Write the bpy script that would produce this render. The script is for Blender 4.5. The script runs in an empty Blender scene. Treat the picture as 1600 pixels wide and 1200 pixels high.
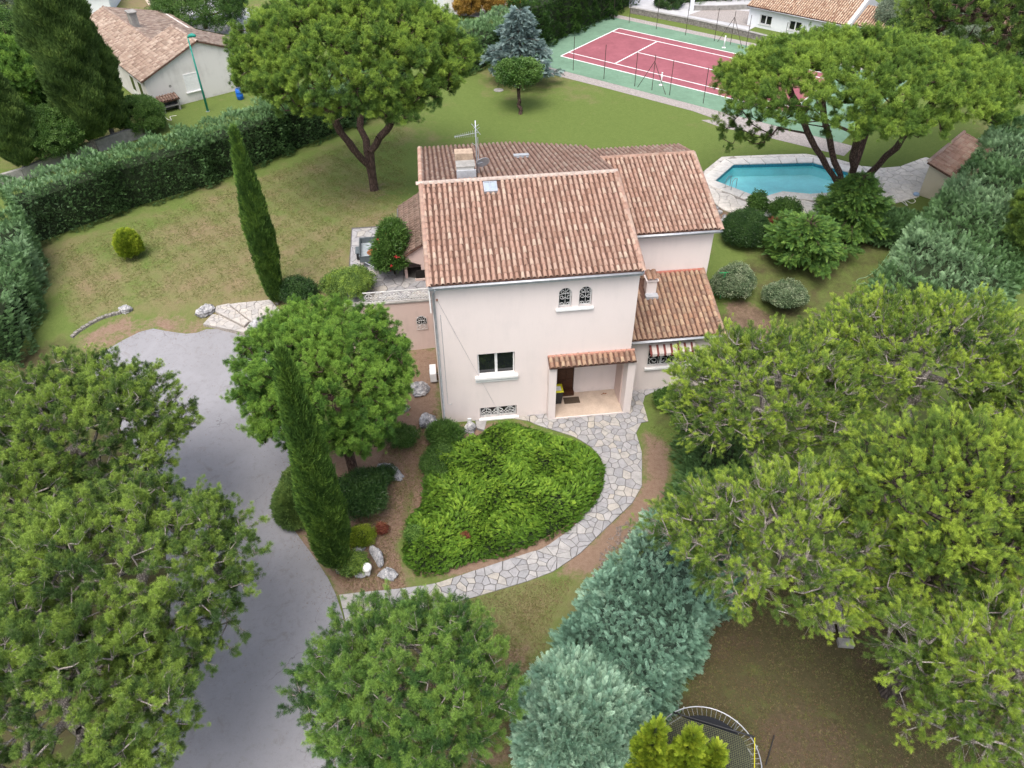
import math, random
import numpy as np
# ---------------------------------------------------------------- camera numbers and a terrain height function
F, PIT, ROLL, H = 1200.0, math.radians(41.47), math.radians(-0.58), 27.78
ZC = 1.5                                     # level of the back garden and tennis court above the front door
_cp, _sp = math.cos(PIT), math.sin(PIT)
FV = np.array([0, _cp, -_sp]); R0 = np.array([1., 0, 0]); U0 = np.cross(R0, FV)
_cr, _sr = math.cos(ROLL), math.sin(ROLL)
RV = R0*_cr+U0*_sr; UV = U0*_cr-R0*_sr
CAM = np.array([0, 0, H])

def sstep(t):
    t = np.clip(t, 0, 1); return t*t*(3-2*t)
def hh(x, y):
    """terrain height: the plot climbs gently from the front drive to the lawn behind the house"""
    y0 = 29.5+3.5*sstep((np.asarray(x, float)+3)/6)
    z = ZC*sstep((y-y0)/13.0)
    z = z+2.0*np.exp(-((np.asarray(x, float)+6.0)/6.0)**2)*sstep((y-34)/5.0)*(1-sstep((y-43)/13.0))
    return z
def ray(px, py):
    return FV+RV*(px-800)/F-UV*(py-600)/F
def at(px, py, z=0.):
    d = ray(px, py); t = (z-H)/d[2]; return CAM+d*t
def gp(px, py, dz=0.):
    z = 0.
    for _ in range(60):
        P = at(px, py, z+dz); z = .5*z+.5*float(hh(P[0], P[1]))
    return P
def pr(X):
    q = np.array(X, float)-CAM; return np.array([800+F*(q@RV)/(q@FV), 600-F*(q@UV)/(q@FV)])
def zrow(x, y, py):
    """height above point (x, y) that a sight line at row py passes"""
    lo, hi = -5., 30.
    for _ in range(50):
        m = (lo+hi)/2
        if pr((x, y, m))[1] > py: lo = m
        else: hi = m
    return m
def onv(P, e, px, py):
    """point on the vertical plane through P along e"""
    n = np.array([-e[1], e[0], 0]); d = ray(px, py); t = n@(np.array(P)-CAM)/(n@d); return CAM+d*t
# frame of the villa: origin at the left end of the front eave, a along the front, b towards the back
ZE = 8.72
HA = math.radians(6.49)
E1 = np.array([math.cos(HA), math.sin(HA), 0]); E2 = np.array([-E1[1], E1[0], 0])
HO = at(669, 447, ZE); HO[2] = 0
def loc(X): q = np.array(X)-HO; return np.array([q@E1, q@E2, X[2]])
def HL(px, py, z=0.): return loc(at(px, py, z))
def HB(px, py, b): return loc(onv(HO+E2*b, E1, px, py))
def HAx(px, py, a): return loc(onv(HO+E1*a, E2, px, py))
def HW(a, b, z): return HO+E1*a+E2*b+np.array([0, 0, z])
import bpy, bmesh
from mathutils import Vector, Matrix
rng = np.random.default_rng(7)
random.seed(7)
SC = bpy.context.scene
COL = SC.collection
PI = math.pi
# ---------------------------------------------------------------- camera, sky, sun, exposure
cd = bpy.data.cameras.new('camera'); cam = bpy.data.objects.new('camera', cd); COL.objects.link(cam); SC.camera = cam
cam.matrix_world = Matrix(((RV[0], UV[0], -FV[0], 0), (RV[1], UV[1], -FV[1], 0), (RV[2], UV[2], -FV[2], H), (0, 0, 0, 1)))
cd.sensor_fit = 'HORIZONTAL'; cd.sensor_width = 36.0; cd.lens = F/1600*36; cd.clip_start = 0.3; cd.clip_end = 3000
wd = bpy.data.worlds.new('World'); SC.world = wd; wd.use_nodes = True
_n = wd.node_tree.nodes; _bg = _n['Background']
sky = _n.new('ShaderNodeTexSky'); sky.sky_type = 'NISHITA'; sky.sun_disc = False
SUN_EL, SUN_ROT = math.radians(66), math.radians(200)
sky.sun_elevation = SUN_EL; sky.sun_rotation = SUN_ROT; sky.air_density = 1.0; sky.dust_density = 5.0; sky.ozone_density = 0.6
_hs = _n.new('ShaderNodeHueSaturation'); _hs.inputs['Saturation'].default_value = .75      # high thin cloud: a paler, greyer sky
wd.node_tree.links.new(sky.outputs[0], _hs.inputs['Color']); wd.node_tree.links.new(_hs.outputs[0], _bg.inputs[0]); _bg.inputs[1].default_value = 0.15
sl = bpy.data.lights.new('sun', 'SUN'); sl.energy = 1.1; sl.angle = math.radians(35); sl.color = (1, .98, .95)
sun = bpy.data.objects.new('sun', sl); COL.objects.link(sun)
sun.rotation_euler = (Vector((math.sin(SUN_ROT)*math.cos(SUN_EL), math.cos(SUN_ROT)*math.cos(SUN_EL), math.sin(SUN_EL)))).to_track_quat('Z', 'Y').to_euler()
SC.view_settings.view_transform = 'Standard'; SC.view_settings.look = 'None'
SC.view_settings.exposure = 1.1; SC.view_settings.gamma = 1.0; SC.view_settings.use_curve_mapping = False
SC.cycles.use_denoising = True; SC.cycles.denoising_prefilter = 'NONE'
SC.cycles.max_bounces = 6; SC.cycles.diffuse_bounces = 3; SC.cycles.transparent_max_bounces = 8

# ---------------------------------------------------------------- materials
def newmat(name):
    m = bpy.data.materials.new(name); m.use_nodes = True; nt = m.node_tree
    return m, nt, nt.nodes['Principled BSDF']
def nd(nt, t, **k):
    n = nt.nodes.new(t)
    for a, b in k.items(): setattr(n, a, b)
    return n
def setin(n, **k):
    for a, b in k.items(): n.inputs[a.replace('_', ' ')].default_value = b
def rgba(c): return (c[0], c[1], c[2], 1)
def ramp(nt, fac, stops):
    r = nd(nt, 'ShaderNodeValToRGB'); e = r.color_ramp.elements
    e[0].position, e[0].color = stops[0][0], rgba(stops[0][1])
    e[1].position, e[1].color = stops[-1][0], rgba(stops[-1][1])
    for p, c in stops[1:-1]:
        q = e.new(p); q.color = rgba(c)
    nt.links.new(fac, r.inputs[0]); return r.outputs[0]
def noise(nt, scale, detail=4, rough=.55, co=None, dist=0.):
    n = nd(nt, 'ShaderNodeTexNoise'); setin(n, Scale=scale, Detail=detail, Roughness=rough, Distortion=dist)
    if co is not None: nt.links.new(co, n.inputs['Vector'])
    return n.outputs['Fac']
def mixc(nt, f, a, b, mode='MIX'):
    m = nd(nt, 'ShaderNodeMix', data_type='RGBA', blend_type=mode)
    for s, v in ((m.inputs['Factor'], f), (m.inputs['A'], a), (m.inputs['B'], b)):
        pass
    S = [i for i in m.inputs if i.enabled]
    for s, v in zip((S[0], S[1], S[2]), (f, a, b)):
        if isinstance(v, (int, float)): s.default_value = v
        elif isinstance(v, tuple): s.default_value = rgba(v)
        else: nt.links.new(v, s)
    return [o for o in m.outputs if o.enabled][0]
def math_(nt, op, a, b=0., c=None, clamp=False):
    m = nd(nt, 'ShaderNodeMath', operation=op, use_clamp=clamp)
    for i, v in enumerate((a, b) if c is None else (a, b, c)):
        if isinstance(v, (int, float)): m.inputs[i].default_value = v
        else: nt.links.new(v, m.inputs[i])
    return m.outputs[0]
def bump(nt, bs, hgt, strength=.3, dist=.02):
    b = nd(nt, 'ShaderNodeBump'); setin(b, Strength=strength, Distance=dist); nt.links.new(hgt, b.inputs['Height']); nt.links.new(b.outputs[0], bs.inputs['Normal'])
def objco(nt): return nd(nt, 'ShaderNodeTexCoord').outputs['Object']
def poss(nt): return nd(nt, 'ShaderNodeNewGeometry').outputs['Position']
def simple(name, c, rough=.7, var=.15, scale=6., bmp=.2, bscale=40., metal=0., c2=None, spec=.3, world=False):
    """base colour broken up by two noises, with fine relief"""
    m, nt, bs = newmat(name)
    co = poss(nt) if world else objco(nt)
    c2 = c2 or tuple(min(1, x*(1-2.2*var)) for x in c)
    f = noise(nt, scale, 6, .6, co)
    f2 = noise(nt, scale*7, 3, .6, co)
    ff = math_(nt, 'ADD', math_(nt, 'MULTIPLY', f, .7), math_(nt, 'MULTIPLY', f2, .3))
    col = ramp(nt, ff, [(.32, c2), (.62, c)])
    nt.links.new(col, bs.inputs['Base Color']); setin(bs, Roughness=rough, Metallic=metal); bs.inputs['Specular IOR Level'].default_value = spec
    if bmp: bump(nt, bs, noise(nt, bscale, 4, .6, co), bmp, .01)
    return m
def leafmat(name, stops, tipc=(.5, .5), rough=.6, trans=.16):
    """stops: ramp over the per-clump tint; a needle brightens towards its tip by the g attribute"""
    m, nt, bs = newmat(name)
    a = nd(nt, 'ShaderNodeAttribute', attribute_type='INSTANCER', attribute_name='tint')
    g = nd(nt, 'ShaderNodeAttribute', attribute_name='g')
    col = ramp(nt, a.outputs['Fac'], stops)
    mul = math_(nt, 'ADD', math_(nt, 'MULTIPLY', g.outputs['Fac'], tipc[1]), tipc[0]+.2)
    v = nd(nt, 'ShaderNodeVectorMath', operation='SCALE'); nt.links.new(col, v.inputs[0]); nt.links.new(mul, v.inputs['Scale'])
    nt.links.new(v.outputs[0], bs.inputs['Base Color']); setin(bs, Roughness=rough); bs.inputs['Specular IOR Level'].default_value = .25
    tr = nd(nt, 'ShaderNodeBsdfTranslucent'); nt.links.new(v.outputs[0], tr.inputs['Color'])
    mx = nd(nt, 'ShaderNodeMixShader'); mx.inputs[0].default_value = trans
    nt.links.new(bs.outputs[0], mx.inputs[1]); nt.links.new(tr.outputs[0], mx.inputs[2])
    nt.links.new(mx.outputs[0], nt.nodes['Material Output'].inputs['Surface'])
    return m

M = {}
# render walls: pale pink stucco with streaks
def stucco(name, c, dirt):
    m, nt, bs = newmat(name); co = objco(nt)
    mp = nd(nt, 'ShaderNodeMapping'); mp.inputs['Scale'].default_value = (2.2, 2.2, .28); nt.links.new(co, mp.inputs['Vector'])
    streak = noise(nt, 1.6, 5, .65, mp.outputs[0]); big = noise(nt, .55, 4, .6, co)
    f = math_(nt, 'ADD', math_(nt, 'MULTIPLY', streak, .35), math_(nt, 'MULTIPLY', big, .65))
    col = ramp(nt, f, [(.25, dirt), (.5, c), (.8, tuple(x*1.03 for x in c))])
    sx = nd(nt, 'ShaderNodeSeparateXYZ'); nt.links.new(co, sx.inputs[0]); low = math_(nt, 'ADD', sx.outputs[2], math_(nt, 'MULTIPLY', noise(nt, 2.5, 5, .7, co), 1.4))
    col = mixc(nt, ramp(nt, low, [(.55, (.45, .45, .45)), (1.0, (0, 0, 0))]), col, tuple(x*.72 for x in dirt))
    fine = noise(nt, 55, 3, .7, co)
    col = mixc(nt, .10, col, ramp(nt, fine, [(.3, tuple(x*.6 for x in c)), (.7, c)]), 'MIX')
    nt.links.new(col, bs.inputs['Base Color']); setin(bs, Roughness=.92); bs.inputs['Specular IOR Level'].default_value = .1
    bump(nt, bs, fine, .35, .01); return m
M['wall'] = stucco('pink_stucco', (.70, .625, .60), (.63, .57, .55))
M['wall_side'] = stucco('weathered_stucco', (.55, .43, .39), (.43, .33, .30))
M['wall_white'] = stucco('white_stucco', (.70, .72, .74), (.62, .63, .64))
M['wall_grey'] = stucco('grey_stucco', (.64, .62, .59), (.45, .43, .40))
M['wall_cream'] = stucco('cream_stucco', (.55, .50, .38), (.46, .42, .31))
def tilemat(name, cols, moss=.35, orange=.0):
    m, nt, bs = newmat(name)
    at_ = nd(nt, 'ShaderNodeAttribute', attribute_name='tint'); oi = nd(nt, 'ShaderNodeObjectInfo')
    r = math_(nt, 'FRACT', math_(nt, 'ADD', at_.outputs['Fac'], oi.outputs['Random']))
    n = len(cols); col = ramp(nt, r, [(i/(n-1), c) for i, c in enumerate(cols)])
    p = poss(nt)
    st = noise(nt, 1.1, 5, .65, p)
    col = mixc(nt, ramp(nt, st, [(.45, (0, 0, 0)), (.75, (moss, moss, moss))]), col, (.13, .10, .075))
    sp = noise(nt, 14, 5, .7, p)
    col = mixc(nt, ramp(nt, sp, [(.5, (0, 0, 0)), (.72, (.75, .75, .75))]), col, (.34, .27, .215))
    if orange:
        o = noise(nt, .9, 3, .6, p)
        col = mixc(nt, ramp(nt, o, [(.73, (0, 0, 0)), (.77, (orange,)*3)]), col, (.62, .27, .04))
    sp2 = noise(nt, 38, 3, .7, p)
    col = mixc(nt, ramp(nt, sp2, [(.56, (0, 0, 0)), (.7, (.5, .5, .5))]), col, (.12, .075, .055))
    nt.links.new(col, bs.inputs['Base Color']); setin(bs, Roughness=.9); bs.inputs['Specular IOR Level'].default_value = .15
    bump(nt, bs, noise(nt, 50, 3, .6, p), .3, .01)
    return m
M['tile'] = tilemat('terracotta_tiles', [(0.323, 0.196, 0.148), (0.372, 0.239, 0.184), (0.304, 0.18, 0.133), (0.412, 0.286, 0.224), (0.265, 0.154, 0.112), (0.343, 0.212, 0.163), (0.441, 0.339, 0.265), (0.323, 0.201, 0.153)], orange=.5)
M['tile_warm'] = tilemat('warm_terracotta_tiles', [(0.31, 0.178, 0.112), (0.37, 0.238, 0.157), (0.26, 0.14, 0.095), (0.4, 0.281, 0.185), (0.2, 0.13, 0.095), (0.33, 0.2, 0.134)], moss=.6)
M['tile_dark'] = tilemat('lichened_dark_tiles', [(.17, .115, .09), (.22, .15, .12), (.14, .095, .075), (.19, .13, .10)], moss=.6)
M['tile_far'] = tilemat('mottled_pale_tiles', [(.27, .19, .15), (.40, .31, .25), (.20, .14, .11), (.48, .39, .32), (.32, .23, .18), (.24, .165, .135)], moss=.15)
M['tile_farw'] = tilemat('mottled_ochre_tiles', [(.36, .235, .155), (.48, .35, .25), (.27, .16, .105), (.54, .42, .31), (.40, .27, .18)], moss=.1)
M['pan'] = simple('tile_gutters', (.13, .07, .052), .95, .25, 3, .3, 30)
M['mortar'] = simple('ridge_mortar', (.52, .42, .36), .95, .2, 8, .4, 30)
M['zinc'] = simple('zinc_gutter', (.50, .52, .55), .5, .15, 4, .05, 30, metal=.3)
M['whitepaint'] = simple('white_paint', (.76, .76, .75), .5, .06, 5, .05, 30)
M['whiteiron'] = simple('white_iron', (.66, .66, .65), .55, .15, 9, .05, 30)
M['glass'] = simple('dark_window_glass', (.012, .014, .016), .06, .1, 1, 0, spec=.6)
M['dark'] = simple('dark_opening', (.012, .010, .009), .9, .1, 4, 0)
M['wood'] = simple('brown_door_wood', (.085, .035, .018), .5, .25, 12, .3, 30)
M['greypaint'] = simple('grey_paint', (.10, .12, .13), .5, .15, 5, .1, 40)
M['trailerbed'] = simple('trailer_bed_metal', (.30, .34, .36), .6, .15, 4, .1, 40)
M['rust'] = simple('rust_stain', (.32, .12, .05), .8, .3, 9, .2, 40)
M['black'] = simple('black_plastic', (.022, .023, .026), .5, .1, 6, .05, 60)
M['trampmat'] = simple('black_woven_mat', (.010, .012, .017), .7, .2, 20, .2, 120)
M['yellow'] = simple('yellow_plastic', (.60, .56, .02), .45, .1, 6, 0)
M['galv'] = simple('galvanised_steel', (.46, .48, .52), .4, .12, 8, .05, 60, metal=.5)
M['netting'] = simple('net_cord', (.16, .17, .09), .9, .2, 8, 0)
M['bluepl'] = simple('blue_plastic', (.015, .13, .55), .4, .12, 6, 0)
M['greenpaint'] = simple('green_enamel', (.02, .26, .20), .45, .1, 6, 0)
M['limegreen'] = simple('light_green_enamel', (.04, .36, .12), .5, .1, 6, 0)
M['globe'] = simple('opal_globe', (.80, .80, .78), .3, .03, 3, 0)
M['rustpost'] = simple('brown_fence_paint', (.055, .045, .035), .8, .2, 8, .1, 40)
M['fabw'] = simple('pale_awning_cloth', (.50, .45, .42), .9, .12, 6, .1, 60)
M['fabr'] = simple('dark_red_awning_cloth', (.16, .045, .04), .9, .12, 6, .1, 60)
M['matbrown'] = simple('coir_mat', (.09, .065, .045), 1., .3, 60, .6, 120)
M['concrete'] = simple('concrete', (.30, .29, .27), .95, .2, 3, .4, 25)
M['stonewall'] = simple('rubble_wall', (.27, .25, .23), .95, .35, 5, .6, 12)
M['roadm'] = simple('pale_road', (.42, .42, .43), .95, .1, 1.2, .2, 30)
M['coping'] = simple('pale_pool_coping', (.74, .70, .63), .85, .12, 3, .2, 30)
M['pooltile'] = simple('pool_tile_band', (.04, .30, .42), .3, .3, 12, .1, 30)
M['stonepink'] = simple('buff_stone', (.45, .34, .25), .95, .25, 4, .5, 12)
M['hosegreen'] = simple('garden_hose_rubber', (.20, .32, .18), .6, .1, 8, 0)
M['hosewhite'] = simple('pale_hose_rubber', (.60, .60, .50), .6, .1, 8, 0)
M['tarp'] = simple('blue_tarpaulin', (.06, .07, .16), .6, .3, 6, .4, 20)
M['red'] = simple('red_flower', (.5, .03, .04), .7, .2, 8, 0)
def barkmat(name, c, c2, sc=9.):
    m, nt, bs = newmat(name); co = poss(nt)
    mp = nd(nt, 'ShaderNodeMapping'); mp.inputs['Scale'].default_value = (1, 1, .25); nt.links.new(co, mp.inputs['Vector'])
    v = nd(nt, 'ShaderNodeTexVoronoi', feature='DISTANCE_TO_EDGE'); setin(v, Scale=sc); nt.links.new(mp.outputs[0], v.inputs['Vector'])
    f = math_(nt, 'ADD', math_(nt, 'MULTIPLY', v.outputs['Distance'], 1.6), math_(nt, 'MULTIPLY', noise(nt, sc*2, 5, .6, co), .4))
    nt.links.new(ramp(nt, f, [(.15, c2), (.6, c)]), bs.inputs['Base Color']); setin(bs, Roughness=.95); bs.inputs['Specular IOR Level'].default_value = .1
    bump(nt, bs, v.outputs['Distance'], .8, .05); return m
M['bark'] = barkmat('pine_bark', (.125, .085, .068), (.035, .024, .02))
M['barkgrey'] = barkmat('grey_pine_bark', (.34, .31, .28), (.13, .11, .10), 14)
M['barkdark'] = barkmat('dark_fissured_bark', (.085, .07, .06), (.02, .017, .015), 7)
def rockmat():
    m, nt, bs = newmat('limestone'); co = poss(nt)
    f = noise(nt, 3.2, 8, .7, co, .6); col = ramp(nt, f, [(.32, (.09, .09, .095)), (.48, (.27, .27, .28)), (.66, (.50, .49, .48))])
    nt.links.new(col, bs.inputs['Base Color']); setin(bs, Roughness=.95); bs.inputs['Specular IOR Level'].default_value = .1
    bump(nt, bs, noise(nt, 9, 8, .7, co), .9, .06); return m
M['rock'] = rockmat()
def stonemat(name, cols):
    m, nt, bs = newmat(name); oi = nd(nt, 'ShaderNodeObjectInfo'); p = poss(nt)
    at_ = nd(nt, 'ShaderNodeAttribute', attribute_name='tint')
    r = math_(nt, 'FRACT', math_(nt, 'ADD', at_.outputs['Fac'], oi.outputs['Random']))
    col = ramp(nt, r, [(i/(len(cols)-1), c) for i, c in enumerate(cols)])
    col = mixc(nt, ramp(nt, noise(nt, 3.0, 6, .7, p), [(.42, (0, 0, 0)), (.72, (.55, .55, .55))]), col, tuple(x*.45 for x in cols[0]))
    col = mixc(nt, ramp(nt, noise(nt, 22, 5, .7, p), [(.48, (0, 0, 0)), (.7, (.5, .5, .5))]), col, tuple(min(.8, x*1.35) for x in cols[0]))
    nt.links.new(col, bs.inputs['Base Color']); setin(bs, Roughness=.9); bs.inputs['Specular IOR Level'].default_value = .15
    bump(nt, bs, noise(nt, 18, 5, .65, p), .5, .015); return m
M['flag'] = stonemat('grey_flagstone', [(.27, .265, .27), (.32, .312, .315), (.235, .235, .245), (.36, .345, .33), (.29, .285, .29), (.25, .25, .257), (.33, .32, .305), (.38, .345, .29), (.28, .277, .285)])
M['flagpale'] = stonemat('pale_flagstone', [(.60, .56, .50), (.65, .61, .55), (.56, .52, .47), (.68, .63, .56), (.59, .55, .51)])
M['flagmid'] = stonemat('worn_limestone_flags', [(.36, .34, .32), (.42, .39, .36), (.33, .315, .30), (.46, .42, .37), (.38, .36, .335)])
M['joint'] = simple('dark_mortar_joint', (.12, .112, .105), 1., .3, 10, .3, 40, world=True)
M['jointpale'] = simple('pale_mortar_joint', (.40, .36, .32), 1., .3, 10, .3, 40, world=True)
def asphalt():
    m, nt, bs = newmat('asphalt'); p = poss(nt)
    f = noise(nt, .28, 6, .6, p, .8); f2 = noise(nt, 34, 5, .8, p)
    col = ramp(nt, f, [(.3, (.205, .203, .213)), (.52, (.228, .227, .240)), (.7, (.25, .249, .264))])
    col = mixc(nt, ramp(nt, f2, [(.46, (0, 0, 0)), (.70, (.38, .38, .38))]), col, (.30, .29, .30))
    f3 = noise(nt, 3.2, 8, .8, p); col = mixc(nt, ramp(nt, f3, [(.52, (0, 0, 0)), (.75, (.4, .4, .4))]), col, (.115, .105, .10))
    ln = noise(nt, .9, 9, .72, p, 1.2); col = mixc(nt, ramp(nt, ln, [(.56, (0, 0, 0)), (.68, (.35, .35, .35))]), col, (.13, .105, .085))
    # hairline cracks
    v = nd(nt, 'ShaderNodeTexVoronoi', feature='DISTANCE_TO_EDGE'); setin(v, Scale=.33)
    mp = nd(nt, 'ShaderNodeMapping'); nt.links.new(p, mp.inputs['Vector'])
    dn = nd(nt, 'ShaderNodeTexNoise'); setin(dn, Scale=1.6, Detail=5); nt.links.new(p, dn.inputs['Vector'])
    add = nd(nt, 'ShaderNodeVectorMath', operation='ADD'); nt.links.new(mp.outputs[0], add.inputs[0]); nt.links.new(dn.outputs['Color'], add.inputs[1]); nt.links.new(add.outputs[0], v.inputs['Vector'])
    ck = ramp(nt, v.outputs['Distance'], [(.0, (.6, .6, .6)), (.006, (0, 0, 0))])
    msk = ramp(nt, noise(nt, .22, 2, .5, p), [(.52, (0, 0, 0)), (.6, (1, 1, 1))])
    ckm = mixc(nt, 1.0, ck, msk, 'MULTIPLY')
    col = mixc(nt, ckm, col, (.06, .055, .05))
    nt.links.new(col, bs.inputs['Base Color']); setin(bs, Roughness=1.); bs.inputs['Specular IOR Level'].default_value = .05
    bump(nt, bs, f2, .35, .01); return m
M['asphalt'] = asphalt()
def courtmat(name, c):
    m, nt, bs = newmat(name); p = poss(nt)
    f = noise(nt, .5, 7, .7, p); f2 = noise(nt, 3, 5, .7, p)
    ff = math_(nt, 'ADD', math_(nt, 'MULTIPLY', f, .6), math_(nt, 'MULTIPLY', f2, .4))
    nt.links.new(ramp(nt, ff, [(.35, tuple(x*.78 for x in c)), (.55, c), (.75, tuple(min(1, x*1.2+.02) for x in c))]), bs.inputs['Base Color']); setin(bs, Roughness=.95); bs.inputs['Specular IOR Level'].default_value = .1
    return m
M['courtred'] = courtmat('red_court_paint', (.255, .088, .105)); M['courtgreen'] = courtmat('green_court_paint', (.135, .225, .155)); M['courtwhite'] = courtmat('white_line_paint', (.72, .72, .70))
M['gravel'] = simple('gravel', (.34, .31, .29), 1., .35, 9, .9, 30, c2=(.16, .14, .13), world=True)
def water():
    m, nt, bs = newmat('pool_water'); p = poss(nt)
    setin(bs, Roughness=.03, IOR=1.33); bs.inputs['Transmission Weight'].default_value = 1.; bs.inputs['Base Color'].default_value = (.55, .93, 1, 1)
    bump(nt, bs, noise(nt, 2.5, 3, .5, p), .12, .04); return m
M['water'] = water()
M['liner'] = simple('turquoise_pool_liner', (.42, .93, .96), .6, .08, .8, .0, world=True)
def groundmat():
    """lawn, worn grass and needle litter (with some painted tree shade) mixed by the ground mesh attributes dry / soil / litter"""
    m, nt, bs = newmat('garden_ground'); p = poss(nt)
    def A(n): return nd(nt, 'ShaderNodeAttribute', attribute_name=n).outputs['Fac']
    n1 = noise(nt, .16, 6, .62, p, .4); n2 = noise(nt, .8, 6, .7, p); n3 = noise(nt, 5, 5, .75, p); n4 = noise(nt, 28, 3, .8, p)
    n5 = noise(nt, 75, 2, .8, p); fine = math_(nt, 'ADD', math_(nt, 'MULTIPLY', n3, .28), math_(nt, 'ADD', math_(nt, 'MULTIPLY', n4, .36), math_(nt, 'MULTIPLY', n5, .36)))
    green = ramp(nt, fine, [(.33, (.062, .090, .022)), (.5, (.100, .138, .036)), (.68, (.150, .185, .064))])
    straw = ramp(nt, fine, [(.32, (.110, .088, .044)), (.5, (.172, .137, .076)), (.7, (.240, .198, .122))])
    dirt = ramp(nt, fine, [(.3, (.095, .062, .042)), (.5, (.19, .128, .092)), (.72, (.33, .26, .20))])
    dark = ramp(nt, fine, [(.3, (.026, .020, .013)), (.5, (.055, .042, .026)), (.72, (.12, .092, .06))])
    d = math_(nt, 'ADD', math_(nt, 'MULTIPLY', n1, 1.3), math_(nt, 'MULTIPLY', n2, .7))       # about 1.0 on average
    dd = math_(nt, 'ADD', math_(nt, 'SUBTRACT', d, 1.0), A('dry'))
    col = mixc(nt, ramp(nt, math_(nt, 'MULTIPLY', dd, 1.0), [(.06, (0, 0, 0)), (.46, (1, 1, 1))]), green, straw)
    sw = math_(nt, 'ADD', A('soil'), math_(nt, 'MULTIPLY', math_(nt, 'SUBTRACT', math_(nt, 'ADD', math_(nt, 'MULTIPLY', n2, .6), math_(nt, 'MULTIPLY', n3, .4)), .5), 1.8))
    col = mixc(nt, ramp(nt, sw, [(.38, (0, 0, 0)), (.72, (1, 1, 1))]), col, dirt)
    lw = math_(nt, 'ADD', A('litter'), math_(nt, 'MULTIPLY', math_(nt, 'SUBTRACT', n2, .5), 1.2))  # litter weight; in the right yard it also paints in the trees' shade
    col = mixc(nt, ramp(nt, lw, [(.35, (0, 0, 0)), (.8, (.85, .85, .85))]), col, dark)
    nt.links.new(col, bs.inputs['Base Color']); setin(bs, Roughness=1.); bs.inputs['Specular IOR Level'].default_value = .05
    bump(nt, bs, fine, .5, .05); return m
M['ground'] = groundmat()
# foliage
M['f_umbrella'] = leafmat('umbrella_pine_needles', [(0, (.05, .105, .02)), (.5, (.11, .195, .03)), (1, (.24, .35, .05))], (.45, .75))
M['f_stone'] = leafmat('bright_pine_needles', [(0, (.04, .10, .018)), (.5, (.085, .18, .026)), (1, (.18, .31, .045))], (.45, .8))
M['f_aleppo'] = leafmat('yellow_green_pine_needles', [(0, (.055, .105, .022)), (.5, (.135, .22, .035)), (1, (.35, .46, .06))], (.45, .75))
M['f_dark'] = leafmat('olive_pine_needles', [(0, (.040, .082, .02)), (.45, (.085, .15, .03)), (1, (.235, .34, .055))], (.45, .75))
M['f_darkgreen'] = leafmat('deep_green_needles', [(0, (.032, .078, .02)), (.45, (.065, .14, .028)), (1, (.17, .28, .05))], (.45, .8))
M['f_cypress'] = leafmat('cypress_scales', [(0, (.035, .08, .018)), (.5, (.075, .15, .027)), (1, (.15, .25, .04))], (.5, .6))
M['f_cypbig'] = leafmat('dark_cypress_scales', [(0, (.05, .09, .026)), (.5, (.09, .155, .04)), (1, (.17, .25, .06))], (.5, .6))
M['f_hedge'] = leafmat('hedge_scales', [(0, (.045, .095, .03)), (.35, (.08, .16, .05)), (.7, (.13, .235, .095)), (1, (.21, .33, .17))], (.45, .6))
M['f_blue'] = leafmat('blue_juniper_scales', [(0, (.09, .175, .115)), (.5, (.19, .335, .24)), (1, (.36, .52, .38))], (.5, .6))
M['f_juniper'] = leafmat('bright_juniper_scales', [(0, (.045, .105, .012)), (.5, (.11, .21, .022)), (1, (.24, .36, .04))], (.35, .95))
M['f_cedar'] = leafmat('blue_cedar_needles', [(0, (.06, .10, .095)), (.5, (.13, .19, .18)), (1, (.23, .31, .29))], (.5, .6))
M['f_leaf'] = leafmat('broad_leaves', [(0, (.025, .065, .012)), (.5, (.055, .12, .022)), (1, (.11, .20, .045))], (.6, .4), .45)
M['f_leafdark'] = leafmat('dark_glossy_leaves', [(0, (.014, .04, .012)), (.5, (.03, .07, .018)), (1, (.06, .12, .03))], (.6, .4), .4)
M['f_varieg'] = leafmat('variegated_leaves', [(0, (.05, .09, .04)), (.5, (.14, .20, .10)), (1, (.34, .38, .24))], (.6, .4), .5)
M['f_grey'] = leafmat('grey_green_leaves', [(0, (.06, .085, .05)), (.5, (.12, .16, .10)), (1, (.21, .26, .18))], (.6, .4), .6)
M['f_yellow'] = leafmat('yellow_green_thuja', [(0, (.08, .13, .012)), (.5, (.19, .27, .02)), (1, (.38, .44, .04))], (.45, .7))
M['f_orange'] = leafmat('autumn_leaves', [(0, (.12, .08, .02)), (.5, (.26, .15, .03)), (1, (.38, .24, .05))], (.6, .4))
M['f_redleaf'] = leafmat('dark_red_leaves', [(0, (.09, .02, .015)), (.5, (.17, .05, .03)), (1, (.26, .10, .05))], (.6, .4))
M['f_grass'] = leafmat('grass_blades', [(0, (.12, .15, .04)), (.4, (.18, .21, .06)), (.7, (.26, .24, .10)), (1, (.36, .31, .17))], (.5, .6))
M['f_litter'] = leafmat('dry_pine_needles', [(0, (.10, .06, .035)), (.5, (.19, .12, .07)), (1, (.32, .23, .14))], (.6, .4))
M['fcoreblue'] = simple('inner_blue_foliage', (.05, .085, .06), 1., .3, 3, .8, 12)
M['fcore'] = simple('inner_foliage', (.026, .042, .016), 1., .3, 3, .8, 12)

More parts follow.
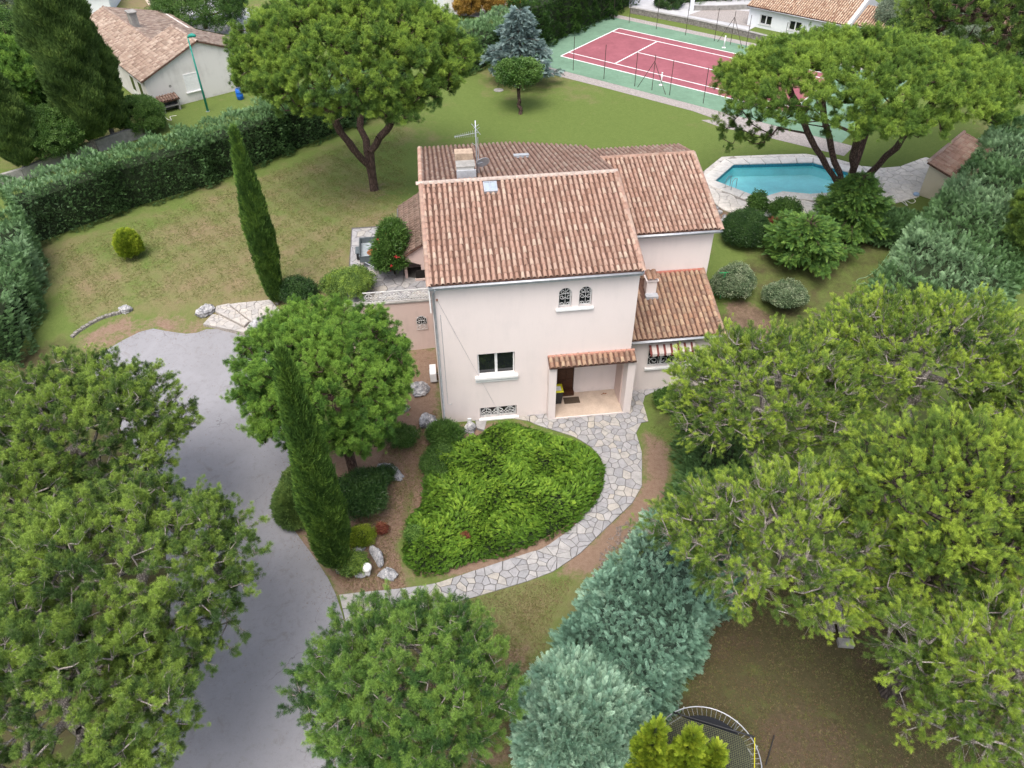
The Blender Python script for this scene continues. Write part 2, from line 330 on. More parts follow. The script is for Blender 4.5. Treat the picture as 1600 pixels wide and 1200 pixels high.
# ---------------------------------------------------------------- objects and tagging
def tag(o, label=None, cat=None, group=None, kind=None):
    if label: o['label'] = label
    if cat: o['category'] = cat
    if group: o['group'] = group
    if kind: o['kind'] = kind
    return o
def empty(name, label, cat, L=(0, 0, 0), rz=0, group=None):
    o = bpy.data.objects.new(name, None); COL.objects.link(o); o.location = tuple(L); o.rotation_euler = (0, 0, rz)
    o.empty_display_size = .3
    return tag(o, label, cat, group)
def link(name, me, parent=None):
    o = bpy.data.objects.new(name, me); COL.objects.link(o)
    if parent is not None: o.parent = parent
    return o
class MB:
    """collects simple solids, build() links them as one mesh object"""
    def __init__(s): s.v = []; s.f = []; s.t = []
    def add(s, vs, fs, tint=0.):
        b = len(s.v); s.v += [tuple(map(float, x)) for x in vs]; s.f += [tuple(i+b for i in f) for f in fs]; s.t += [tint]*len(vs); return s
    def box(s, x0, x1, y0, y1, z0, z1):
        return s.add([(x, y, z) for z in (z0, z1) for y in (y0, y1) for x in (x0, x1)], [(0, 2, 3, 1), (4, 5, 7, 6), (0, 1, 5, 4), (2, 6, 7, 3), (0, 4, 6, 2), (1, 3, 7, 5)])
    def prism(s, poly, z0, z1):
        n = len(poly); a = lambda z, i: (poly[i][0], poly[i][1], z[i] if hasattr(z, '__len__') else z)
        return s.add([a(z0, i) for i in range(n)]+[a(z1, i) for i in range(n)], [tuple(range(n-1, -1, -1)), tuple(range(n, 2*n))]+[(i, (i+1) % n, n+(i+1) % n, n+i) for i in range(n)])
    def quad(s, a, b, c, d): return s.add([a, b, c, d], [(0, 1, 2, 3)])
    def slab(s, pts, t):
        """thin solid under a polygon given in 3D"""
        n = len(pts); P = [Vector(p) for p in pts]; N = (P[1]-P[0]).cross(P[2]-P[0]).normalized()
        if N.z < 0: P = P[::-1]; N = -N
        return s.add([tuple(p) for p in P]+[tuple(p-N*t) for p in P], [tuple(range(n)), tuple(range(2*n-1, n-1, -1))]+[(i, n+i, n+(i+1) % n, (i+1) % n) for i in range(n)])
    def tube(s, pts, r, seg=6, closed=False, cap=True):
        P = [Vector(p) for p in pts]; n = len(P); R = r if hasattr(r, '__len__') else [r]*n
        up = Vector((0, 0, 1)); vs = []; 
        for i, p in enumerate(P):
            d = (P[(i+1) % n]-P[i-1]) if closed else (P[min(i+1, n-1)]-P[max(i-1, 0)])
            if d.length < 1e-9: d = Vector((0, 0, 1))
            d.normalize(); u = d.cross(up)
            if u.length < .05: u = d.cross(Vector((1, 0, 0)))
            u.normalize(); w = u.cross(d)
            vs += [tuple(p+(u*math.cos(2*PI*k/seg)+w*math.sin(2*PI*k/seg))*R[i]) for k in range(seg)]
        fs = [(i*seg+k, i*seg+(k+1) % seg, ((i+1) % n)*seg+(k+1) % seg, ((i+1) % n)*seg+k) for i in range(n if closed else n-1) for k in range(seg)]
        if cap and not closed: fs += [tuple(range(seg-1, -1, -1)), tuple((n-1)*seg+k for k in range(seg))]
        return s.add(vs, fs)
    def cyl(s, x, y, z0, z1, r, seg=16, r2=None): return s.tube([(x, y, z0), (x, y, z1)], [r, r if r2 is None else r2], seg)
    def lathe(s, prof, seg=16, c=(0, 0, 0)):
        vs = [(c[0]+r*math.cos(2*PI*k/seg), c[1]+r*math.sin(2*PI*k/seg), c[2]+z) for r, z in prof for k in range(seg)]
        n = len(prof); return s.add(vs, [(i*seg+k, i*seg+(k+1) % seg, (i+1)*seg+(k+1) % seg, (i+1)*seg+k) for i in range(n-1) for k in range(seg)]+[tuple(range(seg-1, -1, -1)), tuple((n-1)*seg+k for k in range(seg))])
    def mesh(s, name, mat):
        me = bpy.data.meshes.new(name); me.from_pydata(s.v, [], s.f); me.materials.append(mat)
        if any(s.t):
            a = me.attributes.new('tint', 'FLOAT', 'POINT'); a.data.foreach_set('value', np.array(s.t, dtype=np.float32))
        me.update(); return me
    def build(s, name, mat, parent=None, smooth=False, bevel=0):
        me = s.mesh(name, mat)
        o = link(name, me, parent)
        if smooth: me.shade_smooth()
        if bevel:
            b = o.modifiers.new('bevel', 'BEVEL'); b.width = bevel; b.segments = 2; b.limit_method = 'ANGLE'
        return o
def npmesh(name, V, Fa, mat, smooth=False):
    """fast mesh from arrays; Fa (n,3) or (n,4)"""
    me = bpy.data.meshes.new(name); n, k = Fa.shape
    me.vertices.add(len(V)); me.vertices.foreach_set('co', np.asarray(V, np.float32).ravel())
    me.loops.add(n*k); me.loops.foreach_set('vertex_index', Fa.astype(np.int32).ravel())
    me.polygons.add(n); me.polygons.foreach_set('loop_start', np.arange(0, n*k, k, dtype=np.int32))
    me.polygons.foreach_set('use_smooth', np.full(n, smooth))
    me.update(calc_edges=True); me.materials.append(mat); return me
def inpoly(X, Y, poly):
    X = np.asarray(X); ins = np.zeros(X.shape, bool); n = len(poly)
    for i in range(n):
        x1, y1 = poly[i][:2]; x2, y2 = poly[(i+1) % n][:2]
        if y1 == y2: continue
        c = ((y1 > Y) != (y2 > Y)) & (X < (x2-x1)*(Y-y1)/(y2-y1)+x1)
        ins ^= c
    return ins
def edist(X, Y, poly, closed=True):
    X = np.asarray(X, float); D = np.full(X.shape, 1e9); n = len(poly)
    for i in range(n if closed else n-1):
        x1, y1 = poly[i][:2]; x2, y2 = poly[(i+1) % n][:2]; dx, dy = x2-x1, y2-y1; L = dx*dx+dy*dy+1e-12
        t = np.clip(((X-x1)*dx+(Y-y1)*dy)/L, 0, 1); D = np.minimum(D, np.hypot(X-x1-t*dx, Y-y1-t*dy))
    return D
def smoothpoly(pts, it=2):
    for _ in range(it):
        q = []; n = len(pts)
        for i in range(n):
            a, b = np.array(pts[i][:2], float), np.array(pts[(i+1) % n][:2], float); q += [a*.75+b*.25, a*.25+b*.75]
        pts = q
    return [tuple(p) for p in pts]
def gpoly(pix): return [tuple(gp(*p)[:2]) for p in pix]
from mathutils.geometry import delaunay_2d_cdt
def sheet(name, poly, mat, off=.012, step=.5, parent=None):
    """a surface that follows the terrain, cut to a polygon"""
    P = [Vector(p[:2]) for p in poly]
    # dense boundary
    B = []
    for i in range(len(P)):
        a, b = P[i], P[(i+1) % len(P)]; k = max(1, int((b-a).length/step))
        B += [a.lerp(b, j/k) for j in range(k)]
    xs = [p.x for p in B]; ys = [p.y for p in B]
    gx = np.arange(math.floor(min(xs)/step)*step, max(xs)+step, step); gy = np.arange(math.floor(min(ys)/step)*step, max(ys)+step, step)
    X, Y = np.meshgrid(gx, gy); X = X.ravel(); Y = Y.ravel(); bl = [(p.x, p.y) for p in B]
    ok = inpoly(X, Y, bl) & (edist(X, Y, bl) > step*.3)
    V = B+[Vector((x, y)) for x, y in zip(X[ok], Y[ok])]
    n = len(B); r = delaunay_2d_cdt(V, [(i, (i+1) % n) for i in range(n)], [], 1, 1e-5)
    vs = [(v.x, v.y, float(hh(v.x, v.y))+off) for v in r[0]]
    me = bpy.data.meshes.new(name); me.from_pydata(vs, [], [tuple(f) for f in r[2]]); me.materials.append(mat); me.update()
    if me.polygons and me.polygons[0].normal.z < 0: me.flip_normals()
    return link(name, me, parent)
def voronoi(poly, size, zf, jit=.42, seed=1):
    """irregular flagstones inside a polygon: list of (x,y) loops"""
    rg = np.random.default_rng(seed); xs = [p[0] for p in poly]; ys = [p[1] for p in poly]
    gx = np.arange(min(xs)-size, max(xs)+size, size*.9); gy = np.arange(min(ys)-size, max(ys)+size, size*.9)
    X, Y = np.meshgrid(gx, gy); X = (X+rg.uniform(-jit, jit, X.shape)*size).ravel(); Y = (Y+rg.uniform(-jit, jit, Y.shape)*size).ravel()
    kp_ = rg.random(len(X)) > .24; X, Y = X[kp_], Y[kp_]; _in = inpoly(X, Y, poly); X, Y = X[_in], Y[_in]; S = np.stack([X, Y], 1); ins = inpoly(X, Y, poly); out = []
    for i in np.nonzero(ins)[0]:
        c = S[i]; d = np.hypot(*(S-c).T); nb = np.argsort(d)[1:15]; nb = nb[d[nb] > 1e-6]
        loop = [c+np.array(o)*size*1.5 for o in ((-1, -1), (1, -1), (1, 1), (-1, 1))]
        for j in nb:
            m = (c+S[j])/2; n = S[j]-c; new = []
            for k in range(len(loop)):
                a, b = loop[k], loop[(k+1) % len(loop)]; da, db = (a-m)@n, (b-m)@n
                if da <= 0: new.append(a)
                if (da < 0 < db) or (db < 0 < da): new.append(a+(b-a)*da/(da-db))
            loop = new
            if len(loop) < 3: break
        if len(loop) < 3: continue
        # pull corners that stick out back to the outline
        L2 = []
        for q in loop:
            if inpoly(np.array([q[0]]), np.array([q[1]]), poly)[0]: L2.append(q)
            else:
                best = None
                for k in range(len(poly)):
                    a = np.array(poly[k][:2]); b = np.array(poly[(k+1) % len(poly)][:2]); t = np.clip((q-a)@(b-a)/((b-a)@(b-a)+1e-12), 0, 1); r = a+(b-a)*t; dd = np.hypot(*(q-r))
                    if best is None or dd < best[0]: best = (dd, r)
                L2.append(best[1])
        out.append((c, L2))
    return out
def stones(cells, gap, thick, zf, mat, parent, limit=300, name='paving_stone', seed=2):
    """each flagstone a mesh of its own with chamfered, slightly tilted top; past the limit they are joined"""
    rg = np.random.default_rng(seed); cells = sorted(cells, key=lambda c: c[0][1]); rest = MB()
    for i, (c, loop) in enumerate(cells):
        L = np.array(loop); cen = L.mean(0); d = L-cen; r = np.hypot(*d.T)[:, None]+1e-6
        s1 = d*(np.clip(r-gap, .01, None)/r); s2 = d*(np.clip(r-gap-.022, .008, None)/r)
        z = float(zf(cen[0], cen[1]))+rg.uniform(0, .012); tx, ty = rg.uniform(-.012, .012, 2)
        n = len(L); vs = []
        for ring, dz in ((s1, -.01), (s1, thick-.008), (s2, thick)):
            for q in ring: vs.append((cen[0]+q[0], cen[1]+q[1], z+dz+(q[0]*tx+q[1]*ty if dz > 0 else 0)))
        fs = [(k, (k+1) % n, n+(k+1) % n, n+k) for k in range(n)]+[(n+k, n+(k+1) % n, 2*n+(k+1) % n, 2*n+k) for k in range(n)]+[tuple(2*n+k for k in range(n))]
        area = .5*sum(L[k][0]*L[(k+1) % n][1]-L[(k+1) % n][0]*L[k][1] for k in range(n))
        if area < 0: fs = [f[::-1] for f in fs]
        if abs(area) < .004: continue
        if i < limit: MB().add([(v[0]-cen[0], v[1]-cen[1], v[2]-z) for v in vs], fs).build(name, mat, parent).location = (cen[0], cen[1], z)
        else: rest.add(vs, fs, rg.random()*.99+.005)
    if rest.v: tag(rest.build(name+'s_small', mat, parent), kind='stuff')
# ---------------------------------------------------------------- plants
TEMPL = {}
def template(name, V, Fa, g):
    """sprig shape shared by the scattered foliage"""
    me = npmesh(name, np.array(V, float), np.array(Fa), M['f_leaf']); a = me.attributes.new('g', 'FLOAT', 'POINT'); a.data.foreach_set('value', np.array(g, np.float32))
    return me
def blades(specs):
    """specs: (root, direction, length, width, side, g0, g1) -> two-triangle blades"""
    V = []; Fa = []; G = []
    for r, d, l, w, s, g0, g1 in specs:
        r, d, s = map(np.array, (r, d, s)); b = len(V); m = r+d*l*.5
        V += [r, m+s*w/2, r+d*l, m-s*w/2]; G += [g0, (g0+g1)/2, g1, (g0+g1)/2]
        Fa += [(b, b+1, b+2), (b, b+2, b+3)]
    return V, Fa, G
def unit(v): v = np.array(v, float); return v/(np.linalg.norm(v)+1e-9)
_r = np.random.default_rng(3)
def t_pine(n, len_, spread, shoot, w):
    S = []
    for i in range(n):
        h = _r.random()**.7*shoot; ph = _r.uniform(0, 2*PI); th = math.radians(_r.uniform(*spread))
        d = unit((math.sin(th)*math.cos(ph), math.sin(th)*math.sin(ph), math.cos(th)))
        s = unit(np.cross(d, _r.normal(size=3))); S.append(((0, 0, h), d, len_*_r.uniform(.7, 1.1), w, s, .25*h/shoot, .55+.45*h/shoot))
    return S
def t_spray(n, L, w):
    S = [((0, 0, 0), (0, 0, 1), L, w*.7, (1, 0, 0), .1, 1)]
    for i in range(n):
        t = (i+.5)/n; sd = 1 if i % 2 else -1; an = math.radians(_r.uniform(28, 48)); d = unit((sd*math.sin(an), _r.uniform(-.28, .28), math.cos(an)))
        S.append(((0, 0, t*L*.85), d, L*(.42-.28*t), w, unit(np.cross(d, (0, 1, 0))), .2+.4*t, .6+.4*t))
    return S
def t_scale(n, L, w):
    S = []
    for i in range(n):
        ph = _r.uniform(0, 2*PI); th = math.radians(_r.uniform(2, 30)); d = unit((math.sin(th)*math.cos(ph), math.sin(th)*math.sin(ph), math.cos(th)))
        S.append(((_r.uniform(-.05, .05), _r.uniform(-.05, .05), _r.uniform(0, L*.5)), d, L*_r.uniform(.4, .7), w, unit(np.cross(d, _r.normal(size=3))), .1, 1))
    return S
def t_leaf(n, R, l, w):
    S = []
    for i in range(n):
        p = _r.normal(size=3); p = unit(p)*R*_r.random()**.4; d = unit(_r.normal(size=3)+(0, 0, .6)); s = unit(np.cross(d, _r.normal(size=3)))
        S.append((p+(0, 0, R*.5), d, l*_r.uniform(.7, 1.2), w, s, _r.random()*.5, .5+.5*_r.random()))
    return S
SH = {'pine': lambda: blades(t_pine(100, .14, (15, 100), .17, .0065)), 'brush': lambda: blades(t_pine(90, .14, (6, 58), .24, .0062)),
      'finepine': lambda: blades(t_pine(90, .14, (12, 85), .17, .0065)),
      'spray': lambda: blades(t_spray(18, .38, .026)), 'plume': lambda: blades(t_spray(34, .40, .014)), 'scale': lambda: blades(t_scale(26, .24, .018)), 'leaf': lambda: blades(t_leaf(14, .14, .10, .06)),
      'smallleaf': lambda: blades(t_leaf(18, .12, .055, .035)), 'longleaf': lambda: blades(t_leaf(14, .13, .16, .028)),
      'grass': lambda: blades([((_r.uniform(-.05, .05), _r.uniform(-.05, .05), 0), unit((_r.uniform(-.6, .6), _r.uniform(-.6, .6), 1)), _r.uniform(.04, .09), .010, unit((_r.normal(), _r.normal(), 0)), .2, 1) for _ in range(14)])}
def get_group(shape, matk):
    k = (shape, matk)
    if k in TEMPL: return TEMPL[k]
    V, Fa, G = SH[shape](); me = template(shape+'_sprig', V, Fa, G); me.materials[0] = M[matk]
    t = bpy.data.objects.new(shape+'_sprig', me)
    g = bpy.data.node_groups.new('scatter_'+shape, 'GeometryNodeTree')
    g.interface.new_socket('Geometry', in_out='INPUT', socket_type='NodeSocketGeometry'); g.interface.new_socket('Geometry', in_out='OUTPUT', socket_type='NodeSocketGeometry')
    n = g.nodes; gi = n.new('NodeGroupInput'); go = n.new('NodeGroupOutput'); ip = n.new('GeometryNodeInstanceOnPoints'); oi = n.new('GeometryNodeObjectInfo'); oi.inputs['Object'].default_value = t
    def na(name, ty):
        q = n.new('GeometryNodeInputNamedAttribute'); q.data_type = ty; q.inputs['Name'].default_value = name; return [x for x in q.outputs if x.enabled][0]
    L = g.links.new
    L(gi.outputs[0], ip.inputs['Points']); L(oi.outputs['Geometry'], ip.inputs['Instance']); L(na('rot', 'FLOAT_VECTOR'), ip.inputs['Rotation']); L(na('scl', 'FLOAT'), ip.inputs['Scale']); L(ip.outputs[0], go.inputs[0])
    TEMPL[k] = g; return g
def eulers(D, roll):
    """XYZ eulers that turn +Z onto D after a roll about Z"""
    D = D/np.linalg.norm(D, axis=1, keepdims=True); th = np.arccos(np.clip(D[:, 2], -1, 1)); ph = np.arctan2(D[:, 1], D[:, 0])
    cf, sf, ct, st, cr_, sr_ = np.cos(ph), np.sin(ph), np.cos(th), np.sin(th), np.cos(roll), np.sin(roll)
    m00 = cf*ct*cr_-sf*sr_; m10 = sf*ct*cr_+cf*sr_; m20 = -st*cr_; m21 = st*sr_; m22 = ct
    return np.stack([np.arctan2(m21, m22), np.arcsin(np.clip(-m20, -1, 1)), np.arctan2(m10, m00)], 1)
def scatter(name, parent, P, D, S, T, shape, matk):
    n = len(P); me = bpy.data.meshes.new(name); me.vertices.add(n); me.vertices.foreach_set('co', np.asarray(P, np.float32).ravel())
    E = eulers(np.asarray(D, float), rng.uniform(0, 2*PI, n))
    a = me.attributes.new('rot', 'FLOAT_VECTOR', 'POINT'); a.data.foreach_set('vector', E.astype(np.float32).ravel())
    a = me.attributes.new('scl', 'FLOAT', 'POINT'); a.data.foreach_set('value', np.broadcast_to(S, n).astype(np.float32))
    a = me.attributes.new('tint', 'FLOAT', 'POINT'); a.data.foreach_set('value', np.clip(T, 0, 1).astype(np.float32))
    o = link(name, me, parent); md = o.modifiers.new('scatter', 'NODES'); md.node_group = get_group(shape, matk); return tag(o, kind='stuff')
def bumps(U, k, amp, rg):
    """lumpy radius factor over directions U"""
    out = np.zeros(len(U))
    for _ in range(k):
        c = unit(rg.normal(size=3)); s = rg.uniform(.25, .5); out += np.exp((U@c-1)/(s*s*.5))*rg.uniform(-1, 1)
    return 1+amp*out
def tubes_mesh(segs, mat, name='trunk', parent=None, seg=6):
    """segs: list of (p0, p1, r0, r1) joined in one mesh"""
    A = np.array([s[0] for s in segs], float); B = np.array([s[1] for s in segs], float); ra = np.array([s[2] for s in segs]); rb = np.array([s[3] for s in segs])
    d = B-A; d /= (np.linalg.norm(d, axis=1, keepdims=True)+1e-9); ref = np.where(np.abs(d[:, 2:3]) > .9, np.array([[1., 0, 0]]), np.array([[0, 0, 1.]]))
    u = np.cross(d, ref); u /= np.linalg.norm(u, axis=1, keepdims=True)+1e-9; w = np.cross(u, d); n = len(A)
    an = np.arange(seg)*2*PI/seg; ca, sa = np.cos(an), np.sin(an)
    ring = u[:, None, :]*ca[None, :, None]+w[:, None, :]*sa[None, :, None]
    V = np.concatenate([A[:, None]+ring*ra[:, None, None], B[:, None]+ring*rb[:, None, None]], 1).reshape(-1, 3)
    base = (np.arange(n)*2*seg)[:, None]; k = np.arange(seg)[None]; k2 = (k+1) % seg
    Fq = np.stack([base+k, base+seg+k, base+seg+k2, base+k2], 2).reshape(-1, 4)
    return link(name, npmesh(name, V, Fq, mat, True), parent)
def skeleton(trunk, clumps, r0, rg, tipr=.010, wig=.12, expo=.5):
    """branches from a trunk polyline to every clump; returns segments. trunk: list of points"""
    N = [np.array(p, float) for p in trunk]; par = [-1]+list(range(len(trunk)-1)); top = N[-1]; tips = []
    order = np.argsort(np.linalg.norm(clumps-top, axis=1))
    minfork = max(1, int(len(trunk)*.45))
    for ci in order:
        c = clumps[ci]; arr = np.array(N[minfork:]); d = np.linalg.norm(arr-c, axis=1); dc = np.linalg.norm(arr-top, axis=1); dd = np.linalg.norm(c-top)
        cost = d+np.where(dc > dd, (dc-dd)*1.5, 0)+np.clip(arr[:, 2]-c[2], 0, None)*.8
        j = int(np.argmin(cost))+minfork; p = N[j]; L = np.linalg.norm(c-p); k = max(1, int(L/.7)); prev = j
        off = rg.normal(size=3)*wig*L*.6; off[2] = -abs(off[2])*.8
        for q in range(1, k+1):
            t = q/k; pt = p+(c-p)*t+off*math.sin(PI*t); N.append(pt); par.append(prev); prev = len(N)-1
        tips.append(prev)
    cnt = np.zeros(len(N))
    for t in tips: cnt[t] += 1
    for i in range(len(N)-1, 0, -1): cnt[par[i]] += cnt[i]
    tot = cnt[0]; rad = tipr+(r0-tipr)*(cnt/tot)**expo
    segs = [(N[par[i]], N[i], float(rad[par[i]] if par[i] < len(trunk) and i < len(trunk) else min(rad[par[i]], rad[i]*1.25)), float(rad[i])) for i in range(1, len(N))]
    return segs
def clumps_in(cen, R, n, dmin, rg, under=-.25, inner=.55, lump=.16, flat=1.0, cone=0.):
    """clump centres near the shell of a lumpy ellipsoid"""
    out = []; tries = 0
    cen = np.array(cen, float); R = np.array(R, float)
    U = rg.normal(size=(n*30, 3)); U /= np.linalg.norm(U, axis=1, keepdims=True); U = U[U[:, 2] > under]; bf = bumps(U, 26, lump, rg)
    rr = inner+(1-inner)*rg.random(len(U))**.35
    for u, b, r in zip(U, bf, rr):
        p = u*b*r*R
        if cone: p[:2] *= 1-cone*max(-.4, min(1, p[2]/R[2]))
        if p[2] < 0: p[2] *= flat
        if out and np.min(np.linalg.norm(np.array(out)-p, axis=1)) < dmin: continue
        out.append(p)
        if len(out) >= n: break
    return cen+np.array(out)
def clumps_bough(cen, R, nb, rb, n, dmin, rg, under, inner, lump, flat, cone):
    """boughs spread over the crown, each a flattened cluster of clumps, so that the outline is uneven and gaps open between them"""
    R = np.array(R, float); Bc = clumps_in(cen, R-rb*.75, nb, rb*.95, rg, under, inner, lump, flat, cone); out = []; bid = []
    for bi, c in enumerate(Bc):
        r = rb*rg.uniform(.7, 1.25); o = unit((c-np.array(cen))/R); k = int(n/nb*(r/rb)**2); got = []
        for _ in range(k*12):
            u = unit(rg.normal(size=3)+o*.35+np.array([0, 0, .35])); q = u*rg.uniform(.45, 1.)*np.array([r, r, r*.62])
            if got and np.min(np.linalg.norm(np.array(got)-q, axis=1)) < dmin: continue
            got.append(q)
            if len(got) >= k: break
        out += [c+q for q in got]; bid += [bi]*len(got)
    return np.array(out), np.array(bid), Bc
def tree(name, label, cat, base, cen, R, n=200, dmin=.7, cr=.55, tufts=20, shape='pine', matk='f_umbrella', bark='bark', r0=.3, fork=.5, ts=1.6, under=-.25, inner=.55, lump=.16, flat=1., lean=None, seed=1, group=None, up=.6, tvar=.22, tshift=0., twigs=2, cone=0., stems=1, extra=None, wig=.12, drop=None, boughs=None, fsp=.10, plume=0.):
    rg = np.random.default_rng(seed); base = np.array(base, float); cen = np.array(cen, float)
    root = empty(name, label, cat, base, 0, group)
    bid = None
    if boughs: C, bid, _b = clumps_bough(cen, R, boughs[0], boughs[1], n, dmin, rg, under, inner, lump, flat, cone)
    else: C = clumps_in(cen, R, n, dmin, rg, under, inner, lump, flat, cone)
    if extra is not None: C = np.concatenate([C, np.array(extra, float)])
    if drop is not None: C = C[~drop(C)]
    tgt = cen-np.array([0, 0, R[2]*.35]); segs = []
    if stems == 1:
        t = [base+(tgt-base)*f+np.array([rg.normal()*.12, rg.normal()*.12, 0])*(f > 0) for f in np.linspace(0, 1, 9)]
        segs = skeleton(t, C, r0, rg, wig=wig)
        segs.insert(0, (base-np.array([0, 0, .3]), base+np.array([0, 0, .25]), r0*1.35, r0*1.02))
    else:
        ang = np.arctan2(C[:, 1]-base[1], C[:, 0]-base[0]) if stems < 0 else np.arctan2(C[:, 2]-cen[2], C[:, 0]-cen[0])
        K = abs(stems); ax = rg.uniform(0, .5); az = np.arctan2(C[:, 1]-cen[1], C[:, 0]-cen[0]); grp = ((az+PI)/(2*PI)*K+ax).astype(int) % K
        for k in range(K):
            Ck = C[grp == k]
            if len(Ck) < 3: continue
            m = Ck.mean(0); hd = m-base; fk = base+np.array([hd[0]*fsp, hd[1]*fsp, fork*(tgt[2]-base[2])*rg.uniform(.5, 1.)])
            e = base+np.array([hd[0]*.75, hd[1]*.75, (tgt[2]-base[2])*1.0])
            t = [base+np.array([hd[0]*.02, hd[1]*.02, -.2]), base+(fk-base)*.5, fk]+[fk+(e-fk)*f+np.array([0, 0, -.35*math.sin(PI*f)])+rg.normal(size=3)*.07 for f in np.linspace(.15, 1, 7)]
            segs += skeleton(t, Ck, r0*rg.uniform(.62, .8), rg, wig=wig)
    # tufts
    nC = len(C); T0 = rg.normal(.5+tshift, tvar, nC)
    if bid is not None: bo = rg.normal(0, .13, bid.max()+1); T0[:len(bid)] += bo[bid]
    idx = np.repeat(np.arange(nC), tufts); m = len(idx)
    out = (C-cen)/np.array(R); out /= np.linalg.norm(out, axis=1, keepdims=True)+1e-9
    dirs = rg.normal(size=(m, 3)); dirs /= np.linalg.norm(dirs, axis=1, keepdims=True); dirs += out[idx]*.55+np.array([0, 0, up]); dirs /= np.linalg.norm(dirs, axis=1, keepdims=True)
    crs = cr*rg.uniform(.75, 1.25, nC)
    P = C[idx]+dirs*(crs[idx]*rg.uniform(.35, 1., m)**.8)[:, None]*np.array([1, 1, .75])
    D = dirs*.8+out[idx]*.35+np.array([0, 0, up*.8])+rg.normal(size=(m, 3))*.18
    if plume:                # tufts strung along short sprays that reach outwards and up
        dc = out*.75+np.array([0, 0, up])+rg.normal(size=(nC, 3))*.38; dc /= np.linalg.norm(dc, axis=1, keepdims=True); s_ = rg.random(m)**.6; ln = plume*rg.uniform(.6, 1.3, nC)
        P = C[idx]+dc[idx]*(s_*ln[idx])[:, None]+rg.normal(size=(m, 3))*(.035+.30*cr*s_)[:, None]; D = dc[idx]+rg.normal(size=(m, 3))*.32; T0 = T0-.05; dirs = dc[idx]*.7+dirs*.3; T0 = T0; crs = crs*0
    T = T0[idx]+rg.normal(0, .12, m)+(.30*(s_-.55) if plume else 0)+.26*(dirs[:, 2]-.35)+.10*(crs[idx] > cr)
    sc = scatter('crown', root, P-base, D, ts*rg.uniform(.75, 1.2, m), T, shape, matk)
    # twigs to some of the tufts
    if twigs:
        sel = rg.choice(m, size=min(m, nC*twigs), replace=False)
        segs += [(C[idx[i]], P[i], .008, .004) for i in sel]
    tubes_mesh([(a-base, b-base, x, y) for a, b, x, y in segs], M[bark], 'trunk', root)
    return root
def column(name, label, base, h, r, shape='scale', matk='f_cypress', n=6000, seed=1, trunk_h=.7, ts=1.5, group=None, prof=None, tiltx=0., cat='cypress', lump=.1, up=2.2, tvar=.2, bark='barkgrey', rt=.13):
    """columnar cypress: scattered upright sprays on a lumpy spindle over a dark core"""
    rg = np.random.default_rng(seed); base = np.array(base, float); root = empty(name, label, cat, base, 0, group)
    prof = prof or [(0, .45), (.06, .85), (.2, 1), (.45, .92), (.7, .66), (.88, .34), (1, .03)]
    zz, rr = zip(*prof); 
    t = rg.random(n*2); keep = rg.random(n*2) < np.interp(t, zz, rr)/max(rr); t = t[keep][:n]; n = len(t); ph = rg.uniform(0, 2*PI, n)
    lum = 1+lump*np.sin(ph*2+t*9+seed)+lump*.8*np.sin(ph*3-t*17+seed*2)+lump*.6*np.sin(ph*7+t*43)
    R = r*np.interp(t, zz, rr)*lum*(1-.3*rg.random(n)**2.5); z = trunk_h+t*(h-trunk_h)
    P = np.stack([R*np.cos(ph)+tiltx*z, R*np.sin(ph), z], 1); D = np.stack([np.cos(ph)*.8, np.sin(ph)*.8, np.full(n, up)], 1)+rg.normal(size=(n, 3))*.28
    pat = .5+.28*np.sin(ph*3+t*11)*np.sin(t*31+ph*2)
    scatter('crown', root, P, D, ts*rg.uniform(.7, 1.25, n), pat+rg.normal(0, tvar, n), shape, matk)
    core = MB(); seg = 14; L = 14
    core.lathe([(max(.02, r*.74*np.interp(i/L, zz, rr)), trunk_h+.1+(h-trunk_h)*.94*i/L) for i in range(L+1)], seg)
    core.v = [(x+tiltx*z, y, z) for x, y, z in core.v]
    core.build('inner_branches', M['fcore'], root)
    MB().tube([(0, 0, -.2), (tiltx*.5, 0, trunk_h*.5), (tiltx*trunk_h, 0, trunk_h+.4)], [rt*1.3, rt, rt*.9], 8).build('trunk', M[bark], root, True)
    return root
def blob_surface(R, rg, n, under=-.3, lump=.12, lobes=1):
    if lobes > 1:
        Us, Ps = [], []; R = np.array(R, float)
        for k in range(lobes):
            a = 2*PI*k/lobes+rg.uniform(-.4, .4); z = rg.uniform(-.35, .62); f = rg.uniform(.42, .62); c = np.array([math.cos(a)*(1-f)*rg.uniform(.75, 1.15), math.sin(a)*(1-f)*rg.uniform(.75, 1.15), z*(1-f)*1.3])
            if k == 0: c = np.array([0, 0, .35]); f = .62
            U, P = blob_surface(R*f, rg, n//lobes+1, under, lump); Us.append(U); Ps.append(P+c*R)
        U, P = np.concatenate(Us), np.concatenate(Ps); q = P/R; inner = np.linalg.norm(q, axis=1) > .38
        return U[inner], P[inner]
    U = rg.normal(size=(n*2, 3)); U /= np.linalg.norm(U, axis=1, keepdims=True); U = U[U[:, 2] > under][:n]; b = bumps(U, 14, lump, rg)
    return U, U*b[:, None]*np.array(R)
